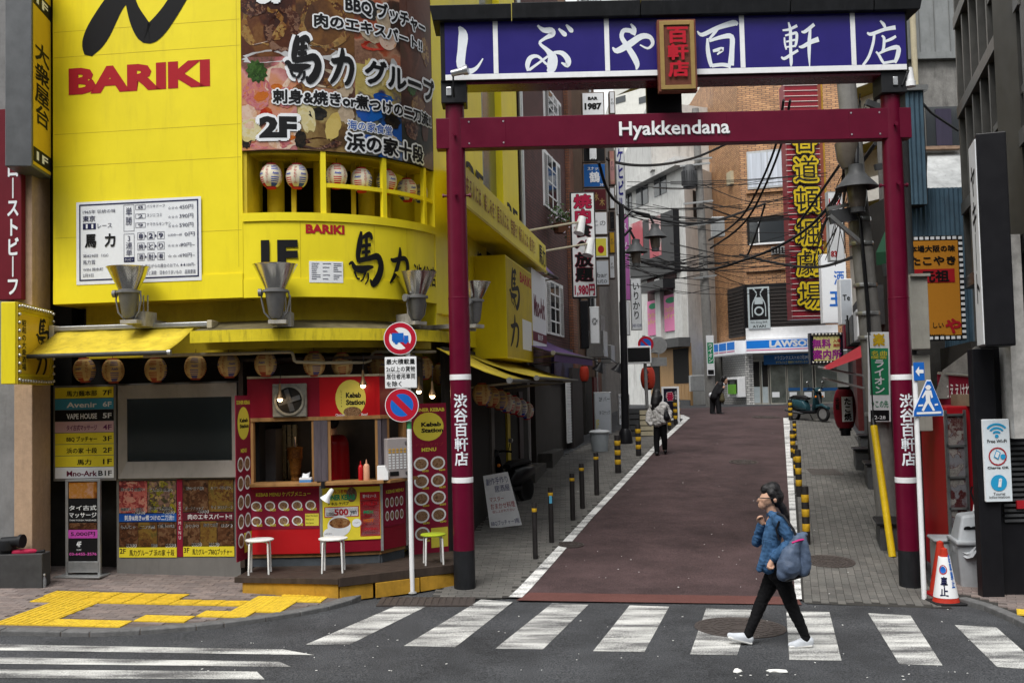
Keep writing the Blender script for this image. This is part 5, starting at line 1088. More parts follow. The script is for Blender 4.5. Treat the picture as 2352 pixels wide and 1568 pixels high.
m_=MB()
for i in range(4):
 t=i*math.pi/2+.3;m_.obox((cx+math.cos(t)*rr_*.45, -.068, cz+math.sin(t)*rr_*.45), (math.cos(t)*rr_*.42, 0, math.sin(t)*rr_*.42), (0, .002, 0), (-math.sin(t)*rr_*.2, .01, math.cos(t)*rr_*.2))
m_.build('fan_blade', MDGrey, fan)
MB().box(W[0].x-.1, W[3].x+.2, 15.25, 15.3, DZ, 3.1).build('back_wall', M('steel_back', (.1, .09, .08), .4, .2, 3, metal=.4), stall)
MB().box(W[0].x-.12, W[0].x-.06, 13.96, 15.3, DZ, 3.1).build('side_wall', MWoodD, stall)
MB().box(W[0].x-.1, W[3].x+.2, 13.98, 15.3, 3.1, 3.14).build('stall_ceiling', MWoodD, stall)
cp=at(595, 1050, 14.9);MB().box(at(582, 1000, 14.9).x, at(640, 1000, 14.9).x, 14.7, 15.2, DZ, at(600, 985, 14.9).z).build('cabinet', M('grey_cabinet', (.13, .12, .12), .4, .1, 4), stall)
for i, px in enumerate((648, 660, 672)):MB().box(at(px, 1000, 15.1).x, at(px+9, 1000, 15.1).x, 15.1, 15.2, 1.4, at(px, 975, 15.1).z).build('steel_panel', M('warm_steel', (.45, .36, .2), .25, .2, 5, metal=.9), stall)
k=at(678, 1070, 14.5);kt, kb=at(678, 1028, 14.5).z, at(678, 1103, 14.5).z
spit=thing('kebab_spit', 'upright browned kebab meat spit in the left service window', 'kebab', loc=(k.x, 14.5, 0))
random.seed(2);pr=[(.02, kb)]+[(.055+.06*t+random.uniform(-.008, .008), kb+(kt-kb)*t)for t in[i/22 for i in range(23)]]+[(.02, kt+.02)]
MB().lathe(pr, 20).build('meat', FOOD('kebab_meat', [(.12, .04, .01), (.3, .13, .03), (.42, .2, .05), (.25, .1, .03)], 22, 2), spit, True);MB().cyl((0, 0, kb-.1), (0, 0, kt+.15), .01, n=8).build('rod', MSilver, spit);MB().lathe([(.14, kb-.06), (.15, kb-.02)], 20).build('drip_tray', MSilver, spit)
mt_=thing('counter_bottle', 'red squeeze bottle on the kebab counter', 'bottle', loc=(at(828, 1098, 13.95).x, 13.98, zc_+.012), group='squeeze bottles on the kebab counter')
MB().lathe([(.033, 0), (.035, .02), (.035, .17), (.025, .2), (.012, .21), (.006, .26)], 14).build('bottle_body', MRedP, mt_, True)
mt_=thing('counter_bottle', 'peach coloured squeeze bottle on the kebab counter', 'bottle', loc=(at(842, 1098, 13.95).x, 13.95, zc_+.012), group='squeeze bottles on the kebab counter')
MB().lathe([(.04, 0), (.042, .02), (.042, .19), (.03, .215), (.012, .225), (.006, .28)], 14).build('bottle_body', M('peach_plastic', (.62, .32, .2), .5, .05), mt_, True)
tb_=thing('tissue_box', 'blue and white tissue box on the stall counter', 'tissue box', loc=(at(705, 1100, 13.95).x, 13.88, zc_+.012));MB().box(-.08, .08, -.05, .05, 0, .06).build('box', PRINT('tissue_blue', (.08, .25, .55)), tb_);MB().box(-.0805, .0805, -.0505, .0505, .035, .0605).build('band', MPaperW, tb_)
m_=MB()
for i in range(4):m_.add([(-.05+.01*i, -.02+.012*i, .06), (.04, -.01+.01*i, .06), (.03+.01*i, .0, .1+.012*i), (-.04, .005, .12-.01*i)], [(0, 1, 2, 3)])
m_.build('tissue', MPaperW, tb_)
nk=thing('napkin_box', 'white wedge-shaped napkin dispenser on the stall counter', 'dispenser', loc=(at(880, 1098, 13.95).x, 13.97, zc_+.012));MB().prism([(-.075, 0), (.075, 0), (.075, .1), (.03, .19), (-.075, .19)], -.06, .06).build('case', MWhite, nk, bevel=.004)
ob=Fr((at(890, 1050, 14.0).x, 14.02), (at(946, 1050, 14.2).x, 14.2));tm=thing('ticket_machine', 'grey ticket vending machine with rows of buttons on the counter', 'ticket machine', ob)
x0, x1, z0, z1=ob.rect(889, 1006, 945, 1101);z0=zc_+.012;tb2=MB().box(x0, x1, 0, .3, z0, z1).build('cabinet', M('machine_grey', (.36, .33, .33), .4, .08, 5), tm, bevel=.01)
bm_=MB().box(-.016, .016, -.006, 0, -.011, .011).mesh('button');bm_.materials.append(MPaperW);bm2=MB().box(-.016, .016, -.006, 0, -.011, .011).mesh('button');bm2.materials.append(PRINT('button_amber', (.6, .35, .05)))
for i in range(6):
 for j in range(8):
  o=bpy.data.objects.new('button', bm2 if j<2 else bm_);COL.objects.link(o);o.parent=tm;o.location=(x0+.04+(x1-x0-.08)*i/5, 0, z1-.15-j*.036)
MB().box(x0+.04, x0+.17, -.006, 0, z0+.04, z0+.1).build('slot', MInk, tm);MB().cyl((x1-.07, -.012, z0+.07), (x1-.07, 0, z0+.07), .025, n=14).build('coin_return', MDGrey, tm);MB().cyl((x1-.08, -.012, z1-.06), (x1-.08, 0, z1-.06), .02, n=14).build('lock', MSilver, tm)
MLit=bpy.data.materials.new('lit_bulb');MLit.use_nodes=True;_b=MLit.node_tree.nodes['Principled BSDF'];_b.inputs['Base Color'].default_value=(1, .8, .5, 1);_b.inputs['Emission Color'].default_value=(1, .68, .36, 1);_b.inputs['Emission Strength'].default_value=14
for(px, py, l)in((643, 915, 'lit hanging bulb in front of the extractor fan'), (834, 884, 'lit caged bulb beside the yellow kebab oval'), (962, 897, 'lit bulb hanging right of the no-parking sign'), (993, 908, 'lit caged bulb above the tall kebab banner'), (727, 998, 'lit small bulb inside the left service window')):
 Y=13.75 if px<900 else 14.3
 if px==727:Y=14.6
 p=at(px, py, Y);g=thing('hanging_bulb', l, 'bulb', loc=p, group='lit bulbs of the kebab stall')
 MB().lathe([(.012, .2), (.018, .16), (.02, .09), (.045, .03), (.055, .0), (.05, -.004)], 14).build('lamp_shade', M('bulb_shade', (.16, .1, .05), .3, .1, 9, metal=.7), g, True);MB().ball((0, 0, -.008), .034, 12, 8).build('glass_bulb', MLit, g, True);MB().tube([(0, 0, .2), (.01, .0, .3), (.0, .05, .42)], .005, 5).build('cord', MBlk, g)
cl=thing('clamp_lamp', 'white clip-on lamp hanging below the counter shelf', 'lamp', loc=at(752, 1140, 13.75));rot=Matrix.Rotation(RAD(35), 3, 'Y')
MB().lathe([(.02, .12), (.03, .1), (.035, .02), (.075, -.06), (.07, -.06), (.02, 0)], 16, rot=rot).build('shade', MWhite, cl, True);MB().box(-.08, -.03, -.02, .1, .11, .2).build('clip', MBlkS, cl)
fbn=Fr(at(948, 1100, 14.75), at(1027, 1100, 15.05));g=thing('menu_banner', 'tall maroon kebab menu banner with yellow circle left of the gate post', 'banner', fbn)
o, a, b, z0, z1=board(fbn, 943, 926, 1027, 1272, MMaroon, 'cloth', .01, g);o.location=(0, 0, 0);o.rotation_euler[2]=0;B, T, Rc, D=lay(o, a, b, z0, z1, -.012)
T('DONER KEBAB', .05, .03, .95, .055, MYelT, .04);D(.5, .155, .42, MYelT, .095, 'yellow_circle');T('Kebab', .3, .125, .85, .155, MInk, .05);T('Station', .3, .165, .9, .195, MInk, .05);T('MENU', .3, .295, .7, .32, MYelT, .03);T('ドネルケバブ', .15, .262, .9, .285, PRINT('ink_brick', (.3, .03, .04)), .02)
for j in range(5):
 for i in range(2):
  if j==4 and i==1:Rc(.52, .83, .98, .96, MYelT);continue
  D(.28+i*.46, .4+j*.115, .2, FD[(i+j)%3], .045, 'dish_print');T('¥%d'%(500+30*j+100*i), .3+i*.46, .44+j*.115, .48+i*.46, .455+j*.115, MYelT, .02)
fbl=Fr(at(541, 1100, 13.35), at(574, 1100, 13.8));g=thing('menu_banner', 'narrow maroon kebab banner seen edge-on beside the menu posters', 'banner', fbl)
o, a, b, z0, z1=board(fbl, 541, 908, 575, 1285, MMaroon, 'cloth', .01, g);o.location=(0, 0, 0);o.rotation_euler[2]=0;B, T, Rc, D=lay(o, a, b, z0, z1, -.012)
T('DONER KEBAB', .05, .03, .95, .055, MYelT, .04);D(.5, .17, .4, MYelT, .1, 'yellow_circle');T('Kebab', .25, .14, .8, .165, MInk, .05);T('Station', .25, .175, .85, .2, MInk, .05);T('MENU', .3, .325, .7, .35, MYelT, .03)
for j in range(5):
 for i in range(2):D(.28+i*.46, .42+j*.115, .2, FD[(i+j)%3], .045, 'dish_print')
Rc(.5, .84, .98, .96, MYelT)
MTubeW=M('white_tube', (.72, .72, .7), .4, .08, 8, dirt=.25)
def stool(px, py_seat, py_foot, wpx, label, seat, z=DZ):
 p=pz(px, py_foot-6, z);k=p.y/FW;g=thing('stool', label, 'stool', loc=(p.x, p.y, z), rz=random.uniform(-.2, .3), group='round stools on the kebab deck');h=at(px, py_seat, p.y).z-z;r=wpx*k/2
 MB().lathe([(r*.96, h-.022), (r, h-.016), (r, h-.004), (r*.96, h), (.001, h)], 24).build('seat', seat, g, True)
 for i in range(4):
  a_=math.pi/4+i*math.pi/2+.2;c, s_=math.cos(a_), math.sin(a_);pts=[(c*r*.3, s_*r*.3, h-.03), (c*r*.75, s_*r*.75, h-.03), (c*r*.9, s_*r*.9, h-.06), (c*r*.98, s_*r*.98, 0)]
  MB().tube(pts, .0125, 8).build('leg', MTubeW, g, True)
random.seed(4)
stool(597, 1237, 1322, 64, 'white stool at the left end of the deck', MTubeW);stool(766, 1234, 1318, 66, 'white stool in front of the yellow price poster', MTubeW);stool(996, 1225, 1300, 58, 'stool with lime green seat beside the gate post', M('lime_seat', (.4, .5, .03), .4, .05))
p=gnd(947, 1361);ps=thing('traffic_sign_post', 'white signpost with a no-trucks sign, a text plate and a no-parking sign', 'road sign', loc=p)
Y=p.y;tz=lambda px, py:at(px, py, Y-.06).z-p.z;tx=lambda px, py:at(px, py, Y-.06).x-p.x
topz=tz(930, 745)
MB().cyl((0, 0, 0), (-.0, 0, topz), .031, n=16).build('pole', MWhite, ps, True);MB().lathe([(.06, 0), (.05, .015), (.034, .02)], 16).build('pole_foot', MConc, ps)
MSignR=M('sign_red', (.42, .012, .03), .35, .05, 4);MSignW=M('sign_white', (.76, .77, .78), .35, .04, 4);MSignB=M('sign_bright_blue', (.012, .12, .47), .35, .05, 4)
def round_sign(px, py, r, kind):
 X, Zc=tx(px, py), tz(px, py);o=MB().cyl((X, -.05, Zc), (X, -.062, Zc), r, n=40).build('sign_disc', MSignW, ps)
 m_=MB()
 def ring(r0, r1, y, n_=40):
  for i in range(n_):
   a, b=2*math.pi*i/n_, 2*math.pi*(i+1)/n_;m_.add([(X+r0*math.cos(a), y, Zc+r0*math.sin(a)), (X+r1*math.cos(a), y, Zc+r1*math.sin(a)), (X+r1*math.cos(b), y, Zc+r1*math.sin(b)), (X+r0*math.cos(b), y, Zc+r0*math.sin(b))], [(0, 1, 2, 3)])
 if kind=='park':MB().disc((X, Zc), r*.7, r*.7, 32, -.0635).build('blue_field', MSignB, o)
 ring(r*.68, r*.96, -.064)
 c, s_=math.cos(RAD(-45)), math.sin(RAD(-45));q=.075*r/.2/2
 if kind=='truck':
  m2=MB();k=r/.21;yy=-.0655
  m2.box(X-.105*k, X+.045*k, yy, yy+.001, Zc-.03*k, Zc+.07*k).box(X+.05*k, X+.105*k, yy, yy+.001, Zc-.03*k, Zc+.035*k).box(X-.09*k, X+.11*k, yy, yy+.001, Zc-.05*k, Zc-.028*k)
  for w_ in(-.05, .07):m2.disc((X+w_*k, Zc-.052*k), .022*k, .022*k, 14, yy-.0005)
  m2.build('truck_symbol', MSignB, o)
 yb=-.0648 if kind=='truck' else-.0652
 m_.add([(X+c*t*r*.72+(-s_)*u*q, yb, Zc+s_*t*r*.72+c*u*q)for t, u in((-1, -1), (1, -1), (1, 1), (-1, 1))], [(0, 1, 2, 3)])
 m_.build('red_ring_and_bar', MSignR, o)
k_=Y/FW
round_sign(919, 777, 37.5*k_, 'truck');round_sign(923, 930, 38.5*k_, 'park')
X0, X1, Z0, Z1=tx(884, 855), tx(957, 855), tz(920, 891), tz(920, 819)
o=MB().box(X0, X1, -.06, -.05, Z0, Z1).build('text_plate', MSignW, ps, bevel=.008)
hh=(Z1-Z0)
for i, t in enumerate(('最大積載量', '2t以上の貨物', '居住者用車両', 'を除く')):txt(t, (X0+.02, X1-.02 if i<3 else X0+(X1-X0)*.52, Z1-hh*(.24+.235*i), Z1-hh*(.07+.235*i)), -.0615, MInk, o, .02)
MB().box(X0+.02, X1-.02, -.0615, -.0605, Z1-hh*.515, Z1-hh*.505).build('rule', MInk, o)
m_=MB()
for z in(tz(919, 777), (Z0+Z1)/2, tz(923, 930)):m_.box(-.05, .05, -.05, -.02, z-.02, z+.02)
m_.build('sign_clamp', MAlu, ps);MB().lathe([(.0315, tz(941, 985)), (.0315, tz(941, 968))], 16).build('sticker', PRINT('sticker_green', (.05, .25, .1)), ps)
# ================================================================ lane, left side
def brickmat(name, c1, c2, mort, w_, h_, rough=.8, msize=.012, var=.2):
 m=bpy.data.materials.new(name);m.use_nodes=True;n=m.node_tree;b=n.nodes['Principled BSDF'];L=n.links.new
 tc=n.nodes.new('ShaderNodeTexCoord');s=n.nodes.new('ShaderNodeSeparateXYZ');L(tc.outputs['Object'], s.inputs[0])
 ad=n.nodes.new('ShaderNodeMath');ad.operation='ADD';L(s.outputs[0], ad.inputs[0]);L(s.outputs[1], ad.inputs[1])
 cb=n.nodes.new('ShaderNodeCombineXYZ');L(ad.outputs[0], cb.inputs[0]);L(s.outputs[2], cb.inputs[1])
 t=n.nodes.new('ShaderNodeTexBrick');L(cb.outputs[0], t.inputs['Vector']);t.inputs['Scale'].default_value=1;t.inputs['Brick Width'].default_value=w_;t.inputs['Row Height'].default_value=h_;t.inputs['Mortar Size'].default_value=msize
 t.inputs['Color1'].default_value=(*c1, 1);t.inputs['Color2'].default_value=(*c2, 1);t.inputs['Mortar'].default_value=(*mort, 1);t.inputs['Mortar Smooth'].default_value=.3;t.inputs['Bias'].default_value=0
 nz=n.nodes.new('ShaderNodeTexNoise');nz.inputs['Scale'].default_value=2.5;nz.inputs['Detail'].default_value=7;L(tc.outputs['Object'], nz.inputs['Vector'])
 mr=n.nodes.new('ShaderNodeMapRange');mr.inputs['From Min'].default_value=.3;mr.inputs['From Max'].default_value=.7;mr.inputs['To Min'].default_value=1-var*1.6;mr.inputs['To Max'].default_value=1+var;L(nz.outputs['Fac'], mr.inputs[0])
 mu=n.nodes.new('ShaderNodeMix');mu.data_type='RGBA';mu.blend_type='MULTIPLY';mu.inputs['Factor'].default_value=1;L(t.outputs['Color'], mu.inputs['A']);L(mr.outputs[0], mu.inputs['B']);L(mu.outputs['Result'], b.inputs['Base Color'])
 bp=n.nodes.new('ShaderNodeBump');bp.inputs['Strength'].default_value=.5;bp.inputs['Distance'].default_value=.01;bp.invert=True;L(t.outputs['Fac'], bp.inputs['Height']);L(bp.outputs[0], b.inputs['Normal']);b.inputs['Roughness'].default_value=rough
 _mats[name]=m;return m
E0=arcp(SE)[0];LD=RAD(80.3)
FL=Fr((E0.x, E0.y), (E0.x+math.cos(LD), E0.y+math.sin(LD)))
uE=FL.uv(1197, 560)[0]
lf=thing('restaurant_side_wing', 'yellow side wing of the corner restaurant along the lane, with floor signs', 'shop front', FL)
MTeal=M('teal_glass', (.03, .05, .05), .12, .2, 3, spec=.6)
u2, u3, u4=FL.uv(1109, 400)[0], FL.uv(1153, 400)[0], FL.uv(1188, 400)[0]
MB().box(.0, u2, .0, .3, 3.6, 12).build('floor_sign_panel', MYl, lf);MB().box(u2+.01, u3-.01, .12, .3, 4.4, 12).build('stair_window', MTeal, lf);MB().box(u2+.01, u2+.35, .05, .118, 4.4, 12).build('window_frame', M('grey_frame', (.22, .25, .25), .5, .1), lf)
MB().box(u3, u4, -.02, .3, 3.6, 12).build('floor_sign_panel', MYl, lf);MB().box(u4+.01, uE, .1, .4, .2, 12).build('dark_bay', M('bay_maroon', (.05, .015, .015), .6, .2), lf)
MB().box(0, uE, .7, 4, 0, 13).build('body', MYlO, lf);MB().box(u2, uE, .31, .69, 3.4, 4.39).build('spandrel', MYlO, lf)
for t, px, py0, py1, dw in(('2F', 1087, 365, 420, 20), ('3F', 1172, 460, 505, 12)):
 a, z0=FL.uv(px-dw, py1);b, z1=FL.uv(px+dw, py0);txt(t, (FL.uv(px-dw, 400)[0], FL.uv(px+dw, 400)[0], z0, FL.uv(px-dw, py0)[1]), -.026, MInk, lf, .03)
MB().cyl((uE+.05, -.05, .3), (uE+.05, -.05, 12), .06, n=12).build('rain_pipe', MAlu, lf, True)
OB=.72
ub0, ub1=FL.uv(1064, 470, OB)[0], FL.uv(1254, 600, OB)[0]
zb=FL.uv(1254, 625, OB)[1];zt=FL.uv(1254, 566, OB)[1]
nbd=thing('long_name_board', 'long yellow board with small red vertical writing above the lane front', 'sign', FL)
ui=ub0+2.2
MB().add([(ub0, -OB, zb), (ub1, -OB, zb), (ub1, -OB, zt), (ub0, -OB, zt), (ub0+.9, -OB+.3, zt+.32), (ub1, -OB+.3, zt+.32), (ui, 0, zb+.1), (ub1, 0, zb+.1), (ui, 0, zt+.32), (ub1, 0, zt+.32)], [(0, 1, 2, 3), (3, 2, 5, 4), (4, 5, 9, 8), (1, 0, 6, 7), (1, 7, 9, 5, 2), (0, 3, 4, 8, 6)]).build('board', MYl, nbd)
MB().box(ub0, ub1, -OB-.012, -OB-.0005, zb-.01, zb+.03).build('bottom_trim', MYlO, nbd)
S_='来る人には、楽しみを！居る人には、笑顔を！帰る人には、喜びを！';hb=zt-zb
for i, c in enumerate(S_):
 u=ub0+(ub1-ub0)*(.02+.8*i/len(S_));txt(c, (u, u+(ub1-ub0)*.021, zb+hb*.28, zb+hb*.8), -OB-.013, PRINT('ink_brownred', (.25, .06, .04)), nbd, .02, True)
txt('馬力', (ub1-(ub1-ub0)*.13, ub1-(ub1-ub0)*.02, zb+hb*.15, zb+hb*.85), -OB-.013, MInk, nbd, .03)
a, b, z0, z1=FL.rect(1068, 555, 1110, 800);g=thing('lane_panel_sign', 'yellow panel with black brushed characters just right of the gate post', 'sign', FL);MB().box(a, b, -.08, -.001, z0, z1).build('panel', MYl, g)
h_=z1-z0;brush(BR['馬'], (a+(b-a)*.3, b-(b-a)*.1, z1-h_*.38, z1-h_*.1), -.083, MInk, g);brush(BR['力'], (a+(b-a)*.65, b-(b-a)*.02, z1-h_*.42, z1-h_*.2), -.085, MInk, g);txt('BARIKI', (a+(b-a)*.3, b-(b-a)*.1, z1-h_*.52, z1-h_*.43), -.083, MRedT, g, .03)
BO=.62;u0=FL.uv(1163, 700, BO)[0];u1=FL.uv(1222, 700, BO)[0];z0=FL.uv(1165, 822, BO)[1];z1=FL.uv(1165, 588, BO)[1]
g=thing('lane_box_sign', 'deep yellow box sign with brushed characters and price sheet, facing the lane', 'sign', FL);MB().box(u0, u1, -BO, -.001, z0, z1).build('box', MYl, g, bevel=.01);MB().box(u0+.02, u1-.02, -BO-.004, -BO-.0005, z0+.03, z1-.03).build('face', MYlO, g)
h_, w_=z1-z0, u1-u0;brush(BR['馬'], (u0+w_*.1, u0+w_*.5, z1-h_*.48, z1-h_*.08), -BO-.006, MInk, g);brush(BR['力'], (u0+w_*.08, u0+w_*.45, z0+h_*.12, z0+h_*.45), -BO-.006, MInk, g);txt('BARIKI', (u0+w_*.5, u0+w_*.96, z1-h_*.18, z1-h_*.07), -BO-.006, MRedT, g, .03)
MB().box(u0+w_*.56, u0+w_*.94, -BO-.007, -BO-.0045, z0+h_*.12, z0+h_*.44).build('price_sheet', MPaperW, g)
u2_=FL.uv(1254, 720, BO)[0];z0b, z1b=FL.uv(1222, 795, BO)[1], FL.uv(1222, 615, BO)[1];g=thing('white_club_sign', 'white sign with wine-red script next to the yellow box sign', 'sign', FL)
MB().box(u1+.03, u2_, -BO, -BO+.15, z0b, z1b).build('panel', MPaperW, g, bevel=.005);w_=u2_-u1;h_=z1b-z0b;txt('Mno-Ark', (u1+w_*.12, u2_-w_*.08, z1b-h_*.6, z1b-h_*.32), -BO-.003, PRINT('ink_wine', (.12, .01, .03)), g, .04);MB().box(u1+.031, u2_-.001, -BO-.004, -BO-.0005, z0b+h_*.08, z0b+h_*.2).build('foot_band', PRINT('ink_wine', 0), g);txt('B1F', (u1+w_*.35, u2_-w_*.3, z0b+h_*.105, z0b+h_*.175), -BO-.006, MPaperW, g, .02)
def lane_awning(label, x0, y0, x1, y1, out, drop, mat, fr=FL, base=.0, wall_up=.3, vw=0.0):
 ua, za=fr.uv(x0, y0, base+out);ub, zb_=fr.uv(x1, y1, base+out);zf=(za+zb_)/2;g=thing('lane_awning', label, 'awning', fr);mb_=MB();n_=10
 for j in range(4):
  t=j/3
  for i in range(n_+1):u=ua+(ub-ua)*i/n_;mb_.v.append((u, -base-out*t, zf+drop*(1-t)-.05*math.sin(math.pi*t)))
 for j in range(3):
  for i in range(n_):q=j*(n_+1)+i;mb_.f.append((q, q+n_+1, q+n_+2, q+1));mb_.mi.append(0)
 o=mb_.build('cloth', mat, g, True);md=o.modifiers.new('s', 'SOLIDIFY');md.thickness=.008
 if vw:MB().box(ua, ub, -base-out-.006, -base-out, zf-vw, zf+.004).build('valance', mat, g)
 MB().cyl((ua-.06, -base-out, zf-.01), (ub+.06, -base-out, zf-.01), .03, n=10).build('front_bar', M('bar_dark', 0), g, True);MB().cyl((ua-.09, -base-out, zf-.01), (ua-.05, -base-out, zf-.01), .045, n=10).build('bar_cap', MAlu, g, True)
 for t in(.15, .85):u=ua+(ub-ua)*t;MB().bar((u, -base, zf-.12), (u+.1, -base-out, zf-.03), .03).build('arm', MCream, g)
 return g
lane_awning('yellow roll-out awning over the lane shop front behind the gate post', 1172, 862, 1290, 884, 1.1, .5, MAwn);lane_awning('yellow roll-out awning further up the lane', 1234, 862, 1325, 876, 1.25, .45, MAwn)
ul=FL.uv(1160, 1050)[0]
MB().box(.2, uE, -.06, -.001, gz(0, 18)-.2, 3.3).build('lower_wall', MDarkW, lf)
for px, w_, m_ in((1165, .34, MYlO), (1128, .3, M('door_grey', (.12, .11, .1), .5, .2)), (1193, .5, M('door_plum', (.06, .045, .05), .5, .2))):
 u=FL.uv(px, 1050, .08)[0];q=FL.pt(u);MB().box(u, u+w_, -.1, -.061, gz(q.x, q.y), 2.6).build('door_panel', m_, lf)
random.seed(21)
lt=['first lantern of the bunch right of the gate post, cream', 'second cream lantern of the bunch right of the gate post', 'third lantern of the bunch along the lane front', 'fourth lantern of the bunch along the lane front', 'fifth lantern of the bunch along the lane front', 'sixth lantern of the bunch along the lane front', 'last lantern of the bunch along the lane front']
for(px, py), l in zip(((1107, 905), (1127, 911), (1147, 918), (1163, 925), (1179, 930), (1194, 936), (1209, 943)), lt):
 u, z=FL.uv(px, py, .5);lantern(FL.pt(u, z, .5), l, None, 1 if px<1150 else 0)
MRub=M('rubber', (.015, .015, .016), .7, .1, 20)
def scooter(name, label, loc, rz, body, lean=0.0):
 """faces local +x"""
 g=thing(name, label, 'scooter', loc=loc, rz=rz);g.rotation_euler[0]=lean
 for x in(-.6, .62):
  w_=MB();rot=Matrix.Rotation(RAD(90), 3, 'X');w_.lathe([(.17, -.045), (.225, -.045), (.245, -.02), (.245, .02), (.225, .045), (.17, .045), (.17, -.045)], 24, (x, 0, .245), rot=rot);t=w_.build('wheel', MRub, g, True)
  MB().lathe([(.001, -.03), (.16, -.03), (.165, 0), (.16, .03), (.001, .03)], 20, (x, 0, .245), rot=rot).build('rim', MAlu, t, True)
 def loft(secs, name, mat, n_=14):
  mb_=MB()
  for(x, z, w_, h_)in secs:
   for i in range(n_):a=2*math.pi*i/n_;c, s_=math.cos(a), math.sin(a);mb_.v.append((x, w_*abs(c)**.7*(1 if c>0 else-1), z+h_*abs(s_)**.7*(1 if s_>0 else-1)))
  k=len(secs)
  for i in range(k-1):
   for j in range(n_):mb_.f.append((i*n_+j, i*n_+(j+1)%n_, (i+1)*n_+(j+1)%n_, (i+1)*n_+j));mb_.mi.append(0)
  mb_.f+=[tuple(range(n_-1, -1, -1)), tuple(range((k-1)*n_, k*n_))];mb_.mi+=[0, 0];return mb_.build(name, mat, g, True)
 loft([(-.85, .62, .05, .05), (-.75, .6, .14, .12), (-.4, .55, .18, .17), (-.1, .5, .16, .18), (.0, .42, .1, .1)], 'rear_body', body);loft([(-.72, .76, .08, .03), (-.55, .79, .14, .05), (-.2, .77, .14, .06), (.02, .72, .09, .04)], 'seat', MRub)
 loft([(-.3, .3, .14, .06), (.3, .3, .15, .05), (.38, .34, .12, .06)], 'footboard', MBlkS);loft([(.3, .4, .16, .1), (.38, .62, .2, .16), (.42, .82, .17, .12), (.4, .98, .08, .06)], 'leg_shield', body);loft([(.35, .46, .08, .06), (.6, .52, .09, .05), (.84, .42, .07, .04)], 'front_fender', body)
 m_=MB();m_.tube([(.62, 0, .25), (.5, 0, .6), (.4, 0, .98)], .03, 8);m_.build('fork', MDGrey, g, True)
 h=MB().tube([(.3, -.34, 1.02), (.38, -.2, 1.04), (.4, 0, 1.0), (.38, .2, 1.04), (.3, .34, 1.02)], .018, 8).build('handlebar', MBlkS, g, True);loft([(.32, 1.02, .1, .05), (.44, 1.0, .13, .07), (.5, .96, .08, .05)], 'headlight_cowl', body)
 MB().ball((.5, 0, .97), .06, 12, 8, 1, 1.2, .8).build('headlight', MBulb, g, True);MB().ball((.47, -.15, .78), .035, 10, 6).build('indicator', M('amber_lens', (.7, .2, .02), .2, 0), g, True);MB().ball((.47, .15, .78), .035, 10, 6).build('indicator', M('amber_lens', 0), g, True)
 for sg in(-1, 1):
  m_=MB().tube([(.32, sg*.26, 1.03), (.34, sg*.32, 1.18)], .008, 6);s_=m_.build('mirror_stalk', MBlkS, g);MB().ball((.33, sg*.33, 1.23), .055, 12, 8, .35, 1, .8).build('mirror', MSilver, s_, True)
 MB().tube([(-.1, -.1, .25), (-.5, -.17, .3), (-.8, -.18, .38)], [.03, .05, .055], 10).build('exhaust', MDGrey, g, True);MB().tube([(-.05, .1, .25), (-.02, .22, .02)], .012, 6).build('side_stand', MDGrey, g)
 return g
p=gnd(1160, 1172);sg_=scooter('scooter', 'black scooter with a yellow mirror parked in the shade beside the chalkboard', (p.x+.05, p.y+.5, gz(p.x, p.y+.5)), RAD(235), MBlkS)
for o in sg_.children_recursive:
 if o.name.startswith('mirror')and o.data.materials[0]==MSilver:
  o.data=o.data.copy();o.data.materials[0]=M('mirror_yellow', (.75, .45, .02), .4, .05);break
P=[at(1117, 1212, 0.1+gnd(1130, 1216).y)]
c=gnd(1163, 1212);Y=c.y
def wp(px, py):q=at(px, py, Y);return q.x-c.x, q.z-c.z
bd=thing('whiteboard_sign', 'leaning white board with handwritten blue and red menu lines on the walk', 'sign', loc=c)
pts=[wp(1126, 1214), wp(1199, 1205), wp(1166, 1084), wp(1109, 1094)]
mb=MB();th=.03;V=[(x, z*.12, z)for x, z in pts]+[(x, z*.12+th, z)for x, z in pts]
mb.add(V, [(0, 1, 2, 3), (7, 6, 5, 4), (0, 4, 5, 1), (1, 5, 6, 2), (2, 6, 7, 3), (3, 7, 4, 0)]).build('board', MWhite, bd)
def bl(fx, fy):
 a_=Vector(pts[3]).lerp(Vector(pts[2]), fx);b_=Vector(pts[0]).lerp(Vector(pts[1]), fx);q=a_.lerp(b_, fy);return Vector((q.x, q.y*.12-.004, q.y))
MBlueInk=PRINT('marker_blue', (.03, .04, .16));MRedInk=PRINT('marker_red', (.4, .03, .03))
for t, x0, y0, x1, y1, m_ in(('創作手作り', .08, .06, .92, .19, MBlueInk), ('居酒屋', .36, .22, .92, .34, MBlueInk), ('マスター', .12, .42, .62, .51, MRedInk), ('おまかせ料理', .12, .54, .95, .65, MRedInk), ('召し上がれ下さい', .15, .67, .9, .72, MRedInk), ('BBQブッチャー3階', .05, .86, .95, .96, MBlueInk)):
 txt(t, (x0, x1, 1-y1, 1-y0), 0, m_, bd, .0, warp=lambda x, z, o_:bl(x, 1-z)+Vector((0, -o_, 0)))
bike=gnd(1105, 1215)
stp=thing('entrance_steps', 'grey concrete entrance steps and ledges at the foot of the lane houses', 'steps', FL)
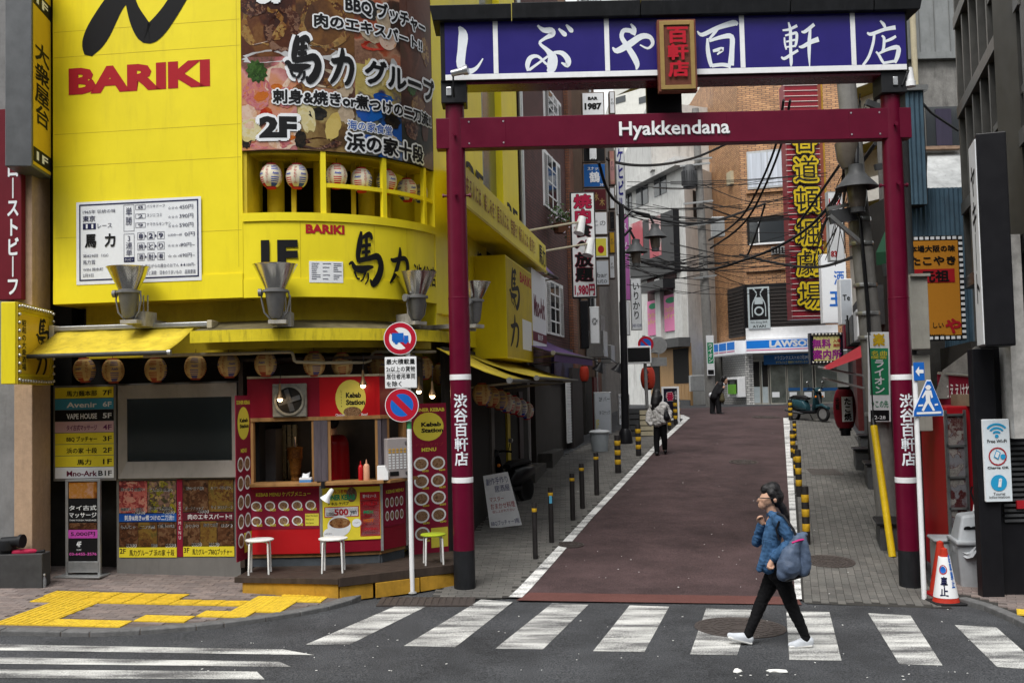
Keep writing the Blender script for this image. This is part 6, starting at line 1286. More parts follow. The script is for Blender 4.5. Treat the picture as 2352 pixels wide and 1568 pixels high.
for x0, y0, x1, y1, hpx, dp in((1188, 1150, 1238, 1124, 30, .35), (1230, 1110, 1272, 1080, 34, .5), (1270, 1075, 1320, 1045, 34, .55)):
 pa, pb=gnd(x0, y0), gnd(x1, y1);ua, ub=(pa-FL.p0).dot(FL.d), (pb-FL.p0).dot(FL.d);oa=max((pa-FL.p0).dot(FL.n), .3);z0=min(gz(pa.x, pa.y), gz(pb.x, pb.y))-.1;zt_=pa.z+hpx*pa.y/FW
 MB().box(ua, ub, -oa, -.06, z0, zt_).build('step_block', M('step_concrete', (.09, .086, .08), .8, .2, 6, .3, dirt=.4), stp, bevel=.012)
MBrk=brickmat('dark_brick', (.09, .03, .028), (.12, .04, .035), (.03, .02, .02), .22, .075)
B0=FL.pt(uE+.12);BD=RAD(76);FB2=Fr((B0.x, B0.y), (B0.x+math.cos(BD), B0.y+math.sin(BD)))
bh=thing('brick_house', 'dark brick house with white windows and purple awnings along the lane', 'building', FB2)
LB=FB2.uv(1313, 600)[0]
MB().box(0, LB-.6, 0, 5, 0, 13.5).build('wall', MBrk, bh);MB().box(LB-.6, LB, -.12, 5, 0, 13.2).build('corner_pier', brickmat('orange_pier_brick', (.26, .1, .05), (.2, .07, .035), (.08, .05, .04), .22, .075), bh)
def awin(fr, x0, y0, x1, y1, par, shutters=True):
 a, b, z0, z1=fr.rect(x0, y0, x1, y1);w=MB().box(a, b, -.03, .02, z0, z1).build('window', MWhite, par);MB().box(a+.06, b-.06, -.035, -.0305, z0+.06, z1-.06).build('pane', GLASS('window_glass', (.03, .035, .04), .08), w)
 m_=MB();m_.box((a+b)/2-.025, (a+b)/2+.025, -.045, -.0355, z0, z1)
 for f in(.25, .5, .75):m_.box(a, b, -.043, -.0355, z0+(z1-z0)*f-.018, z0+(z1-z0)*f+.018)
 m_.build('glazing_bar', MWhite, w)
 if shutters:
  for s0, s1 in((a-.5, a-.04), (b+.04, b+.5)):
   m_=MB().box(s0, s1, -.04, -.001, z0, z1);s_=m_.build('shutter', MWhite, par);m_=MB();z=z0+.08
   while z<z1-.08:m_.obox(((s0+s1)/2, -.045, z), ((s1-s0)/2-.05, 0, 0), (0, .012, .012), (0, -.004, .004));z+=.055
   m_.build('louvre', MAlu, s_)
awin(FB2, 1256, 362, 1276, 486, bh);awin(FB2, 1262, 648, 1283, 770, bh);awin(FB2, 1257, 216, 1278, 300, bh)
MPurp=M('purple_canvas', (.09, .05, .14), .8, .15, 8, dirt=.25)
lane_awning('small lilac awning over the brick house window', 1256, 622, 1280, 640, .6, .75, M('lilac_canvas', (.2, .14, .28), .8, .15, 8), FB2);lane_awning('wide dark purple awning over the brick house entrance', 1272, 800, 1360, 830, 1.3, .55, MPurp, FB2, vw=.18)
a, b, z0, z1=FB2.rect(1250, 800, 1296, 880);g=thing('shop_screen', 'dark violet picture panel below the purple awning', 'sign', FB2);MB().box(a, b, -.25, -.18, z0, z1).build('panel', FOOD('print_violet', [(.01, .008, .02), (.03, .02, .06), (.1, .1, .2), (.02, .015, .05)], 3, 5), g)
a, b, z0, z1=FB2.rect(1277, 880, 1291, 1015);m_=MB();x=a
gr=thing('white_grille', 'white perforated screen on the brick house front', 'screen', FB2)
for i in range(6):m_.box(a+(b-a)*i/5-.015, a+(b-a)*i/5+.015, -.3, -.27, z0, z1)
k=22
for i in range(k):m_.box(a, b, -.295, -.275, z0+(z1-z0)*i/(k-1)-.02, z0+(z1-z0)*i/(k-1)+.02)
m_.build('lattice', MWhite, gr)
MB().box(.3, LB-.7, -.15, -.001, 0, 3.2).build('ground_floor_wall', M('shop_taupe', (.07, .064, .06), .7, .2, 3, dirt=.4), bh);MB().box(LB-2.2, LB-.75, -.35, -.151, .3, 3.2).build('timber_doors', M('door_dark', (.035, .03, .03), .6, .2), bh)
fl=thing('flower_box', 'hanging pot of white and violet flowers on the brick house window', 'flower pot', FB2);u, z=FB2.uv(1288, 525, .35);MB().lathe([(.16, z-.12), (.22, z+.12), (.2, z+.12)], 14, (u, -.35, 0)).build('pot', M('terracotta', (.16, .07, .04), .8, .2), fl, True)
m_=MB();m2=MB();random.seed(9)
for i in range(260):
 v=Vector((random.gauss(0, .22), random.gauss(0, .2), random.gauss(.05, .16)));c_=Vector((u+.1, -.35, z+.22))+v;d_=Vector((random.uniform(-1, 1), random.uniform(-1, 1), random.uniform(-.3, 1))).normalized();e_=d_.orthogonal().normalized()
 (m2 if i%7==0 else m_).add([c_-d_*.05, c_+e_*.03, c_+d_*.05, c_-e_*.03], [(0, 1, 2, 3)])
m_.build('leaves', M('leaf_green', (.05, .1, .03), .7, .3, 20), fl);m2.build('blossoms', M('blossom', (.6, .55, .65), .7, .3, 20), fl)
for px, py, l in((1330, 510, 'white long-armed sign lamp, upper one beside the flower pot'), (1350, 560, 'white long-armed sign lamp, lower one in front of the vertical sign')):
 q=at(px, py, 24.2);s_=at(px-118, py+20, 21.6);g=thing('sign_lamp', l, 'lamp', loc=(0, 0, 0), group='long-armed sign lamps');MB().cyl(s_, q, .025, n=8).build('arm', MCream, g, True);MB().cyl(q+Vector((.08, .05, .12)), q+Vector((-.02, -.05, -.28)), .09, .13, 14).build('lamp_head', MWhite, g, True)
def SB(label, x0, y0, x1, y1, Y, face, texts, th=.22, side=None, name='projecting_sign', rz=0.0, group=None, rim=.03):
 a, b=at(x0, (y0+y1)/2, Y), at(x1, (y0+y1)/2, Y);g=thing(name, label, 'sign', loc=(a.x, Y, 0), rz=rz, group=group);w_=b.x-a.x;z0, z1=at((x0+x1)/2, y1, Y).z, at((x0+x1)/2, y0, Y).z
 MB().box(0, w_, 0, th, z0, z1).build('cabinet', side or MAlu, g, bevel=min(.012, w_/8));f=MB().box(rim, w_-rim, -.006, -.0005, z0+rim, z1-rim).build('face', face, g)
 for t, fx0, fy0, fx1, fy1, m_, bo, vv in texts:txt(t, (w_*fx0, w_*fx1, z1-(z1-z0)*fy1, z1-(z1-z0)*fy0), -.012, m_, f, bo, vv)
 return g, w_, z0, z1
g, w_, z0, z1=SB('tall white sign with red and black characters, all-you-can-eat meat, price below', 1312, 441, 1369, 684, 24.8, MPaperW, [], .2, MBlkS)
f=g.children[-1]if g.children[-1].name.startswith('face')else g.children[0]
for t, fy0, fy1, m_, o_ in(('焼肉', .02, .3, PRINT('sign_crimson_ink', (.35, .01, .05)), MInk), ('食べ放題', .29, .85, MInk, PRINT('sign_crimson_ink', 0))):
 txt(t, (w_*.14, w_*.86, z1-(z1-z0)*fy1, z1-(z1-z0)*fy0), -.014, m_, f, .05, True, outline=o_, obold=.035)
txt('1,980円', (w_*.1, w_*.9, z1-(z1-z0)*.98, z1-(z1-z0)*.875), -.014, PRINT('sign_crimson_ink', 0), f, .05)
YS=29.5;MBrown=M('sign_bronze', (.12, .09, .07), .5, .15, 5)
SB('white light-box sign lettered BAR 1987', 1336, 212, 1388, 266, YS, MPaperW, [('BAR', .28, .2, .72, .34, MInk, .06, False), ('1987', .12, .46, .88, .76, MInk, .06, False)], .3, MBrown)
SB('black light-box sign with a white orchid', 1338, 322, 1391, 373, YS, MInk, [('蘭', .3, .25, .6, .85, MPaperW, .06, False)], .3, MBrown)
SB('blue light-box sign with white characters, snack bar', 1339, 375, 1392, 431, YS, PRINT('sign_azure', (.01, .09, .3)), [('スナック', .2, .15, .8, .3, MPaperW, .02, False), ('鶴', .28, .36, .72, .78, MPaperW, .03, False), ('3F', .72, .84, .9, .94, MPaperW, 0, False)], .3, MBrown)
SB('dark wine-red light-box sign with gold characters', 1340, 433, 1394, 484, YS, PRINT('sign_wine', (.07, .008, .012)), [('水', .45, .2, .65, .55, MGold, .02, False), ('木', .68, .45, .9, .8, MGold, .02, False)], .3, MBrown)
SB('plain white light-box sign with faint writing below the wine-red one', 1341, 486, 1396, 540, YS, MPaperW, [('この', .4, .4, .9, .6, MDGrey, 0, False)], .3, MBrown)
g, w_, z0, z1=SB('white light-box sign with a small yellow poster of red flowers', 1342, 543, 1398, 593, YS, MPaperW, [], .3, MBrown)
MB().box(w_*.42, w_*.9, -.012, -.0065, z0+(z1-z0)*.1, z1-(z1-z0)*.1).build('poster', MYelT, g);MB().disc((w_*.68, z0+(z1-z0)*.4), w_*.13, (z1-z0)*.18, 16, -.014).build('flower_print', MRedT, g)
SB('lowest grey light-box sign of the stack, lettered bar', 1343, 597, 1400, 656, YS, M('sign_palegrey', (.45, .48, .52), .4, .05), [('bar', .5, .5, .9, .68, MDGrey, 0, False), ('saluto', .2, .72, .9, .9, MDGrey, 0, False)], .3, MBrown)
SB('grey building-name sign above the gate roof', 1327, -26, 1381, 28, YS, M('sign_palegrey', 0), [('都路ビル', .12, .46, .88, .72, MInk, .01, False)], .3, MBrown)
for i, (y0, y1, m_, l)in enumerate(((210, 262, MPaperW, 'white'), (265, 300, MYelT, 'yellow'), (345, 425, FOOD('print_peach', [(.5, .2, .2), (.6, .4, .3), (.6, .3, .35)], 3, 2), 'peach-pink'), (430, 480, MPaperW, 'pale'), (484, 528, MInk, 'black'), (532, 582, PRINT('sign_orange', (.6, .35, .02)), 'orange'), (586, 640, MPaperW, 'white'))):
 SB('narrow %s light-box sign, %s from the top in the rear sign stack'%(l, ('first', 'second', 'third', 'fourth', 'fifth', 'sixth', 'last')[i]), 1399, y0, 1413, y1, 31.5, m_, [('Fの', .2, .3, .8, .6, MDGrey, .0, True)], .3, MBrown)
SB('white vertical sign with blue katakana above the lane', 1415, 336, 1436, 493, 33, MPaperW, [('ケヒビル', .15, .02, .85, .97, PRINT('sign_navy', (.02, .02, .22)), .04, True)], .2)
SB('white vertical sign with black brushed kana and phone number', 1449, 640, 1474, 758, 37, MPaperW, [('いりかり', .15, .05, .85, .8, MInk, .02, True), ('3481-0298', .08, .88, .92, .94, MBlueInk, .0, False)], .15)
SB('magenta vertical sign on the far lane house', 1424, 490, 1447, 690, 38, PRINT('sign_magenta', (.45, .14, .4)), [('スナック', .2, .1, .8, .5, MPaperW, .02, True)], .2)
SB('plain pale panel below the magenta sign', 1424, 692, 1447, 770, 38, MPaperW, [], .2)
SB('black box sign with white side face above the rubbish bin', 1333, 690, 1352, 800, 28, MBlkS, [], .4, MBlkS)
SB('white shop sign with grey script beside the black box sign', 1354, 704, 1378, 790, 28.3, MPaperW, [('えびす', .15, .3, .85, .5, MDGrey, .02, True)], .2)
SB('stacked floor guide sign in yellow, white and orange rows', 1365, 900, 1405, 1005, 30.5, M('sign_palegrey', 0), [('2F バー', .3, .1, .9, .2, MInk, 0, False), ('3F スナック', .3, .4, .9, .5, MInk, 0, False), ('1F', .1, .6, .25, .8, MYelT, .02, False)], .2)
SB('white notice board with black and red lines by the lamp post', 1420, 905, 1447, 990, 33, MPaperW, [('アダルトグッズ', .1, .05, .95, .15, MInk, 0, False), ('大人のおもちゃ', .1, .2, .95, .3, MInk, 0, False), ('ランジェリー', .1, .35, .9, .45, MInk, 0, False), ('よろず', .1, .55, .7, .65, MInk, 0, False), ('女性も大歓迎', .05, .85, .95, .96, MRedT, .01, False)], .1)
def blk(name, label, pts, z1, mat, z0=0.0, extra=None):
 g=thing(name, label, 'building', loc=(0, 0, 0));MB().slab(pts, z0, z1).build('wall', mat, g);return g
LBp=FB2.pt(LB);
FC=Fr((LBp.x, LBp.y), (LBp.x+math.cos(RAD(76)), LBp.y+math.sin(RAD(76))))
ch=thing('narrow_bar_house', 'narrow brown house carrying the stack of bar signs', 'building', FC)
MB().box(.02, 5.0, .02, 5, 0, 14).build('wall', M('brown_render', (.13, .08, .055), .8, .2, 3, .2, dirt=.4), ch);MB().box(5.02, 11.5, .3, 5, 0, 12.5).build('rear_wall', M('grey_render', (.2, .19, .18), .8, .2, 3, .2, dirt=.4), ch)
MShut=M('shutter_grey', (.16, .16, .16), .5, .15, 5, metal=.3, dirt=.3)
m_=MB()
for i in range(40):m_.box(4.2, 7.2, .2 if i%2 else.215, .29, .9+i*.07, .9+(i+1)*.07-.004)
m_.build('roller_shutter', MShut, ch)
for i, u in enumerate((1.0, 2.6)):
 MB().box(u, u+1.2, -.12, .015, .6, 3.0).build('door', (MDarkW, M('door_red', (.1, .02, .02), .5, .2))[i], ch);MB().box(u+.1, u+1.1, -.05, .015, 4.2, 5.6).build('window', GLASS('window_glass', 0), ch)
MB().box(2.0, 2.8, -.55, -.0, 3.6, 4.4).build('air_conditioner', MAlu, ch, bevel=.02);MB().box(5.2, 6.0, -.3, .3, 3.5, 4.1).build('air_conditioner', MAlu, ch, bevel=.02)
m_=MB()
for i in range(16):m_.box(6.4+i*.06, 6.43+i*.06, .22, .299, 3.6, 5.2)
m_.build('vent_louvre', MAlu, ch)
m_=MB().tube([(3.2, -.1, .4), (3.2, -.1, 9), (3.4, -.1, 9.5), (3.4, -.1, 13)], .05, 8);m_.build('drain_pipe', MAlu, ch, True)
for px, py, Y, l in((1432, 846, 27, 'dark bell lamp over the purple awning'), (1480, 847, 29, 'small dark spotlight near the grey house')):
 q=at(px*.0+{1432:1437, 1480:1480}[px]-62, py, Y);g=thing('spot_lamp', l, 'lamp', loc=q, group='dark spot lamps on the lane houses');MB().lathe([(.04, .18), (.07, .1), (.17, -.08), (.16, -.08)], 14, rot=Matrix.Rotation(RAD(25), 3, 'Y')).build('shade', MBlkS, g, True);MB().tube([(0, 0, .15), (-.2, .1, .3), (-.7, .3, .3)], .015, 6).build('arm', MBlkS, g)
def big_lantern(label, px, py, Y, rx, rz_, text, mat, group=None, hole=True):
 q=at(px, py, Y);k=Y/FW;R_, H_=rx*k, rz_*k;g=thing('red_lantern', label, 'lantern', loc=q, group=group)
 pr=[(R_*.5, -H_), ]+[(R_*(.62+.38*math.sin(math.pi*t)**.6)*(1+(.012 if i%2 else-.012)), -H_+2*H_*t)for i, t in enumerate([j/22 for j in range(23)])]+[(R_*.5, H_)]
 s_=MB().lathe(pr, 24).build('paper_shade', mat, g, True);MB().lathe([(R_*.55, H_), (R_*.55, H_*1.13), (R_*.45, H_*1.13)], 20).build('top_ring', MBlkS, g, True);MB().lathe([(R_*.45, -H_*1.14), (R_*.55, -H_*1.14), (R_*.55, -H_)], 20).build('bottom_ring', MBlkS, g, True)
 return g, s_, R_, H_
MLantR=M('lantern_scarlet', (.45, .04, .02), .6, .12, 10);MLantD=M('lantern_crimson', (.2, .008, .02), .55, .15, 10)
big_lantern('small red lantern hanging under the purple awning', 1342, 858, 27, 11, 17, '', MLantR, 'red lanterns up the lane')
g, s_, R_, H_=big_lantern('red ramen lantern with black brushed characters behind the signpost', 1488, 868, 36, 17, 24, '', MLantR, 'red lanterns up the lane')
txt('ラメン', (-R_*.4, R_*.4, -H_*.8, H_*.8), 0, MInk, s_, .04, True, warp=lambda x, z, o:Vector((R_*1.02*math.sin(x/R_-.3), -R_*1.02*math.cos(x/R_-.3), z)))
p=gnd(1378, 1036);g=thing('rubbish_bin', 'light grey plastic rubbish bin with lid by the lane wall', 'bin', loc=p);h_=46*p.y/FW;r_=22*p.y/FW
MB().lathe([(r_*.82, 0), (r_*.98, h_*.9), (r_*1.03, h_*.9), (r_*1.03, h_*.94)], 20).build('body', M('bin_grey', (.3, .33, .35), .5, .1, 8), g, True);MB().lathe([(r_*1.08, h_*.92), (r_*1.1, h_*.97), (r_*.9, h_*1.04), (r_*.2, h_*1.08), (.01, h_*1.1)], 20).build('lid', M('bin_lid', (.45, .47, .48), .5, .1), g, True)
def crate(label, px, py, w_, d_, h_, mat):
 p=gnd(px, py);g=thing('slatted_crate', label, 'crate', loc=p, rz=.2, group='crates at the far left corner');m_=MB()
 for k in range(5):
  z=h_*k/5;m_=MB().box(-w_/2, w_/2, -d_/2, -d_/2+.02, z+.01, z+h_/5-.02);m_.build('slat', mat, g);MB().box(w_/2-.02, w_/2, -d_/2+.021, d_/2, z+.01, z+h_/5-.02).build('slat', mat, g)
 MB().box(-w_/2+.02, w_/2-.021, -d_/2+.021, d_/2, 0, h_-.03).build('inner', MDark, g)
crate('dark slatted crate behind the walking woman', 1465, 1000, .7, .5, .8, MDGrey);crate('pale slatted crate beside the dark crate', 1480, 1000, .4, .5, .75, MCream)
p=gnd(1524, 972);g=thing('stand_sign', 'black standing shop sign with white frame and red character behind the walking woman', 'sign', loc=(p.x, p.y, p.z), rz=RAD(4));k=p.y/FW;w_, h_=36*k, 84*k
m_=MB()
for x in(0, w_):m_.box(x-.03, x+.03, 0, .06, 0, h_)
m_.box(0, w_, 0, .06, h_-.06, h_);m_.box(0, w_, 0, .06, .1, .16);m_.build('frame', MWhite, g)
f=MB().box(.031, w_-.031, .01, .05, .161, h_-.061).build('panel', M('panel_indigo', (.008, .008, .02), .4, .1), g);txt('番', (w_*.25, w_*.7, h_*.62, h_*.84), .006, PRINT('sign_crimson_ink', 0), f, .06, outline=MPaperW, obold=.05);txt('北海道開いてい', (w_*.76, w_*.92, h_*.3, h_*.88), .006, MPaperW, f, .0, True)
# ================================================================ top of the lane
def F2(x0, Y0, x1, Y1, ym=700):return Fr(at(x0, ym, Y0), at(x1, ym, Y1))
def bx(fr, x0, y0, x1, y1, name, mat, par, o0=0.0, o1=.02, off=0.0, bevel=0.0):
 a, b, z0, z1=fr.rect(x0, y0, x1, y1, off);return MB().box(a, b, -o1, -o0, z0, z1).build(name, mat, par, bevel=bevel)
MOrg=brickmat('orange_tile', (.5, .27, .12), (.34, .17, .075), (.13, .075, .05), .21, .085, .6, .012, .16)
MWTile=brickmat('white_tile', (.6, .6, .58), (.54, .54, .53), (.08, .08, .085), .22, .1, .35, .014, .1)
ch_=thing('convenience_store_block', 'orange tiled corner block with a convenience store at the crest of the lane', 'building', loc=(0, 0, 0))
C0, C1, C2=at(1657, 800, 47.2), at(1714, 800, 44.0), at(1960, 800, 42.6);zg=1.7
FCh, FMn=Fr(C0, C1), Fr(C1, C2)
def onp(fr, o):o.location=fr.p0;o.rotation_euler[2]=fr.a;return o
z2=FMn.uv(1780, 775)[1];z3=FMn.uv(1760, 650)[1]
MB().slab([(C0.x, C0.y), (C1.x, C1.y), (C2.x, C2.y), (C2.x, 60), (C0.x, 60)], z2, 17.5).build('tiled_walls', MOrg, ch_)
MB().slab([(C0.x+.3, C0.y+.3), (C1.x, C1.y+.4), (C2.x, C2.y+.4), (C2.x, 60), (C0.x+.3, 60)], 1.5, z2-.002).build('shop_core', M('shop_light', (.32, .32, .3), .6, .1), ch_)
def part(fr, x0, y0, x1, y1, name, mat, o0, o1, bevel=0.0, par=None):return onp(fr, bx(fr, x0, y0, x1, y1, name, mat, par or ch_, o0, o1, 0, bevel))if par is None else bx(fr, x0, y0, x1, y1, name, mat, par, o0, o1)
onp(FCh, MB().box(0, FCh.len-.01, -.012, 0, z2, 17.4).build('tiled_chamfer', MOrg, ch_))
w1=part(FMn, 1716, 345, 1812, 432, 'window', MAlu, .0, .04);bx(FMn, 1719, 350, 1810, 428, 'curtain_pane', M('curtain_white', (.5, .54, .6), .3, .25, 9, stretch=30), w1, .0405, .05);bx(FMn, 1762, 345, 1764, 432, 'mullion', MAlu, w1, .051, .07)
w2=part(FMn, 1716, 498, 1816, 560, 'balcony_recess', MDark, .0, .02);bx(FMn, 1722, 508, 1814, 560, 'balcony_window', GLASS('window_glass', 0), w2, .021, .03);bx(FMn, 1742, 508, 1744, 560, 'mullion', MWhite, w2, .031, .05);bx(FMn, 1722, 557, 1816, 561, 'sill', MWhite, w2, .031, .1)
for y0, y1 in((438, 442), (490, 497), (618, 622)):part(FMn, 1714, y0, 1816, y1, 'tile_ledge', MOrg, .0, .12)
w3=part(FMn, 1772, 566, 1816, 584, 'vent', MAlu, .0, .06)
for i in range(6):bx(FMn, 1774+i*7, 568, 1779+i*7, 582, 'vent_slot', MDark, w3, .0605, .065)
part(FCh, 1676, 395, 1686, 425, 'meter_box', MCream, .0, .15)
lv=part(FMn, 1714, 650, 1895, 770, 'slat_wall', MBlkS, .0, .08);part(FCh, 1676, 660, 1714, 770, 'slat_wall', MBlkS, .0, .08)
MSlat=M('charred_wood', (.035, .03, .028), .6, .3, 9, stretch=.3)
a, b, z0, z1=FMn.rect(1716, 655, 1893, 768);a2, b2, _, _=FCh.rect(1678, 655, 1713, 768)
for i in range(14):
 zz_=z0+(z1-z0)*i/14;onp(FMn, MB().box(a, b, -.13, -.081, zz_, zz_+(z1-z0)/14*.72).build('slat', MSlat, ch_));onp(FCh, MB().box(a2, b2, -.13, -.081, zz_, zz_+(z1-z0)/14*.72).build('slat', MSlat, ch_))
zf0, zf1=FMn.uv(1780, 810)[1], FMn.uv(1780, 779)[1];MLaw=M('store_blue', (.012, .15, .52), .3, .05, emit=.15);MSW=M('store_white', (.75, .77, .8), .3, .04, emit=.1);MPk=PRINT('store_pink', (.6, .08, .28))
for fr, L_, px in((FCh, FCh.len, 0), (FMn, FMn.len, 1)):
 f_=onp(fr, MB().box(0 if px else-.3, L_, -.5, 0, zf0, zf1).build('store_fascia', MSW, ch_));h_=zf1-zf0
 n_=3 if not px else 1
 for i in range(n_):MB().box(L_*i/n_+.06, L_*(i+1)/n_-.06, -.506, -.5005, zf0+h_*.34, zf1-h_*.08).build('blue_band', MLaw, f_);MB().box(L_*i/n_+.06, L_*(i+1)/n_-.06, -.506, -.5005, zf0+h_*.18, zf0+h_*.25).build('pink_stripe', MPk, f_)
 if px:a, b=fr.uv(1767, 790, .5)[0], fr.uv(1872, 790, .5)[0];txt('LAWSON', (a, b, zf0+h_*.38, zf1-h_*.12), -.51, MPaperW, f_, .05)
part(FMn, 1714, 750, 1925, 776, 'white_beam', MWhite, .0, .2)
for fr in(FCh, ):onp(fr, MB().box(.1, fr.len, .0, .28, 1.5, zf0).build('tiled_pier', MWTile, ch_))
part(FMn, 1714, 815, 1724, 948, 'tiled_pier', MWTile, -.3, .0)
part(FMn, 1724, 928, 1800, 952, 'tiled_sill', MWTile, -.3, .05);part(FMn, 1872, 928, 1960, 950, 'tiled_sill', MWTile, -.3, .05)
MShopG=M('shop_glass', (.1, .11, .1), .08, .5, 2.2, spec=.7);MFrost=M('frosted', (.35, .4, .42), .4, .1)
for x0, x1, m_, y1 in((1726, 1746, MFrost, 928), (1748, 1765, MFrost, 928), (1768, 1806, MShopG, 928), (1808, 1840, MShopG, 946), (1842, 1868, MShopG, 946), (1872, 1925, MShopG, 926)):
 w_=part(FMn, x0, 826, x1, y1, 'window', M('frame_bronze', (.3, .29, .25), .4, .1), -.2, -.15);bx(FMn, x0+2, 830, x1-2, y1-3, 'pane', m_, w_, -.149, -.145);x0>1800 and bx(FMn, x0+2, 890, x1-2, 897, 'blue_stripe', PRINT('banner_blue', (.015, .08, .22)), w_, -.1445, -.143)
 if x0>1760:bx(FMn, x0+5, 900, min(x0+22, x1-4), 912, 'notice', MPaperW, w_, -.1425, -.14)
 if m_ is MFrost:bx(FMn, x0+2, 830, x1-2, 888, 'upper_pane', MDark, w_, -.144, -.143)
bn=part(FMn, 1754, 813, 1862, 836, 'store_banner', PRINT('banner_blue', (.015, .08, .22)), .0, .02);a, b, z0, z1=FMn.rect(1780, 816, 1860, 825);txt('ドラゴンクエストXI 7月29日', (a, b, z0, z1), -.024, MPaperW, bn, .01);a, b, z0, z1=FMn.rect(1782, 828, 1855, 834);txt('ダブルパック 勇者のつるぎボックス', (a, b, z0, z1), -.024, MYelT, bn, .0)
g=thing('bar_sign', 'pale glass sign with black bottle figure on the slatted wall', 'sign', FMn);bx(FMn, 1719, 660, 1769, 755, 'panel', M('sign_icegrey', (.42, .48, .5), .3, .06), g, .2, .26);a, b, z0, z1=FMn.rect(1723, 664, 1765, 735);MB().box(a, b, -.264, -.2605, z0+.0, z1).build('dark_field', MInk, g)
cx, h_=(a+b)/2, z1-z0;MB().disc((cx, z0+h_*.28), (b-a)*.26, (b-a)*.26, 24, -.2665).build('ring', M('sign_icegrey', 0), g);MB().disc((cx, z0+h_*.28), (b-a)*.17, (b-a)*.17, 24, -.268).build('ring_core', MInk, g);MB().box(cx-.17, cx+.17, -.2665, -.2645, z0+h_*.5, z0+h_*.72).build('square', M('sign_icegrey', 0), g)
for sg in(-1, 1):brush([[(.5+sg*.28, 1, .06), (.5+sg*.1, .82, .05), (.5+sg*.34, .5, .05), (.5+sg*.36, .1, .05)]], (a, b, z0, z1), -.2665, M('sign_icegrey', 0), g, 'line_print')
a, b, z0, z1=FMn.rect(1730, 747, 1760, 753);txt('ATARI', (a, b, z0, z1), -.263, MInk, g, .02);a, b, z0, z1=FMn.rect(1725, 738, 1764, 745);txt('WA dining BAR', (a, b, z0, z1), -.263, MInk, g, .0)
g=thing('pay_phone', 'green pay phone in a white cabinet on the tiled corner', 'phone', FCh);bx(FCh, 1690, 866, 1716, 912, 'cabinet', MWhite, g, .05, .4, bevel=.03);bx(FCh, 1692, 871, 1714, 903, 'recess', MDark, g, .401, .41);bx(FCh, 1697, 882, 1712, 904, 'phone_body', M('phone_green', (.16, .42, .05), .4, .05), g, .411, .5);bx(FCh, 1700, 874, 1709, 884, 'screen', MDGrey, g, .411, .47)
p=gnd(1707, 948);g=thing('letter_box', 'small white post-mounted box in front of the tiled corner', 'box', loc=(p.x, 41.5, gz(p.x, 41.5)));MB().box(-.03, .03, -.03, .03, 0, .5).build('post', MAlu, g);MB().box(-.16, .16, -.12, .12, .4, .78).build('case', MWhite, g, bevel=.02)
YR=39.5;xa, xb=at(1815, 560, YR), at(1890, 560, YR);g=thing('theatre_sign', 'tall red vertical sign with big yellow neon characters', 'sign', loc=(xa.x, YR, 0));w_=xb.x-xa.x;z0, z1=at(1850, 732, YR).z, at(1850, 190, YR).z
MB().box(0, w_, 0, .8, z0, z1).build('cabinet', M('theatre_red', (.2, .01, .02), .35, .12, 3, dirt=.25), g);m_=MB();n_=44
for i in range(n_):z=z0+(z1-z0)*(i+.5)/n_;m_.box(-.05, w_+.02, -.03, -.012, z-.012, z+.012)
m_.build('neon_line', M('neon_tube_off', (.62, .5, .48), .3, .05), g);MB().box(w_+.0, w_+.25, .1, .7, z0+1.5, z1).build('side_strip', M('rust_yellow', (.4, .22, .02), .6, .3, 4), g);MB().box(w_+.001, w_+.14, -.01, .099, z0+3, z1).build('copper_rail', M('copper_red', (.2, .05, .03), .5, .2), g)
MNY, MNK=M('neon_yellow', (.5, .36, .01), .4, .2, 9), MInk
for i, (c, cy)in enumerate(zip('谷道頓堀劇場', (322, 391, 461, 535, 604, 680))):
 zc_n=at(1850, cy, YR).z;h_=31*YR/FW;V=(w_*.16, w_*.92, zc_n-h_, zc_n+h_);c_=MB().box(w_*.5-.01, w_*.5+.01, -.1, 0, zc_n-.1, zc_n+.1).build('neon_character', MBlkS, g)
 txt(c, V, -.1, MNK, c_, .17, True);txt(c, V, -.112, MNY, c_, .11, True);txt(c, V, -.125, MNK, c_, .0, True, name='neon_tubing')
YR2=34
for lab, x0, y0, x1, y1, Y, m_, tx_ in(('white light-box sign with blue characters right of the theatre sign', 1888, 583, 1945, 742, 36, MPaperW, [('酒', .5, .25, .9, .45, MSignB, .02, False), ('王', .3, .55, .8, .75, MSignB, .04, False)]), ('grey box sign lettered Te right of the white light box', 1930, 640, 1958, 745, 33, M('sign_palegrey', 0), [('Te', .2, .35, .8, .48, MInk, .02, False), ('J', .3, .8, .6, .92, MInk, .03, False)])):SB(lab, x0, y0, x1, y1, Y, m_, tx_, .3, MWhite)
g, w_, z0, z1=SB('purple and yellow information-office sign framed with bulbs', 1861, 764, 1937, 836, 34, PRINT('sign_lemon', (.66, .6, .25)), [('無料', .08, .2, .62, .48, PRINT('sign_violet', (.28, .02, .22)), .05, False), ('案内所', .08, .54, .92, .84, PRINT('sign_violet', 0), .05, False), ('入場', .7, .2, .92, .32, MRedT, .03, False), ('無料', .7, .35, .92, .47, MRedT, .03, False)], .25, M('panel_indigo', 0), rim=.12)
for i in range(9):
 for z in(z0+.06, z1-.06):o=bpy.data.objects.new('bulb', bmsh);COL.objects.link(o);o.parent=g;o.location=(.08+(w_-.16)*i/8, -.03, z);o.scale=(2, 2, 2)
SB('white vertical sign with red and black writing behind the right lamp', 1902, 440, 1938, 600, 30, MPaperW, [('LUX', .1, .1, .9, .2, MRedT, .04, False), ('83', .1, .85, .5, .94, MRedT, .04, False)], .2)
wh=thing('white_house', 'white rendered house with dark windows and pink posters at the top of the lane', 'building', loc=(0, 0, 0));FW1, FW2=F2(1425, 53, 1580, 45.5), F2(1580, 45.5, 1652, 48.5)
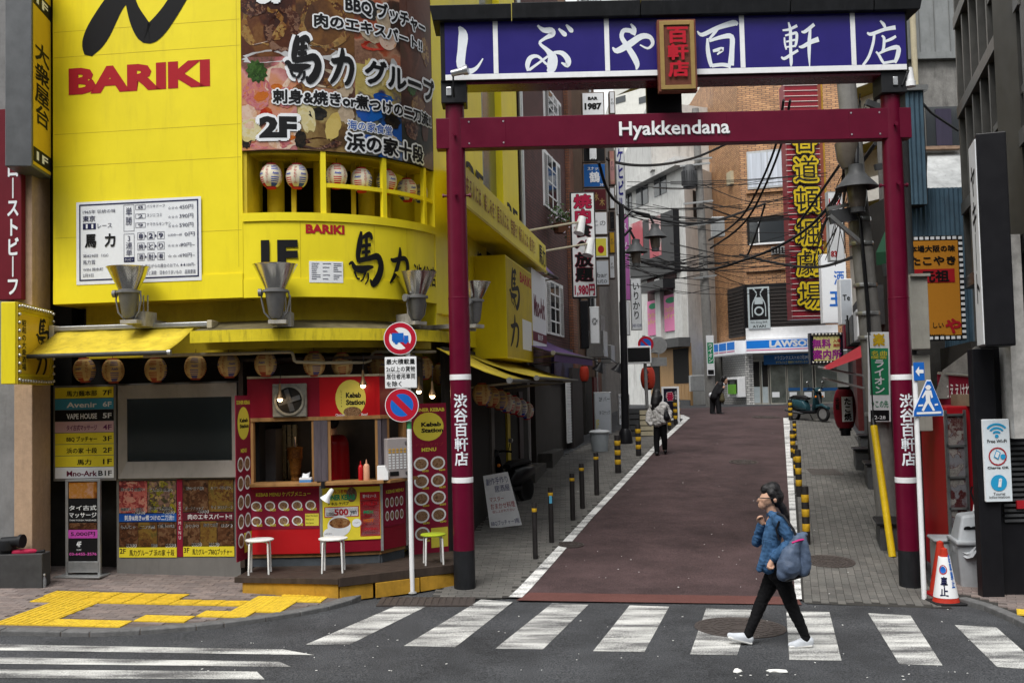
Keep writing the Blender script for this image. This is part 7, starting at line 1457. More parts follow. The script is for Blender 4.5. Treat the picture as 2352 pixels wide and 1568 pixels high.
MWh=M('white_render', (.55, .55, .53), .8, .1, 3, .2, dirt=.75, dcol=(.13, .12, .11), dscale=1.2);a, b=FW1.pt(0), FW1.pt(FW1.len);c=FW2.pt(FW2.len)
zr1=FW1.uv(1500, 405)[1];MB().slab([(a.x, a.y), (b.x, b.y), (c.x, c.y), (c.x, 66), (a.x, 66)], 0, zr1).build('walls', MWh, wh);MB().slab([(b.x-1.2, b.y+1.6), (c.x, c.y+.2), (c.x+.4, 66), (b.x-1.2, 66)], zr1, 16).build('rear_tower', MWh, wh)
onp(FW1, MB().box(-.3, FW1.len+.2, -.5, .4, zr1-.25, zr1+.15).build('roof_edge', MWh, wh))
def pw(fr, x0, y0, x1, y1, name, mat, o1=.02, o0=0.0):return onp(fr, bx(fr, x0, y0, x1, y1, name, mat, wh, o0, o1))
for x0, x1, y0, y1 in((1437, 1452, 446, 494), (1462, 1489, 424, 472), (1503, 1531, 400, 448)):q=pw(FW1, x0, y0, x1, y1, 'window', GLASS('window_glass', 0), .03);bx(FW1, (x0+x1)/2-1, y0, (x0+x1)/2+1, y1, 'mullion', MDGrey, q, .031, .06)
bk=pw(FW1, 1438, 505, 1562, 640, 'black_billboard', MBlkS, .3)
MPink=FOOD('print_pink_brush', [(.5, .07, .1), (.55, .14, .17), (.7, .6, .58), (.55, .1, .13)], .9, 33)
for x0, x1, y0, y1 in((1446, 1455, 530, 610), (1462, 1490, 510, 590), (1505, 1532, 498, 590)):bx(FW1, x0, y0, x1, y1, 'pink_poster', MPink, bk, .301, .31)
pw(FW1, 1500, 648, 1560, 668, 'dark_canopy', MBlkS, .8)
for x0, x1, y0, y1 in((1490, 1512, 632, 770), (1528, 1556, 618, 760)):
 q=pw(FW1, x0, y0, x1, y1, 'poster_bay', M('bay_maroon', 0), .05);q2=bx(FW1, x0, y0+58, x1+2, y1, 'pink_poster', PRINT('poster_rose', (.62, .2, .36)), q, .051, .06);a, b, z0, z1=FW1.rect(x0+3, y0+64, x1-1, y0+78);MB().disc(((a+b)/2, (z0+z1)/2), (b-a)/2, (z1-z0)/2, 20, -.062).build('green_oval', PRINT('ink_green', 0), q2)
 for k, t in enumerate(('フォクシー', 'レディー')):a, b, z0, z1=FW1.rect(x0+2, y0+86+k*15, x1-2, y0+98+k*15);txt(t, (a, b, z0, z1), -.063, MYelT, q2, .02)
for x0, x1 in((1514, 1526), (1558, 1576)):pw(FW1, x0, 640, x1, 790, 'buttress', MWh, .2)
q=pw(FW2, 1592, 440, 1606, 500, 'window', MDark, .02);pw(FW2, 1612, 690, 1632, 745, 'window', MDark, .02)
sf2=pw(FW1, 1500, 792, 1590, 940, 'wooden_shop_front', M('pale_timber', (.36, .22, .1), .6, .2, 9, stretch=8), .12);bx(FW1, 1505, 825, 1522, 935, 'door', MDark, sf2, .121, .14);bx(FW1, 1553, 800, 1588, 880, 'shop_window', MDark, sf2, .121, .14);bx(FW1, 1500, 780, 1592, 800, 'shop_canopy', M('canopy_grey', (.07, .07, .07), .6, .2), sf2, .121, .7);bx(FW1, 1538, 918, 1592, 942, 'dark_plinth', MDGrey, sf2, .121, .16)
for k in range(6):bx(FW1, 1540+k*8, 882, 1547+k*8, 917, 'timber_board', M('pale_timber', 0), sf2, .121, .135)
q=at(1600, 880, 44.6);g=thing('meter_cabinet', 'grey utility box on the white house corner', 'box', loc=q);MB().box(-.3, .3, -.2, .2, -.35, .35).build('case', MAlu, g, bevel=.02)
ap_=thing('apartment_block', 'pale apartment block with olive balcony undersides behind the gate roof', 'building', loc=(0, 0, 0));FAp=Fr((9.5, 74), (21, 50));MOl=M('olive_soffit', (.24, .19, .045), .8, .1, 3);MPale=M('pale_parapet', (.6, .6, .56), .8, .08, 3, dirt=.2)
a, b=FAp.pt(0), FAp.pt(FAp.len);MB().slab([(a.x, a.y), (b.x, b.y), (b.x+9, b.y+5), (a.x+9, a.y+5)], 0, 46).build('walls', MPale, ap_)
for k in range(12):z=12+k*3.0;onp(FAp, MB().box(-.4, FAp.len, -1.6, 0, z-.12, z).build('balcony_soffit', MOl, ap_));onp(FAp, MB().box(-.4, FAp.len, -1.68, -1.601, z-.15, z+1.05).build('balcony_parapet', MPale, ap_))
fb=thing('far_white_house', 'plain white house with small windows beyond the lane roofs', 'building', loc=(0, 0, 0));Ff=F2(1405, 63, 1525, 60, 300);a, b=Ff.pt(0), Ff.pt(Ff.len);MB().slab([(a.x, a.y), (b.x, b.y), (b.x, 70), (a.x, 70)], 0, Ff.uv(1450, 210)[1]).build('walls', MPale, fb)
for x0 in(1415, 1468):onp(Ff, bx(Ff, x0, 222, x0+22, 236, 'window', GLASS('window_glass', 0), fb, 0, .04));onp(Ff, bx(Ff, x0, 275, x0+22, 300, 'window', GLASS('window_glass', 0), fb, 0, .04))
st_=thing('stair_roof', 'white stair roof with slatted railing above the tiled block', 'building', loc=(0, 0, 0));Fs_=F2(1590, 57, 1815, 50, 250);a, b=Fs_.pt(0), Fs_.pt(Fs_.len);zt=Fs_.uv(1700, 262)[1];MB().slab([(a.x, a.y), (b.x, b.y), (b.x, 62), (a.x, 66)], 0, zt).build('walls', MPale, st_)
m_=MB();n_=44
for i in range(n_):u=Fs_.len*i/n_;m_.box(u, u+.06, 0, .06, zt, zt+1.1)
m_.box(0, Fs_.len, -.02, .08, zt+1.1, zt+1.18);onp(Fs_, m_.build('railing', M('railing_grey', (.3, .34, .36), .5, .1), st_))
# ================================================================ poles, lamps, bollards, cables
MPole=M('concrete_pole', (.2, .195, .185), .8, .15, 8, .25, dirt=.4)
pc=thing('utility_pole', 'grey concrete utility pole with transformer and tangled cables at the crest', 'utility pole', loc=(0, 0, 0));YP=41.0
pb, pt_=at(1634, 945, YP), at(1597, 250, YP);MB().cyl((pb.x, YP, 1.6), (pt_.x, YP, pt_.z), .21, .14, 16).build('pole', MPole, pc, True)
q=at(1582, 408, YP);tr=MB().lathe([(.05, .5), (.22, .47), (.26, .42), (.26, -.4), (.2, -.46), (.02, -.46)], 16, (q.x, YP-.1, q.z));tr.build('transformer', MDGrey, pc, True);m_=MB()
for i in range(18):a=2*math.pi*i/18;m_.obox((q.x+.29*math.cos(a), YP-.1+.29*math.sin(a), q.z-.05), (.03*math.cos(a), .03*math.sin(a), 0), (-.006*math.sin(a), .006*math.cos(a), 0), (0, 0, .28))
m_.build('cooling_fin', MDGrey, pc)
for py, l_ in((372, 1.0), (384, .8), (470, .8), (520, .9), (640, .6)):
 r_=at(1605+(py-380)*.08, py, YP);MB().bar((r_.x-l_, YP-.25, r_.z), (r_.x+l_*.5, YP-.25, r_.z+.1), .07).build('crossarm', MAlu, pc)
q=at(1636, 525, YP);MB().box(q.x-.1, q.x+.4, YP-.5, YP-.15, q.z-.4, q.z+.4).build('junction_box', MAlu, pc, bevel=.02)
a, b=at(1623, 815, YP-.3), at(1640, 815, YP-.3);z0, z1=at(1630, 862, YP-.3).z, at(1630, 770, YP-.3).z;o=MB().box(a.x, b.x, YP-.32, YP-.28, z0, z1).build('pole_sign', MPaperW, pc);MB().box(a.x+.03, b.x-.03, YP-.326, YP-.3205, z0+(z1-z0)*.3, z0+(z1-z0)*.82).build('green_field', PRINT('ink_green', 0), o);txt('ライオン', (a.x+.05, b.x-.05, z0+(z1-z0)*.32, z0+(z1-z0)*.8), YP-.329, MPaperW, o, .03, True);MB().box(a.x+.03, b.x-.03, YP-.326, YP-.3205, z0+.04, z0+(z1-z0)*.14).build('address_plate', MInk, o)
def lamp_head(par, q, r, h, name='lamp'):
 """hanging bell lamp: cap, wide shade, glass globe"""
 s_=MB().lathe([(.03, h*.5), (r*.35, h*.47), (r*.35, h*.33), (r*.55, h*.22), (r*.98, h*.02), (r, -.0), (r*.96, -.005), (r*.5, h*.12)], 24, q).build('lamp_shade', MDGrey, par, True)
 MB().lathe([(r*.42, h*.1), (r*.47, -h*.1), (r*.38, -h*.36), (r*.28, -h*.42)], 18, q).build('lamp_globe', M('smoked_globe', (.14, .12, .1), .2, .15, 6, spec=.6), par, True);MB().lathe([(r*.32, -h*.38), (r*.34, -h*.5), (.02, -h*.52)], 16, q).build('lamp_foot', MDGrey, par, True)
b_=gnd(1437, 1018);tl=thing('twin_street_lamp', 'dark lamp post with two bell lamps left of the lane', 'street lamp', loc=(0, 0, 0));Y=b_.y;t_=at(1427, 470, Y)
MB().cyl(b_, (t_.x, Y, t_.z), .11, .075, 14).build('post', MBlkS, tl, True);MB().lathe([(.2, 0), (.17, .3), (.12, .4)], 14, b_).build('post_foot', MBlkS, tl, True)
for(px, py), s_ in(((1505, 545), 1), ((1461, 580), 1)):
 q=at(px, py, Y);lamp_head(tl, q, 27*Y/FW, 64*Y/FW);tp=at(1430, 506 if px>1480 else 545, Y);MB().tube([tp, tp+Vector((.25, 0, .25)), Vector((q.x-.15, Y, q.z+.62)), Vector((q.x, Y, q.z+.3))], .035, 8).build('arm', MBlkS, tl, True)
b_=gnd(1489, 990);g=thing('no_parking_post', 'grey post with a round no-parking sign and signs seen from behind', 'road sign', loc=(0, 0, 0));Y=b_.y
MB().cyl(b_, (b_.x-.05, Y, at(1487, 770, Y).z), .05, n=12).build('pole', MAlu, g, True);q=at(1483, 790, Y-.1)
def vdisc(q, r, mat, dy):return MB().cyl((q.x, q.y-dy, q.z), (q.x, q.y-dy-.012, q.z), r, n=28).build('sign_disc', mat, g)
vdisc(q, .235, MSignR, 0);vdisc(q, .16, MSignB, .014);o=MB().add([(q.x-.17, q.y-.03, q.z+.13), (q.x-.13, q.y-.03, q.z+.17), (q.x+.17, q.y-.03, q.z-.13), (q.x+.13, q.y-.03, q.z-.17)], [(0, 1, 2, 3)]).build('bar', MSignR, g)
q=at(1512, 793, Y+.1);vdisc(q, .26, MAlu, 0);MB().box(q.x-.24, q.x+.24, q.y-.02, q.y+.02, q.z-.62, q.z-.36).build('plate_back', MAlu, g);MB().tube([(b_.x, Y, q.z-.2), (q.x, q.y, q.z-.2), (q.x, q.y, q.z-.5)], .025, 6).build('bracket', MAlu, g)
q=at(1466, 815, Y);MB().box(q.x-.37, q.x+.37, Y-.15, Y+.2, q.z-.26, q.z+.26).build('display_box', MWhite, g, bevel=.02);MB().box(q.x-.33, q.x+.33, Y-.156, Y-.151, q.z-.21, q.z+.21).build('display_face', MInk, g)
MBolY=M('bollard_yellow', (.55, .33, .02), .55, .2, 18, dirt=.3);MBolB=M('bollard_black', (.022, .02, .02), .5, .2, 12, dirt=.2, dcol=(.08, .07, .06))
def bollard(px, py, ptop, w_, label, fat, grp):
 p=gnd(px, py);k=p.y/FW;h_=(py-ptop)*k;r=w_*k/2;g=thing('bollard', label, 'bollard', loc=p, group=grp)
 MB().lathe([(r, -.05), (r, h_-.02), (r*.9, h_), (.001, h_)], 18).build('post', MBolB, g, True)
 for z0, z1 in(((.23, .36), (.48, .61), (.73, .86))if fat else((.84, .905), )):MB().lathe([(r*1.0, h_*z0), (r*1.025, h_*z0+.002), (r*1.025, h_*z1-.002), (r, h_*z1)], 18).build('yellow_band', MBolY, g, True)
 return g
b1='thin dark bollards along the left walk';b2='thick striped bollards along the left walk';b3='thick striped bollards along the right walk'
for(px, py, pt0), l in zip(((1230, 1284, 1156), (1267, 1246, 1120), (1316, 1195, 1088), (1338, 1168, 1065), (1371, 1137, 1040)), ('thin dark bollard nearest the zebra crossing on the left walk', 'thin bollard with a blue sticker, second from the crossing', 'third thin bollard from the crossing on the left walk', 'fourth thin bollard from the crossing on the left walk', 'fifth thin bollard from the crossing, next to the thick ones')):
 g=bollard(px, py, pt0, 11.5, l, False, b1)
 if px==1267:p=gnd(px, py);r=11.5*p.y/FW/2+.001;o=MB();o.add([(r*math.sin(a)*1.01, -r*math.cos(a)*1.01, z)for z in(.62, .74)for a in(-.6, -.2, .2, .6)], [(0, 1, 5, 4), (1, 2, 6, 5), (2, 3, 7, 6)]).build('sticker', PRINT('sticker_cyan', (.1, .4, .6)), g)
for(px, py, pt0, w_), l in zip(((1420, 1086, 1000, 14), (1467, 1047, 975, 12.5), (1538, 988, 938, 8), (1552, 975, 917, 9), (1559, 970, 915, 8)), ('thick striped bollard left of the lane, nearest of its row', 'thick striped bollard with stickers beside the walking woman', 'thick striped bollard just behind the walking woman', 'thick striped bollard beside the black standing sign', 'farthest thick striped bollard on the left walk')):bollard(px, py, pt0, w_, l, True, b2)
for(px, py, pt0, w_), l in zip(((1853, 1250, 1118, 17), (1836, 1140, 1033, 14), (1829, 1092, 1022, 11), (1822, 1052, 988, 12), (1826, 1012, 966, 8), (1816, 965, 918, 9)), ('thick striped bollard just behind the crossing woman', 'second striped bollard up the right walk', 'third striped bollard up the right walk', 'fourth striped bollard up the right walk', 'slim striped bollard near the parked scooter', 'farthest striped bollard on the right walk')):bollard(px, py, pt0, w_, l, True, b3)
p=gnd(1862, 968);scooter('scooter', 'dark teal scooter parked on the right walk near the store', (p.x, p.y+.2, gz(p.x, p.y)), RAD(300), M('teal_paint', (.02, .06, .075), .25, .05, coat=.5))
MCab=M('cable_black', (.012, .012, .013), .6, .1)
def cable(label, pts, r, n_=10, grp='overhead cables across the lane'):
 P=[at(*q)for q in pts];Q=[]
 for i in range(len(P)-1):
  a, b, c, d=P[max(i-1, 0)], P[i], P[i+1], P[min(i+2, len(P)-1)]
  for j in range(n_):t=j/n_;Q.append(.5*((2*b)+(c-a)*t+(2*a-5*b+4*c-d)*t*t+(3*b-a-3*c+d)*t**3))
 Q.append(P[-1]);o=MB().tube(Q, r, 5).build('overhead_cable', MCab, None, True);return tag(o, label, 'cable', grp)
cable('thick cable dipping below the gate beam left of the transformer', [(1340, 330, 29), (1411, 372, 32), (1507, 379, 35), (1600, 361, 40), (1680, 325, 40)], .05)
cable('heaviest sagging cable passing over the twin street lamp', [(1375, 372, 27), (1411, 459, 29), (1507, 502, 31), (1627, 510, 34), (1757, 468, 38)], .045)
cable('left one of the steep double cables in front of the tiled block', [(1800, 230, 30), (1778, 345, 33), (1722, 470, 36), (1680, 520, 38), (1628, 552, 40.5)], .04)
cable('right one of the steep double cables in front of the tiled block', [(1815, 230, 30), (1790, 345, 33), (1734, 475, 36), (1690, 530, 38), (1632, 570, 40.5)], .04)
cable('long cable hanging from the theatre sign to the left lamp', [(2010, 330, 24), (1930, 440, 28), (1860, 520, 32), (1780, 570, 35), (1700, 600, 36), (1640, 617, 37), (1560, 620, 36), (1475, 602, 33)], .05)
cable('cable from the tiled block swinging right past the neon characters', [(1700, 585, 37), (1760, 600, 35), (1830, 612, 33), (1890, 612, 30), (1960, 590, 26)], .045)
cable('kinked service cable hanging in front of the balcony', [(1757, 470, 38), (1735, 540, 38.5), (1715, 590, 39), (1702, 600, 39)], .04)
cable('diagonal cable crossing the upper tiles from the gate post', [(2020, 210, 20), (1960, 330, 24), (1900, 420, 28), (1830, 520, 32)], .04)
random.seed(31)
for i in range(56):
 y0=random.choice((418, 428, 468, 476, 495, 560, 590, 598, 604, 610, 640, 650))+random.uniform(-6, 6);x0, x1=random.choice(((1436, 1615), (1615, 1820), (1440, 1830), (1540, 1900), (1500, 1640)));y1=y0+random.uniform(-30, 40);sag=random.uniform(4, 26)
 cable('thin overhead wire in the bundle strung across the top of the lane', [(x0, y0, random.uniform(30, 40)), ((x0+x1)/2, (y0+y1)/2+sag, 38), (x1, y1, random.uniform(36, 41))], random.uniform(.009, .02), 6, 'thin wires at the top of the lane')
for i in range(16):
 x0=random.uniform(1945, 2000);cable('thin wire of the tangle beside the right-hand pole', [(x0, random.uniform(215, 260), 18), (x0+random.uniform(-25, 5), 350, 18.5), (x0-random.uniform(10, 60), random.uniform(430, 470), 19.5), (x0-random.uniform(20, 120), random.uniform(520, 640), 26)], random.uniform(.008, .014), 6, 'wires by the right-hand pole')
# ================================================================ right side
def CB(name, label, x0, y0, x1, y1, Y, mat, deep=.5, cat='building', z0=None, bevel=0.0, par=None, pname='body', dy=0.0):
 a, b=at(x0, (y0+y1)/2, Y), at(x1, (y0+y1)/2, Y);zt=at((x0+x1)/2, y0, Y).z;zb=at((x0+x1)/2, y1, Y).z if z0 is None else z0
 g=par or thing(name, label, cat, loc=(0, 0, 0));o=MB().box(a.x, b.x, Y+dy, Y+deep, zb, zt).build(pname, mat, g, bevel=bevel);return g, a.x, b.x, zb, zt
def corr(x0, x1, Y, z0, z1, pitch, depth, name, mat, par):
 mb_=MB();x=x0;k=0
 while x<x1:mb_.v+=[(x, Y-depth*(k%2), z0), (x, Y-depth*(k%2), z1)];x+=pitch/2;k+=1
 for i in range(k-1):mb_.f.append((2*i, 2*i+2, 2*i+3, 2*i+1));mb_.mi.append(0)
 return mb_.build(name, mat, par)
MCorG=M('grey_sheet', (.24, .25, .25), .45, .15, 3, metal=.4, dirt=.35);MCorB=M('blue_sheet', (.055, .1, .14), .5, .2, 3, metal=.2, dirt=.4);MConcD=M('old_concrete', (.2, .195, .185), .9, .3, 4, .5, dirt=.6)
g, a, b, z0, z1=CB('grey_house', 'old grey house with sheet-metal cladding and rough concrete right of the gate', 2060, 128, 2330, 1000, 24, MConcD, 1.0, z0=0)
MB().box(a, b, 24, 25, z1+.01, 20).build('upper_wall', MConcD, g);x=a;i=0
MB().box(a, b, 23.86, 23.995, z1-.1, z1+.06).build('sheet_sill', MCorG, g)
while x<b:MB().box(x, min(x+.36, b)-.012, 23.9, 23.999, z1+.061, 19).build('cladding_sheet', MCorG, g);MB().box(min(x+.36, b)-.012, min(x+.36, b)-.002, 23.87, 23.99, z1+.061, 19).build('standing_seam', MCorG, g);x+=.36
w=CB('', '', 2128, 245, 2204, 338, 23.96, GLASS('window_glass', 0), .03, par=g, pname='window')[0];CB('', '', 2150, 250, 2186, 334, 23.94, M('violet_curtain', (.04, .035, .06), .8, .2, 9, stretch=20), .015, par=g, pname='curtain');CB('', '', 2124, 335, 2208, 342, 23.75, M('rust_rail', (.3, .2, .14), .8, .4, 9), .2, par=g, pname='window_rail')
q0, q1=at(2128, 345, 23.4), at(2210, 435, 22.3);MB().add([(at(2130, 348, 23.9).x, 23.9, q0.z), (at(2212, 348, 23.9).x, 23.9, q0.z), (at(2215, 435, 22.4).x, 22.4, q1.z), (at(2128, 435, 22.4).x, 22.4, q1.z)], [(3, 2, 1, 0)]).build('tin_roof', M('tin_pale', (.4, .41, .41), .6, .25, 3, dirt=.5), g);CB('', '', 2128, 436, 2216, 452, 22.4, M('fascia_brown', (.06, .05, .045), .7, .2), .2, par=g, pname='roof_fascia')
m_=MB().tube([at(2052, 205, 20), at(2090, 208, 21), at(2140, 260, 22), at(2200, 300, 22.5)], .03, 6);tag(m_.build('overhead_cable', MCab, None, True), 'loose cable from the gate post to the grey house window', 'cable')
pp_=at(2095, 60, 23.8);MB().cyl((pp_.x, 23.75, 8), (pp_.x, 23.75, 19), .07, n=10).build('rain_pipe', MCream, g, True)
g, a, b, z0, z1=CB('blue_shed', 'blue corrugated-metal annex between gate post and grey house', 2084, 432, 2235, 1000, 19.6, MDarkW, 2.5, z0=0)
corr(a, b, 19.58, 3.0, z1, .09, .03, 'corrugated_wall', MCorB, g);g2, a, b, z0, z1=CB('', '', 2084, 210, 2126, 470, 19.2, MDarkW, .9, par=g, pname='tower_core');corr(a, b, 19.19, z0, z1, .09, .03, 'corrugated_tower', MCorB, g);MB().box(a-.06, b+.06, 19.1, 20.2, z1, z1+.1).build('tower_cap', MAlu, g);MB().box(b, b+.003, 19.2, 20.0, z0, z1).build('tower_side', MCorB, g)
RF=Fr((12.6, 38.5), (6.35, 15.6));rr_=thing('right_row_house', 'dark shop houses lining the right side of the lane', 'building', RF)
MB().box(0, RF.len-9.2, .0, 3, 0, 5.2).build('wall', M('soot_wall', (.07, .068, .065), .85, .25, 3, .3, dirt=.4), rr_);MB().box(RF.len-13.5, RF.len-9.3, .5, 2.5, 5.2, 10).build('upper_wall', M('soot_wall', 0), rr_);MB().box(RF.len-9.19, RF.len-3.5, .0, .7, 0, 4.2).build('low_wall', M('soot_wall', 0), rr_);MB().box(RF.len-3.4, RF.len, .6, 4, -.2, 3.2).build('rear_wall', MDarkW, rr_);pass
for i in range(7):
 u=3+i*2.3;MB().box(u, u+1.7, -.12-.06*(i%3), -.001, .4, 3.6).build('shop_door', (MDark, M('door_dark', 0), M('door_red', 0), MDGrey)[i%4], rr_);MB().box(u+.1, u+1.6, -.3, -.001, 3.8, 4.6).build('shop_sign', (MMaroon, MInk, MDGrey, MPaperW)[i%4], rr_)
for px, py, w_, h_, l in((1975, 1075, .7, .45, 'dark low step box at the right wall, upper one'), (2003, 1118, .7, .5, 'dark low step box at the right wall, lower one'), (1985, 1035, .6, .4, 'black air-conditioner crate by the red lantern'), (2035, 1255, .5, .4, 'dark crate behind the yellow guard tube')):
 p=gnd(px, py);g=thing('step_box', l, 'box', loc=p, rz=RAD(-15));MB().box(-.1, w_, -.3, .5, -.2, h_-.04).build('case', MDGrey, g, bevel=.01);MB().box(-.14, w_+.04, -.34, .54, h_-.039, h_).build('lid', MBlkS, g, bevel=.006)
g, s_, R_, H_=big_lantern('big crimson takoyaki lantern with a white text panel on the right walk', 1940, 938, 21.5, 25, 44, '', MLantD, 'red lanterns up the lane')
cw=lambda a0:(lambda x, z, o:Vector((R_*(.97+o)*math.sin(x/R_+a0), -R_*(.97+o)*math.cos(x/R_+a0), z)))
mb=MB();n_=8
for i in range(n_+1):
 a=-.55+1.0*i/n_;mb.v+=[(R_*1.02*math.sin(a), -R_*1.02*math.cos(a), z)for z in(-H_*.66, H_*.62)]
for i in range(n_):mb.f.append((2*i, 2*i+2, 2*i+3, 2*i+1));mb.mi.append(0)
mb.build('text_panel', MPaperW, s_);txt('たこ焼', (-R_*.32, R_*.32, -H_*.6, H_*.58), -.07, MInk, s_, .05, True, warp=cw(-.05));txt('元祖', (-R_*.22, R_*.22, -.02, H_*.6), -.05, MInk, s_, .05, True, warp=cw(-.98));MB().cyl((0, 0, -H_*1.4), (0, 0, -H_*1.1), .1, n=12).build('stand', MBlkS, g)
aw2=thing('red_awning', 'red awning with thin chrome rods over the takoyaki stand', 'awning', loc=(0, 0, 0));A=[at(1885, 846, 21), at(1905, 848, 19.5), at(2060, 790, 19.5), at(2000, 780, 22)]
MB().add([A[0], A[1], A[2], A[3]], [(0, 1, 2, 3), (3, 2, 1, 0)][:1]).build('cloth', M('awning_red', (.3, .01, .02), .6, .15), aw2)
for(x0, y0), (x1, y1), Y0, Y1 in(((1880, 843), (2100, 885), 20.8, 18), ((1890, 868), (2020, 900), 20.8, 18.5)):MB().cyl(at(x0, y0, Y0), at(x1, y1, Y1), .022, n=8).build('rod', MSilver, aw2, True)
gb=thing('green_awning', 'dark green awning behind the right gate post', 'awning', loc=(0, 0, 0));A=[at(2012, 580, 20), at(2075, 575, 19.5), at(2075, 490, 20.6), at(2050, 490, 20.8)];MB().poly(A).build('cloth', M('green_canvas', (.01, .05, .025), .8, .1), gb);MB().add([A[0], A[1], A[1]-Vector((0, 0, .25)), A[0]-Vector((0, 0, .25))], [(3, 2, 1, 0)]).build('valance', M('green_canvas', 0), gb)
up=thing('utility_pole', 'grey concrete utility pole behind the right gate post, with lamp and green sign', 'utility pole', loc=(0, 0, 0));YU=16.8;b_, t_=at(2050, 1330, YU), at(1938, 130, YU)
MB().cyl((b_.x, YU, 0), (t_.x, YU, t_.z), .19, .15, 18).build('pole', MPole, up, True);pxl=lambda py:1938+(2050-1938)*(py-130)/1200
m_=MB()
for py in(300, 505, 560, 655, 720, 775, 950):q=at(pxl(py), py, YU);m_.lathe([(.19, -.03), (.195, 0), (.19, .03)], 16, q)
m_.build('band', MAlu, up);MB().tube([at(pxl(500)+2, 500, YU-.22), at(pxl(700)+2, 700, YU-.22), at(pxl(760), 770, YU-.24)], .035, 8).build('conduit', MBlkS, up, True)
c_=at(1968, 432, YU-.35);lamp_head(up, c_, 48*YU/FW, 112*YU/FW);c2=at(1946, 352, YU-.2);MB().lathe([(.12, .2), (.2, .16), (.17, -.1), (.1, -.25)], 16, c2).build('upper_globe', M('smoked_globe', 0), up, True);MB().tube([at(1950, 300, YU), at(1968, 330, YU-.3), at(1968, 375, YU-.35)], .04, 8).build('lamp_arm', MBlkS, up, True)
for(x0, y0), (x1, y1), w_ in(((1900, 480), (1960, 468), .06), ((1905, 495), (1980, 560), .06), ((1905, 500), (1965, 490), .22), ((2030, 620), (2075, 615), .2), ((1990, 235), (2060, 262), .1), ((2010, 385), (2060, 375), .1)):MB().bar(at(x0, y0, YU-.3), at(x1, y1, YU-.2), .06, w_).build('bracket', MDGrey if w_>.08 else MAlu, up)
q=at(2008, 865, YU-.3);F_=Fr((at(1982, 865, YU-.25).x, YU-.25), (at(2034, 865, YU-.25).x, YU-.25));a, b, z0, z1=F_.rect(1983, 762, 2034, 968)
ps_=MB().box(0, b-a, -.02, 0, z0, z1).build('hanging_sign', MPaperW, up, bevel=.008);ps_.location=(F_.p0.x+a, YU-.25, 0);ps_.rotation_euler[1]=RAD(1.5);w_, h_=b-a, z1-z0
MB().box(.03, w_-.03, -.023, -.0205, z0+h_*.3, z0+h_*.82).build('green_field', PRINT('ink_green', 0), ps_);txt('ライオン', (w_*.25, w_*.75, z0+h_*.31, z0+h_*.7), -.026, MPaperW, ps_, .04, True);txt('名曲', (w_*.15, w_*.85, z0+h_*.74, z0+h_*.79), -.026, MYelT, ps_, .02);txt('喫茶', (w_*.15, w_*.85, z0+h_*.7, z0+h_*.735), -.026, MYelT, ps_, .02);txt('楽', (w_*.25, w_*.75, z0+h_*.85, z0+h_*.98), -.026, PRINT('sign_gold', (.6, .4, .02)), ps_, .06);txt('↑この先', (w_*.12, w_*.88, z0+h_*.16, z0+h_*.24), -.026, PRINT('ink_green', 0), ps_, .02);MB().box(.03, w_-.03, -.023, -.0205, z0+.02, z0+h_*.13).build('address_plate', MInk, ps_);txt('2-28', (w_*.25, w_*.75, z0+h_*.03, z0+h_*.07), -.026, MPaperW, ps_, .01)
yt=thing('guy_wire_guard', 'yellow tube guard leaning against the right-hand utility pole', 'guard tube', loc=(0, 0, 0));a_, b2=at(2007, 978, 15.9), gnd(2050, 1279);MB().cyl(b2, a_, .055, .055, 14).build('tube', M('guard_yellow', (.62, .42, .01), .4, .15, 6, dirt=.2), yt, True);MB().cyl(a_, a_+(a_-b2).normalized()*.12, .05, .03, 12).build('cap', MBlkS, yt, True);MB().tube([a_, at(1995, 770, 16.3), at(1960, 330, 16.5)], .012, 5).build('guy_wire', MCab, yt)
g, w_, z0, z1=SB('orange takoyaki sign in a black frame of small bulbs', 2076, 541, 2216, 782, 17.6, PRINT('sign_tangerine', (.48, .2, .02)), [('本場大阪の味', .12, .095, .86, .155, MInk, .04, False), ('たこやき', .12, .2, .86, .28, MInk, .04, False), ('や', .66, .8, .9, .93, MRedT, .06, False), ('しい', .45, .83, .62, .88, MInk, .03, False), ('TAKOYAKI', .38, .94, .64, .962, MInk, .03, False)], .2, MBlkS, rim=.09)
MB().box(w_*.16, w_*.84, -.012, -.0065, z1-(z1-z0)*.45, z1-(z1-z0)*.32).build('red_panel', MRedT, g);txt('元祖', (w_*.3, w_*.74, z1-(z1-z0)*.44, z1-(z1-z0)*.335), -.016, MInk, g, .04);sq=MB().box(-.03, .03, -.015, 0, -.025, .025).mesh('bulb');sq.materials.append(MPaperW)
for i in range(19):
 for x, z in((w_-.045, z0+.05+(z1-z0-.1)*i/18), )+(((.05+(w_-.1)*i/10, z1-.045), (.05+(w_-.1)*i/10, z0+.045))if i<10 else()):o=bpy.data.objects.new('bulb', sq);COL.objects.link(o);o.parent=g;o.location=(x, 0, z)
g, a, b, z0, z1=CB('meter_cabinet', 'pair of beige electric cabinets right of the gate post', 2092, 632, 2134, 802, 14.3, M('cabinet_beige', (.36, .35, .31), .5, .1, 5, dirt=.3), .3, 'cabinet', bevel=.012, pname='cabinet');CB('', '', 2100, 815, 2140, 990, 14.4, M('cabinet_beige', 0), .25, par=g, pname='cabinet', bevel=.012);CB('', '', 2093, 628, 2137, 634, 14.25, M('cabinet_beige', 0), .36, par=g, pname='cabinet_top')
MB().cyl((at(2112, 990, 14.5).x, 14.6, -.2), (at(2112, 990, 14.5).x, 14.6, z1+2.4), .06, n=12).build('conduit_pole', MDGrey, g, True)
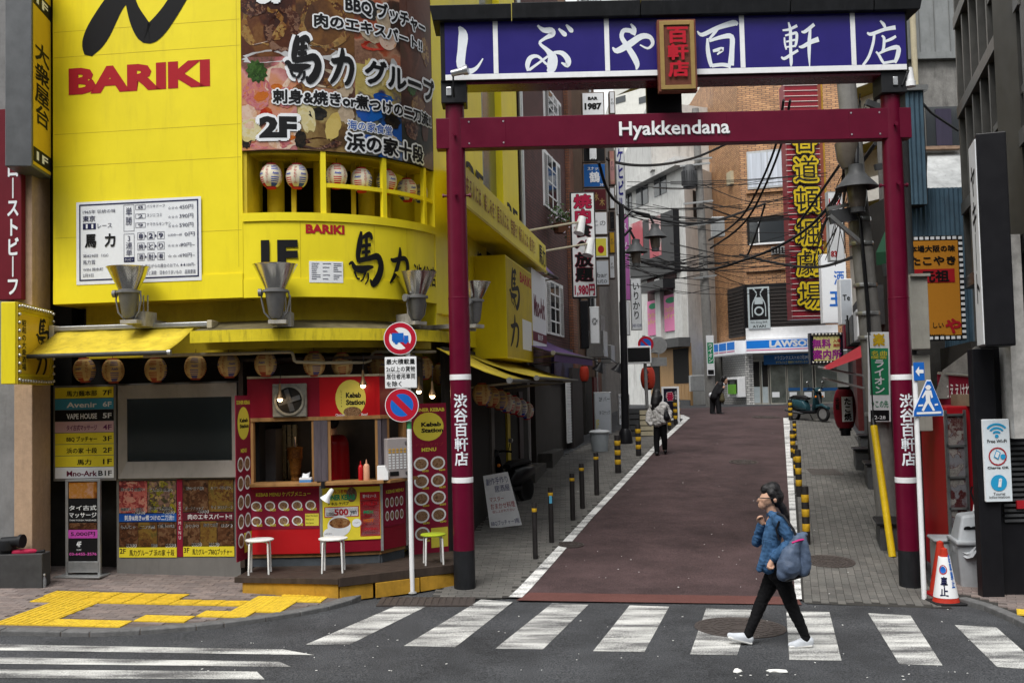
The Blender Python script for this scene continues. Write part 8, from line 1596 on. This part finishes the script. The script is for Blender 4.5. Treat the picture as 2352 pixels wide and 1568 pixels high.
p=gnd(2123, 1376);Y=p.y;zs=thing('crossing_sign_post', 'white post with blue pedestrian crossing sign and small arrow sign', 'road sign', loc=p);q=lambda px, py:(at(px, py, Y).x-p.x, at(px, py, Y).z-p.z);t_=q(2108, 840)
MB().cyl((0, 0, 0), (0, 0, t_[1]), .032, n=14).build('pole', MWhite, zs, True)
P=[q(2093, 957), q(2163, 955), q(2163, 942), q(2134, 872), q(2125, 872), q(2094, 944)];cx, cz=q(2128, 925)
for s_, m_, y in((1, MSignW, -.05), (.94, MSignB, -.062)):MB().prism([(cx+(x-cx)*s_, cz+(z-cz)*s_)for x, z in P], y, y+.011).build('sign_plate', m_, zs)
mk=lambda*pp:MB().poly([(q(x, y)[0], -.066, q(x, y)[1])for x, y in pp]).build('pictogram', MSignW, zs)
mk((2101, 951), (2157, 949), (2157, 944), (2101, 946));mk((2104, 933), (2115, 932), (2116, 928), (2105, 929));mk((2142, 931), (2150, 930), (2149, 926), (2142, 927));mk((2121, 896), (2134, 896), (2138, 912), (2134, 914), (2131, 905), (2132, 920), (2143, 942), (2138, 943), (2127, 925), (2117, 944), (2112, 942), (2122, 920), (2121, 905), (2115, 914), (2112, 912));mk((2120, 889), (2125, 884), (2130, 884), (2134, 889), (2130, 895), (2124, 895))
x0, z0=q(2096, 874);x1, z1=q(2119, 832);MB().box(x0, x1, -.05, -.04, z0, z1).build('arrow_plate', MSignB, zs, bevel=.004);h_=z1-z0;mk2=MB().poly([(x0+(x1-x0)*a, -.0535, z0+h_*b)for a, b in((.15, .5), (.5, .78), (.5, .6), (.9, .6), (.9, .4), (.5, .4), (.5, .22))]).build('arrow_print', MSignW, zs)
MVR=M('vending_red', (.3, .008, .014), .35, .08, 3, dirt=.2)
for lab, x0, x1, y0, y1, Y in(('red vending cabinet with glass door on the right walk, further back', 2150, 2180, 955, 1215, 15.4), ('red display cabinet with chrome door frame nearest the grey bin', 2176, 2268, 932, 1190, 14.2)):
 g, a, b, z0, z1=CB('vending_cabinet', lab, x0, y0, x1, y1, Y, MVR, 1.0, 'cabinet', z0=gz(5.8, Y), bevel=.02);w_=(b-a)*(.42 if x0>2150 else.7)
 MB().box(a-.03, a+w_, Y-.06, Y-.001, z0+.5, z1-.1).build('door_glass', FOOD('rack_goods', [(.02, .02, .02), (.4, .38, .36), (.12, .02, .02), (.3, .3, .32), (.06, .06, .07)], 9, 4, .1), g);m_=MB()
 for x in(a-.03, a+w_):m_.box(x-.02, x+.02, Y-.08, Y-.061, z0+.45, z1-.05)
 for k in range(5):m_.box(a-.03, a+w_, Y-.08, Y-.061, z0+.47+(z1-z0-.6)*k/4, z0+.5+(z1-z0-.6)*k/4)
 m_.build('chrome_frame', MSilver, g)
 if x0>2150:txt('1UP', (b-.32, b-.14, z0+.75, z0+.85), Y-.003, MPaperW, g, .06);MB().box(a+.3, b-.1, Y-.2, Y+.5, z1, z1+.16).build('crate', M('crate_tan', (.22, .18, .12), .8, .2), g)
mw=thing('awning_valance', 'dark red valance with white kana above the red cabinets', 'awning', loc=(0, 0, 0));a, b=at(2155, 925, 15.6), at(2242, 945, 14.6);MB().add([a, b, b+Vector((0, 0, .5)), a+Vector((0, 0, .45))], [(0, 1, 2, 3)]).build('cloth', MMaroon, mw);MB().cyl(a+Vector((0, -.05, .45)), b+Vector((0, -.05, .5)), .02, n=8).build('rail', MSilver, mw);Fv=Fr(a, b);o=txt('たこええけれ', (.08, Fv.len-.1, a.z+.08, a.z+.28), -.01, MPaperW, mw, .02);o.location=(Fv.p0.x, Fv.p0.y, 0);o.rotation_euler[2]=Fv.a
um2=thing('closed_umbrella', 'white closed umbrella with dark handle leaning on the red cabinet', 'umbrella', loc=(0, 0, 0));a, b=at(2262, 1222, 13.7), at(2230, 1130, 13.9);MB().cyl(a, a.lerp(b, .55), .02, .06, 10).cyl(a.lerp(b, .55), a.lerp(b, .7), .06, .02, 10).build('canopy', MWhite, um2, True);MB().tube([a.lerp(b, .7), b, b+Vector((.02, 0, .08))], .014, 6).build('handle', MBlkS, um2, True)
p=gnd(2232, 1352);g=thing('waste_bin', 'light grey recycling bin with hooded lid and plastic bag', 'bin', loc=p, rz=RAD(-12));k=p.y/FW;w_=36*k;hb=105*k;MBinG=M('bin_palegrey', (.36, .38, .4), .45, .08, 5, dirt=.2)
MB().add([(-w_*.8, -.2, 0), (w_*.8, -.2, 0), (w_*.8, .22, 0), (-w_*.8, .22, 0), (-w_, -.26, hb), (w_, -.26, hb), (w_, .28, hb), (-w_, .28, hb)], [(3, 2, 1, 0), (4, 5, 6, 7), (0, 1, 5, 4), (1, 2, 6, 5), (2, 3, 7, 6), (3, 0, 4, 7)]).build('body', MBinG, g, bevel=.03);MB().box(-w_*1.08, w_*1.08, -.3, .32, hb+.001, hb+.06).build('rim', MBinG, g, bevel=.02)
l_=MB().add([(-w_*.9, -.24, hb+.06), (w_, -.24, hb+.06), (w_, .26, hb+.06), (-w_*.9, .26, hb+.06), (-w_*.55, -.16, hb+.36), (w_*.9, -.16, hb+.4), (w_*.9, .2, hb+.4), (-w_*.55, .2, hb+.36)], [(4, 5, 6, 7), (0, 1, 5, 4), (1, 2, 6, 5), (2, 3, 7, 6), (3, 0, 4, 7)]).build('lid', MBinG, g, bevel=.03)
for x in(-w_*.3, w_*.1):MB().cyl((x, -.215, hb+.2), (x, -.205, hb+.21), .045, n=16).build('hole', MInk, l_)
random.seed(8);bm=bmesh.new();bmesh.ops.create_icosphere(bm, subdivisions=3, radius=1)
for v in bm.verts:s_=random.uniform(.88, 1.1);v.co=Vector((v.co.x*w_*1.1*s_, v.co.y*.33*s_, v.co.z*.1*s_+hb-.08+.06*math.sin(v.co.x*4)))
me=bpy.data.meshes.new('bag');bm.to_mesh(me);bm.free();link('bag', me, M('clear_bag', (.42, .44, .46), .25, .2, 12), g, True)
b2_=gnd(2206, 1345);g2=thing('waste_bin', 'second grey bin half hidden behind the hooded recycling bin', 'bin', loc=(b2_.x-.02, b2_.y+.35, b2_.z), rz=RAD(-12));MB().box(-.16, .2, -.15, .3, 0, hb*.9).build('body', MBinG, g2, bevel=.03);MB().box(-.19, .23, -.18, .33, hb*.9+.001, hb*.97).build('lid', MBinG, g2, bevel=.02)
def cone(px, py, ptop, lab, wrap):
 p=gnd(px, py);k=p.y/FW;h_=(py-ptop)*k;g=thing('traffic_cone', lab, 'cone', loc=p, group='cones at the right kerb');MB().box(-.19, .19, -.19, .19, 0, .025).build('base', MRub if wrap else MVR, g, bevel=.01);c_=MB().lathe([(.16, .025), (.15, .05), (.045, h_-.04), (.04, h_), (.001, h_+.02)], 20).build('cone_body', M('cone_red', (.42, .03, .015), .45, .12, 6), g, True)
 if wrap:
  rw_=lambda z:.157-.108*z/h_;MB().lathe([(rw_(.08), .08), (rw_(.08)+.003, .08), (rw_(h_*.86)+.003, h_*.86), (rw_(h_*.86), h_*.86)], 24).build('sleeve', MSignW, c_, True);wf=lambda a0, o0=.007:(lambda x, z, o:Vector(((rw_(z)+o0)*math.sin(a0+x/.1), -(rw_(z)+o0)*math.cos(a0+x/.1), z)))
  txt('車止', (-.035, .035, .1, .34), 0, MNavy, c_, .05, True, warp=wf(-.5));txt('駐車禁止', (-.02, .02, .2, .6), 0, MSignB, c_, .06, True, warp=wf(.45));txt('●', (-.05, .05, h_*.55, h_*.72), 0, MSignR, c_, 0, warp=wf(-.6));txt('●', (-.035, .035, h_*.575, h_*.695), 0, MSignB, c_, 0, warp=wf(-.6, .01))
cone(2164, 1365, 1246, 'plain red traffic cone behind the wrapped one', False);cone(2173, 1384, 1262, 'traffic cone with white printed sleeve at the right kerb', True)
rg=thing('glass_corner_building', 'black framed glass building at the right edge of the picture', 'building', loc=(0, 0, 0));RG=Fr((7.98, 17.8), (6.36, 12.35))
MBm=M('bronze_mullion', (.1, .098, .092), .4, .12, 5, metal=.4);L_=RG.len
def on(o):o.location=RG.p0;o.rotation_euler[2]=RG.a;return o
on(MB().box(0, L_, .1, 3, 4.3, 16).build('glass_wall', M('facade_glass', (.05, .06, .065), .04, .25, .8, spec=1.0), rg))
for i in range(8):u=L_*i/7;on(MB().box(u-.05, u+.05, -.03, .099, 4.3, 16).build('mullion', MBm, rg))
for z in(4.3, 5.6, 7.3, 8.9, 10.5, 12.2):on(MB().box(.0, L_, -.06, .098, z-.1, z+.1).build('transom', MBm, rg))
for i, z in enumerate((6.2, 8.1, 9.7)):on(MB().box(L_*.55, L_, -.02, .097, z-.05, z+.05).build('transom', MBm, rg))
a, b=at(2246, 1100, 12.75), at(2296, 1100, 12.75);MB().box(a.x, b.x, 12.75, 12.9, -.3, 3.0).build('pillar', MBlkS, rg, bevel=.01);MB().box(b.x+.002, 9, 12.9, 13.1, -.3, 4.4).build('dark_wall', MBlkS, rg);MB().box(b.x+.4, 9, 12.6, 13.2, 4.41, 16).build('upper_return', MBm, rg)
a2, b2=at(2308, 900, 12.8), at(2342, 900, 12.8);MB().box(a2.x, b2.x, 12.6, 12.899, at(2325, 1005, 12.8).z, 4.4).build('marble_pier', M('pale_marble', (.42, .41, .39), .5, .3, 6, dirt=.3), rg);z0, z1=at(2330, 1200, 12.8).z, at(2330, 1010, 12.8).z;m_=MB()
for i in range(16):m_.box(b.x+.1, 7.4, 12.87, 12.899, z0+(z1-z0)*i/16, z0+(z1-z0)*(i+.5)/16)
m_.build('grille', MDGrey, rg);q=at(2346, 1158, 12.85);MB().box(q.x-.06, q.x+.2, 12.84, 12.869, q.z-.05, q.z+.05).build('red_sticker', MRedT, rg)
st=Fr((at(2138, 880, 15.6).x, 15.6), (at(2245, 880, 14.8).x, 14.8));g=thing('stair_parapet', 'grey slanting concrete stair parapet behind the red cabinets', 'parapet', st);P=[st.uv(*c_)for c_ in((2145, 915), (2240, 915), (2240, 795), (2165, 850))];MB().prism(P, 0, .2).build('panel', MConcD, g)
g, w_, z0, z1=SB('tall black projecting sign with a narrow white face at the right', 2252, 306, 2316, 795, 12.1, MBlkS, [], .6, MBlkS, rim=.02, rz=RAD(-17));MB().box(-.012, -.001, .02, .58, z0+.03, z1-.06).build('white_face', MPaperW, g)
o=txt('ヤキート', (.1, .5, z0+.5, z1-.3), 0, MInk, g, .03, True);o.location=(-.014, .6, 0);o.rotation_euler[2]=RAD(-90)
g, w_, z0, z1=SB('white Wi-Fi and tourist information sign on the black pillar', 2260, 962, 2322, 1152, 12.7, PRINT('sign_clean', (.66, .72, .76)), [('Free Wi-Fi', .14, .245, .86, .285, MInk, .02, False), ('Charge OK', .1, .57, .9, .61, MInk, .03, False), ('Tourist', .28, .885, .72, .918, MInk, .01, False), ('information', .12, .925, .88, .955, MInk, .01, False)], .04, MSignW, rim=.006)
MCy=PRINT('sign_cyan', (.02, .3, .55));fz=lambda f:z1-(z1-z0)*f;cx=w_/2;MB().disc((cx, fz(.77)), w_*.3, w_*.3, 28, -.012).build('info_disc', MCy, g);txt('i', (cx-w_*.05, cx+w_*.08, fz(.82), fz(.715)), -.016, MPaperW, g, .06, shear=.15);MB().disc((cx, fz(.205)), w_*.07, w_*.07, 16, -.012).build('wifi_dot', MCy, g)
def arc_(r, t, a0, a1, cz, mat, name='wifi_arc', y=-.012):
 mb_=MB();n_=16
 for i in range(n_+1):a=RAD(a0+(a1-a0)*i/n_);mb_.v+=[(cx+(r-t)*math.cos(a), y, cz+(r-t)*math.sin(a)), (cx+r*math.cos(a), y, cz+r*math.sin(a))]
 for i in range(n_):mb_.f.append((2*i, 2*i+2, 2*i+3, 2*i+1));mb_.mi.append(0)
 mb_.build(name, mat, g)
for r in(.2, .34, .48):arc_(w_*r, w_*.075, 40, 140, fz(.205), MCy)
arc_(w_*.34, w_*.05, 0, 359, fz(.45), MRedT, 'charge_ring');MB().poly([(cx+w_*x, -.013, fz(.45)+w_*z)for x, z in((-.15, -.02), (.02, -.12), (.12, .14), (-.04, .24))]).build('phone_print', MCy, g);MB().poly([(cx+w_*x, -.0135, fz(.45)+w_*z)for x, z in((-.11, -.0), (.0, -.07), (.08, .13), (-.03, .19))]).build('phone_face', MPaperW, g);MB().disc((cx+w_*.2, fz(.455)), w_*.1, w_*.1, 12, -.0135).build('plug_print', MCy, g)
for i, (x0, x1, h_, c)in enumerate(((-42, -15, 17, .22), (-14.5, 3, 21, .3), (3.5, 19, 15, .16), (19.5, 45, 19, .26))):
 g=thing('street_block', 'plain office block across the main street, number %s from the left'%('one', 'two', 'three', 'four')[i], 'building', loc=(0, 0, 0));MB().box(x0, x1, -26, -13, -.5, h_).build('wall', M('opposite_wall%d'%i, (c, c*.97, c*.93), .8, .15, 1), g)
 for k in range(int(h_/3.4)):MB().box(x0+.6, x1-.6, -12.999, -12.94, 1.2+k*3.4, 3.0+k*3.4).build('window_band', GLASS('window_glass', 0), g)
# ================================================================ people
from mathutils import noise
def organic(name, chains, mat, parent, vox=.012, it=8, f=.5, fold=0.0, freq=14, rs=1.0):
 """one continuous skin grown over chains of tapering joints [(point, radius)...]"""
 mb_=MB()
 for ch in chains:
  ch=[(a, b*rs)for a, b in ch]
  for i, (p, r)in enumerate(ch):
   mb_.ball(p, r, 12, 8)
   if i:q, s_=ch[i-1];mb_.cyl(q, p, s_, r, 12)
 o=bpy.data.objects.new('t', mb_.mesh('t'));COL.objects.link(o);m_=o.modifiers.new('r', 'REMESH');m_.mode='VOXEL';m_.voxel_size=vox;m_.use_smooth_shade=True;s_=o.modifiers.new('s', 'SMOOTH');s_.iterations=it;s_.factor=f
 dg=bpy.context.evaluated_depsgraph_get();me=bpy.data.meshes.new_from_object(o.evaluated_get(dg));me.name=name;me.materials.clear();bpy.data.objects.remove(o)
 if fold:
  N=[v.normal.copy()for v in me.vertices]
  for v, n_ in zip(me.vertices, N):q=Vector((v.co.x*freq, v.co.y*freq, v.co.z*freq*1.6+v.co.x*freq*.7));v.co+=n_*fold*(1-2.4*abs(noise.noise(q))+.4*noise.noise(q*2.7))
 return link(name, me, mat, parent, True)
MSkin=M('skin', (.5, .3, .21), .55, .06, 20);MHair=M('hair_black', (.008, .007, .008), .42, .3, 60, .25, spec=.3);MDenim=M('denim', (.04, .095, .19), .85, .45, 14, .5, bscale=40, spec=.1);MJean=M('black_jeans', (.008, .008, .009), .8, .25, 20, .2, spec=.1);MShoe=M('sneaker', (.55, .58, .62), .6, .12, 20);MSole=M('sole_white', (.7, .7, .68), .6, .1);MBag=M('bag_slate', (.075, .105, .165), .5, .25, 9, .3);MPinkS=M('strap_pink', (.5, .02, .16), .6, .05)
def figure(label, Y0, base):
 root=thing('person', label, 'person', loc=base);J=lambda px, py, dy, r:(at(px, py, Y0+dy)-Vector(base), r)
 return root, J
b_=gnd(1775, 1486);Y0=b_.y+.05
wo, J=figure('woman in denim jacket and black jeans striding left over the zebra crossing, grey tote bag', Y0, b_)
def hand(J, px, py, dy, ang, flip=1, k=1.0):
 """palm with four curled fingers and a thumb, knuckles towards ang (degrees, picture plane)"""
 C=[];c, s_=math.cos(RAD(ang)), math.sin(RAD(ang));X=lambda u, v:(px+(u*c-v*s_)*1.0, py-(u*s_+v*c))
 C.append([J(*X(-5, 0), dy, .026), J(*X(4, 0), dy, .032)])
 for i, (l, v)in enumerate(((6.5, 5), (7.5, 2), (7, -1), (5.5, -4))):C.append([J(*X(5, v), dy, .0105), J(*X(5+l, v), dy-.02*flip, .0095), J(*X(5+l*.75, v-.5), dy-.045*flip, .0085)])
 C.append([J(*X(0, 6), dy, .012), J(*X(5, 9), dy-.02*flip, .011), J(*X(9, 8), dy-.035*flip, .009)]);return C
body=[[J(1772, 1134, 0, .082), J(1762, 1147, 0, .08), J(1753, 1158, 0, .05), J(1748, 1161, 0, .03)], [J(1745, 1146, 0, .02), J(1740, 1150, 0, .012)], [J(1746, 1157, 0, .018), J(1743, 1158, 0, .012)], [J(1768, 1160, 0, .05), J(1777, 1188, 0, .052)], [J(1780, 1147, -.085, .02), J(1781, 1151, -.085, .016)], [J(1782, 1200, 0, .1), J(1780, 1250, 0, .1), J(1785, 1305, 0, .11)], [J(1785, 1195, -.15, .045), J(1818, 1240, -.2, .04), J(1782, 1276, -.2, .032), J(1774, 1286, -.19, .026)], [J(1780, 1195, .15, .045), J(1740, 1242, .17, .04), J(1748, 1204, .08, .03)], [J(1780, 1310, .06, .06), J(1752, 1374, .07, .04), J(1720, 1455, .07, .03)], [J(1790, 1312, -.06, .06), J(1817, 1392, -.07, .04), J(1849, 1462, -.07, .03)]]+hand(J, 1770, 1294, -.19, 250)+hand(J, 1750, 1196, .04, 110)
organic('body', body, MSkin, wo, .0065, 4)
organic('hair', [[J(1772, 1125, 0, .082), J(1783, 1140, 0, .078), J(1786, 1153, 0, .05)], [J(1760, 1124, 0, .06), J(1775, 1123, 0, .08)], [J(1772, 1133, -.055, .045), J(1778, 1146, -.05, .045)], [J(1772, 1133, .055, .045), J(1778, 1146, .05, .045)], [J(1788, 1152, 0, .035), J(1798, 1166, .0, .04), J(1806, 1184, .0, .034), J(1811, 1203, 0, .012)]], MHair, wo, .008, 4, fold=.003, freq=30)
MB().tube([J(1740, 1142, -.06, 0)[0], J(1752, 1143, -.088, 0)[0], J(1778, 1144, -.09, 0)[0]], .005, 5).tube([J(1740, 1142, .06, 0)[0], J(1738, 1143, 0, 0)[0], J(1740, 1142, -.06, 0)[0]], .006, 5).build('glasses', MBlkS, wo)
organic('denim_jacket', [[J(1786, 1192, -.13, .075), J(1782, 1193, 0, .09), J(1781, 1192, .13, .075)], [J(1772, 1180, -.05, .035), J(1768, 1182, .05, .035)]]+[[J(1780, 1205, d, .098), J(1772, 1240, d, .1), J(1770, 1270, d, .1), J(1768, 1298, d, .098), J(1760, 1306, d, .05)]for d in(-.08, 0, .08)]+[[J(1772, 1250, d, .08), J(1745, 1306, d, .035)]for d in(-.1, -.03, .05, .1)]+[[J(1788, 1197, -.17, .07), J(1806, 1222, -.21, .068), J(1819, 1240, -.22, .062), J(1798, 1262, -.215, .058), J(1779, 1280, -.2, .05)], [J(1779, 1197, .16, .068), J(1752, 1228, .18, .062), J(1738, 1244, .17, .058), J(1743, 1224, .12, .05), J(1747, 1208, .07, .045)]], MDenim, wo, .0085, 4, fold=.007, freq=13, rs=.9)
m_=MB()
for a, b in(((1752, 1238), (1772, 1243)), ((1752, 1252), (1754, 1238))):m_.tube([J(a[0], a[1], -.185, 0)[0], J(b[0], b[1], -.185, 0)[0]], .004, 4)
m_.build('pocket_seam', M('denim_dark', (.03, .06, .12), .8, .1), wo)
organic('jeans', [[J(1784, 1300, d, .105), J(1786, 1316, d, .1)]for d in(-.07, .07)]+[[J(1782, 1312, .06, .098), J(1752, 1374, .07, .066), J(1737, 1412, .07, .058), J(1721, 1450, .07, .046), J(1718, 1458, .07, .046)], [J(1792, 1314, -.06, .098), J(1818, 1390, -.07, .066), J(1834, 1425, -.07, .058), J(1849, 1458, -.07, .046), J(1851, 1465, -.07, .046)]], MJean, wo, .009, 4, fold=.005, freq=16)
for(hx, hy), (tx_, ty), d in(((1722, 1468), (1676, 1458), .07), ((1860, 1473), (1816, 1480), -.07)):
 dx, dz=(tx_-hx), (ty-hy);s_=organic('shoe', [[J(hx, hy-2, d, .043), J(hx+dx*.35, hy+dz*.35-3, d, .043), J(hx+dx*.75, hy+dz*.75, d, .036), J(tx_, ty, d, .028)], [J(hx, hy+2, d, .04), J(hx+dx*.8, hy+dz*.8+3, d, .038)]], MShoe, wo, .007, 3)
 organic('sole', [[J(hx+3, hy+9, d+e, .017), J(hx+dx*.5, hy+dz*.5+7, d+e, .016), J(tx_-1, ty+5, d+e, .014)]for e in(-.022, .022)], MSole, s_, .006, 2)
bg_=thing('tote_bag', 'slate grey tote bag with pink trim on the crossing woman\'s shoulder', 'bag', loc=b_)
organic('bag_body', [[J(1832, 1236, d, .04), J(1815, 1275, d, .09), J(1812, 1300, d, .12), J(1800, 1318, d, .07)]for d in(-.32, -.22)]+[[J(1846, 1235, d, .03), J(1850, 1275, d, .05), J(1852, 1300, d, .05), J(1845, 1312, d, .05)]for d in(-.32, -.22)]+[[J(1830, 1232, -.28, .04), J(1850, 1226, -.28, .025)]], MBag, bg_, .012, 5, fold=.006, freq=8)
organic('bag_bottom', [[J(1806, 1325, -.27, .05), J(1850, 1312, -.27, .05)]], MBlkS, bg_, .015, 3)
MB().tube([J(1832, 1238, -.33, 0)[0], J(1822, 1215, -.3, 0)[0], J(1800, 1184, -.235, 0)[0], J(1786, 1178, -.17, 0)[0], J(1790, 1184, -.1, 0)[0]], .014, 6).build('strap', MBlkS, bg_, True);MB().tube([J(1790, 1196, -.25, 0)[0], J(1783, 1215, -.235, 0)[0], J(1790, 1240, -.25, 0)[0]], .011, 6).build('strap', MBlkS, bg_, True);MB().tube([J(1819, 1246, -.36, 0)[0], J(1835, 1240, -.37, 0)[0], J(1846, 1238, -.34, 0)[0]], .012, 5).build('pink_trim', MPinkS, bg_, True)
b_=gnd(1516, 1046);Y0=b_.y;wo, J=figure('woman with long black hair and light jacket walking up the lane, seen from behind', Y0, b_)
organic('body', [[J(1508, 905, 0, .1), J(1508, 914, 0, .09)], [J(1509, 918, 0, .05), J(1511, 926, 0, .055)], [J(1513, 935, 0, .13), J(1515, 965, 0, .13)], [J(1500, 935, 0, .05), J(1490, 965, -.02, .04), J(1494, 975, -.1, .03)], [J(1526, 932, 0, .05), J(1537, 952, .0, .04), J(1534, 962, -.1, .03)], [J(1510, 975, 0, .08), J(1509, 1010, .02, .06), J(1510, 1040, .0, .045)], [J(1523, 975, 0, .08), J(1526, 1010, .05, .06), J(1527, 1036, .15, .045)]], MSkin, wo, .014, 4)
organic('hair', [[J(1508, 902, 0, .11), J(1507, 915, -.03, .13), J(1505, 928, -.07, .12), J(1503, 938, -.09, .09), J(1500, 943, -.09, .04)], [J(1513, 912, -.03, .1), J(1512, 935, -.1, .06)]], MHair, wo, .014, 3)
organic('light_jacket', [[J(1500, 932, d, .09), J(1514, 930, d, .1), J(1526, 931, d, .08)]for d in(-.05, .05)]+[[J(1508, 940, d, .13), J(1510, 968, d, .13)]for d in(-.06, .06)]+[[J(1522, 938, d, .11), J(1522, 965, d, .12)]for d in(-.06, .06)]+[[J(1499, 933, 0, .08), J(1491, 952, -.03, .075), J(1489, 968, -.07, .06), J(1494, 974, -.12, .05)], [J(1528, 932, 0, .08), J(1537, 948, -.02, .075), J(1537, 958, -.1, .06)]], M('jacket_grey', (.42, .41, .4), .8, .2, 18, .3), wo, .014, 3, fold=.014, freq=9)
organic('trousers', [[J(1511, 974, 0, .11), J(1522, 973, 0, .11)], [J(1510, 980, 0, .1), J(1508, 1012, .02, .075), J(1509, 1036, .0, .065)], [J(1523, 980, 0, .1), J(1526, 1010, .05, .075), J(1527, 1030, .14, .062)]], MJean, wo, .014, 3)
for px, py, dy in((1509, 1041, -.05), (1528, 1036, .12)):s_=organic('shoe', [[J(px, py, dy, .05), J(px+1, py+2, dy+.16, .04)]], MBlkS, wo, .012, 2)
bg_=thing('shoulder_bag', 'black shoulder bag of the woman walking up the lane', 'bag', loc=b_);organic('bag_body', [[J(1529, 946, -.14, .06), J(1531, 958, -.15, .09)]], MBlkS, bg_, .015, 3);MB().tube([J(1526, 942, -.15, 0)[0], J(1525, 925, -.08, 0)[0], J(1533, 940, -.13, 0)[0]], .02, 5).build('strap', MBlkS, bg_, True)
b_=gnd(1643, 950);Y0=b_.y;mn, J=figure('man in black suit bowing forward beside the utility pole at the crest', Y0, b_);MSuit=M('suit_black', (.012, .012, .014), .7, .2, 12)
organic('body', [[J(1665, 872, 0, .1), J(1666, 878, 0, .08)], [J(1661, 878, 0, .06), J(1657, 882, 0, .06)], [J(1653, 884, 0, .14), J(1643, 906, 0, .14)], [J(1655, 886, -.15, .06), J(1653, 902, -.2, .05), J(1661, 891, -.24, .04), J(1663, 889, -.24, .05)], [J(1638, 912, .08, .1), J(1637, 945, .08, .06)], [J(1648, 912, -.08, .1), J(1652, 945, -.08, .06)]], MSkin, mn, .018, 3)
organic('hair', [[J(1663, 869, 0, .11), J(1661, 873, 0, .1)]], MHair, mn, .018, 2)
organic('suit_jacket', [[J(1654, 883, d, .13), J(1648, 895, d, .15), J(1641, 910, d, .15)]for d in(-.1, 0, .1)]+[[J(1654, 885, -.18, .09), J(1652, 902, -.22, .08), J(1659, 893, -.24, .06)], [J(1652, 885, .18, .09), J(1655, 902, .2, .07)]], MSuit, mn, .018, 3)
organic('shirt', [[J(1660, 883, -.02, .075), J(1657, 900, -.02, .06)], [J(1652, 913, -.1, .09)], [J(1634, 907, 0, .1)]], MPaperW, mn, .018, 2)
organic('trousers', [[J(1638, 912, .08, .13), J(1637, 930, .08, .1), J(1636, 947, .08, .09)], [J(1648, 912, -.08, .13), J(1650, 930, -.08, .1), J(1652, 947, -.08, .09)]], MSuit, mn, .018, 3)
for px, dy in((1638, .05), (1655, -.1)):organic('shoe', [[J(px-3, 949, dy, .06), J(px+5, 950, dy-.1, .05)]], MBlkS, mn, .016, 2)
bg_=thing('hand_bag', 'olive bag hanging beside the bowing man', 'bag', loc=b_);organic('bag_body', [[J(1659, 905, -.25, .05), J(1659, 918, -.25, .1)]], M('bag_olive', (.07, .06, .03), .7, .2), bg_, .018, 2)
b_=Vector((at(768, 1050, 14.75).x, 14.75, DZ));ck, J=figure('person in red shirt behind the service window, seen from behind', 14.75, b_)
organic('body', [[J(764, 962, 0, .09), J(764, 972, 0, .08)], [J(765, 985, 0, .05), J(768, 1000, 0, .06)], [J(772, 1020, 0, .12), J(772, 1100, 0, .12)], [J(768, 1100, .0, .1), (Vector((-.08, 0, .05)), .06)], [J(776, 1100, .0, .1), (Vector((.08, 0, .05)), .06)]], MSkin, ck, .014, 3)
organic('hair', [[J(764, 958, -.0, .105), J(764, 970, -.04, .09)]], MHair, ck, .014, 2);organic('red_shirt', [[J(758, 1012, d, .09), J(784, 1012, d, .09)]for d in(-.04, .04)]+[[J(765, 1020, d, .14), J(765, 1110, d, .14)]for d in(-.05, .05)]+[[J(782, 1020, d, .12), J(784, 1110, d, .13)]for d in(-.05, .05)], MRedP, ck, .014, 3)
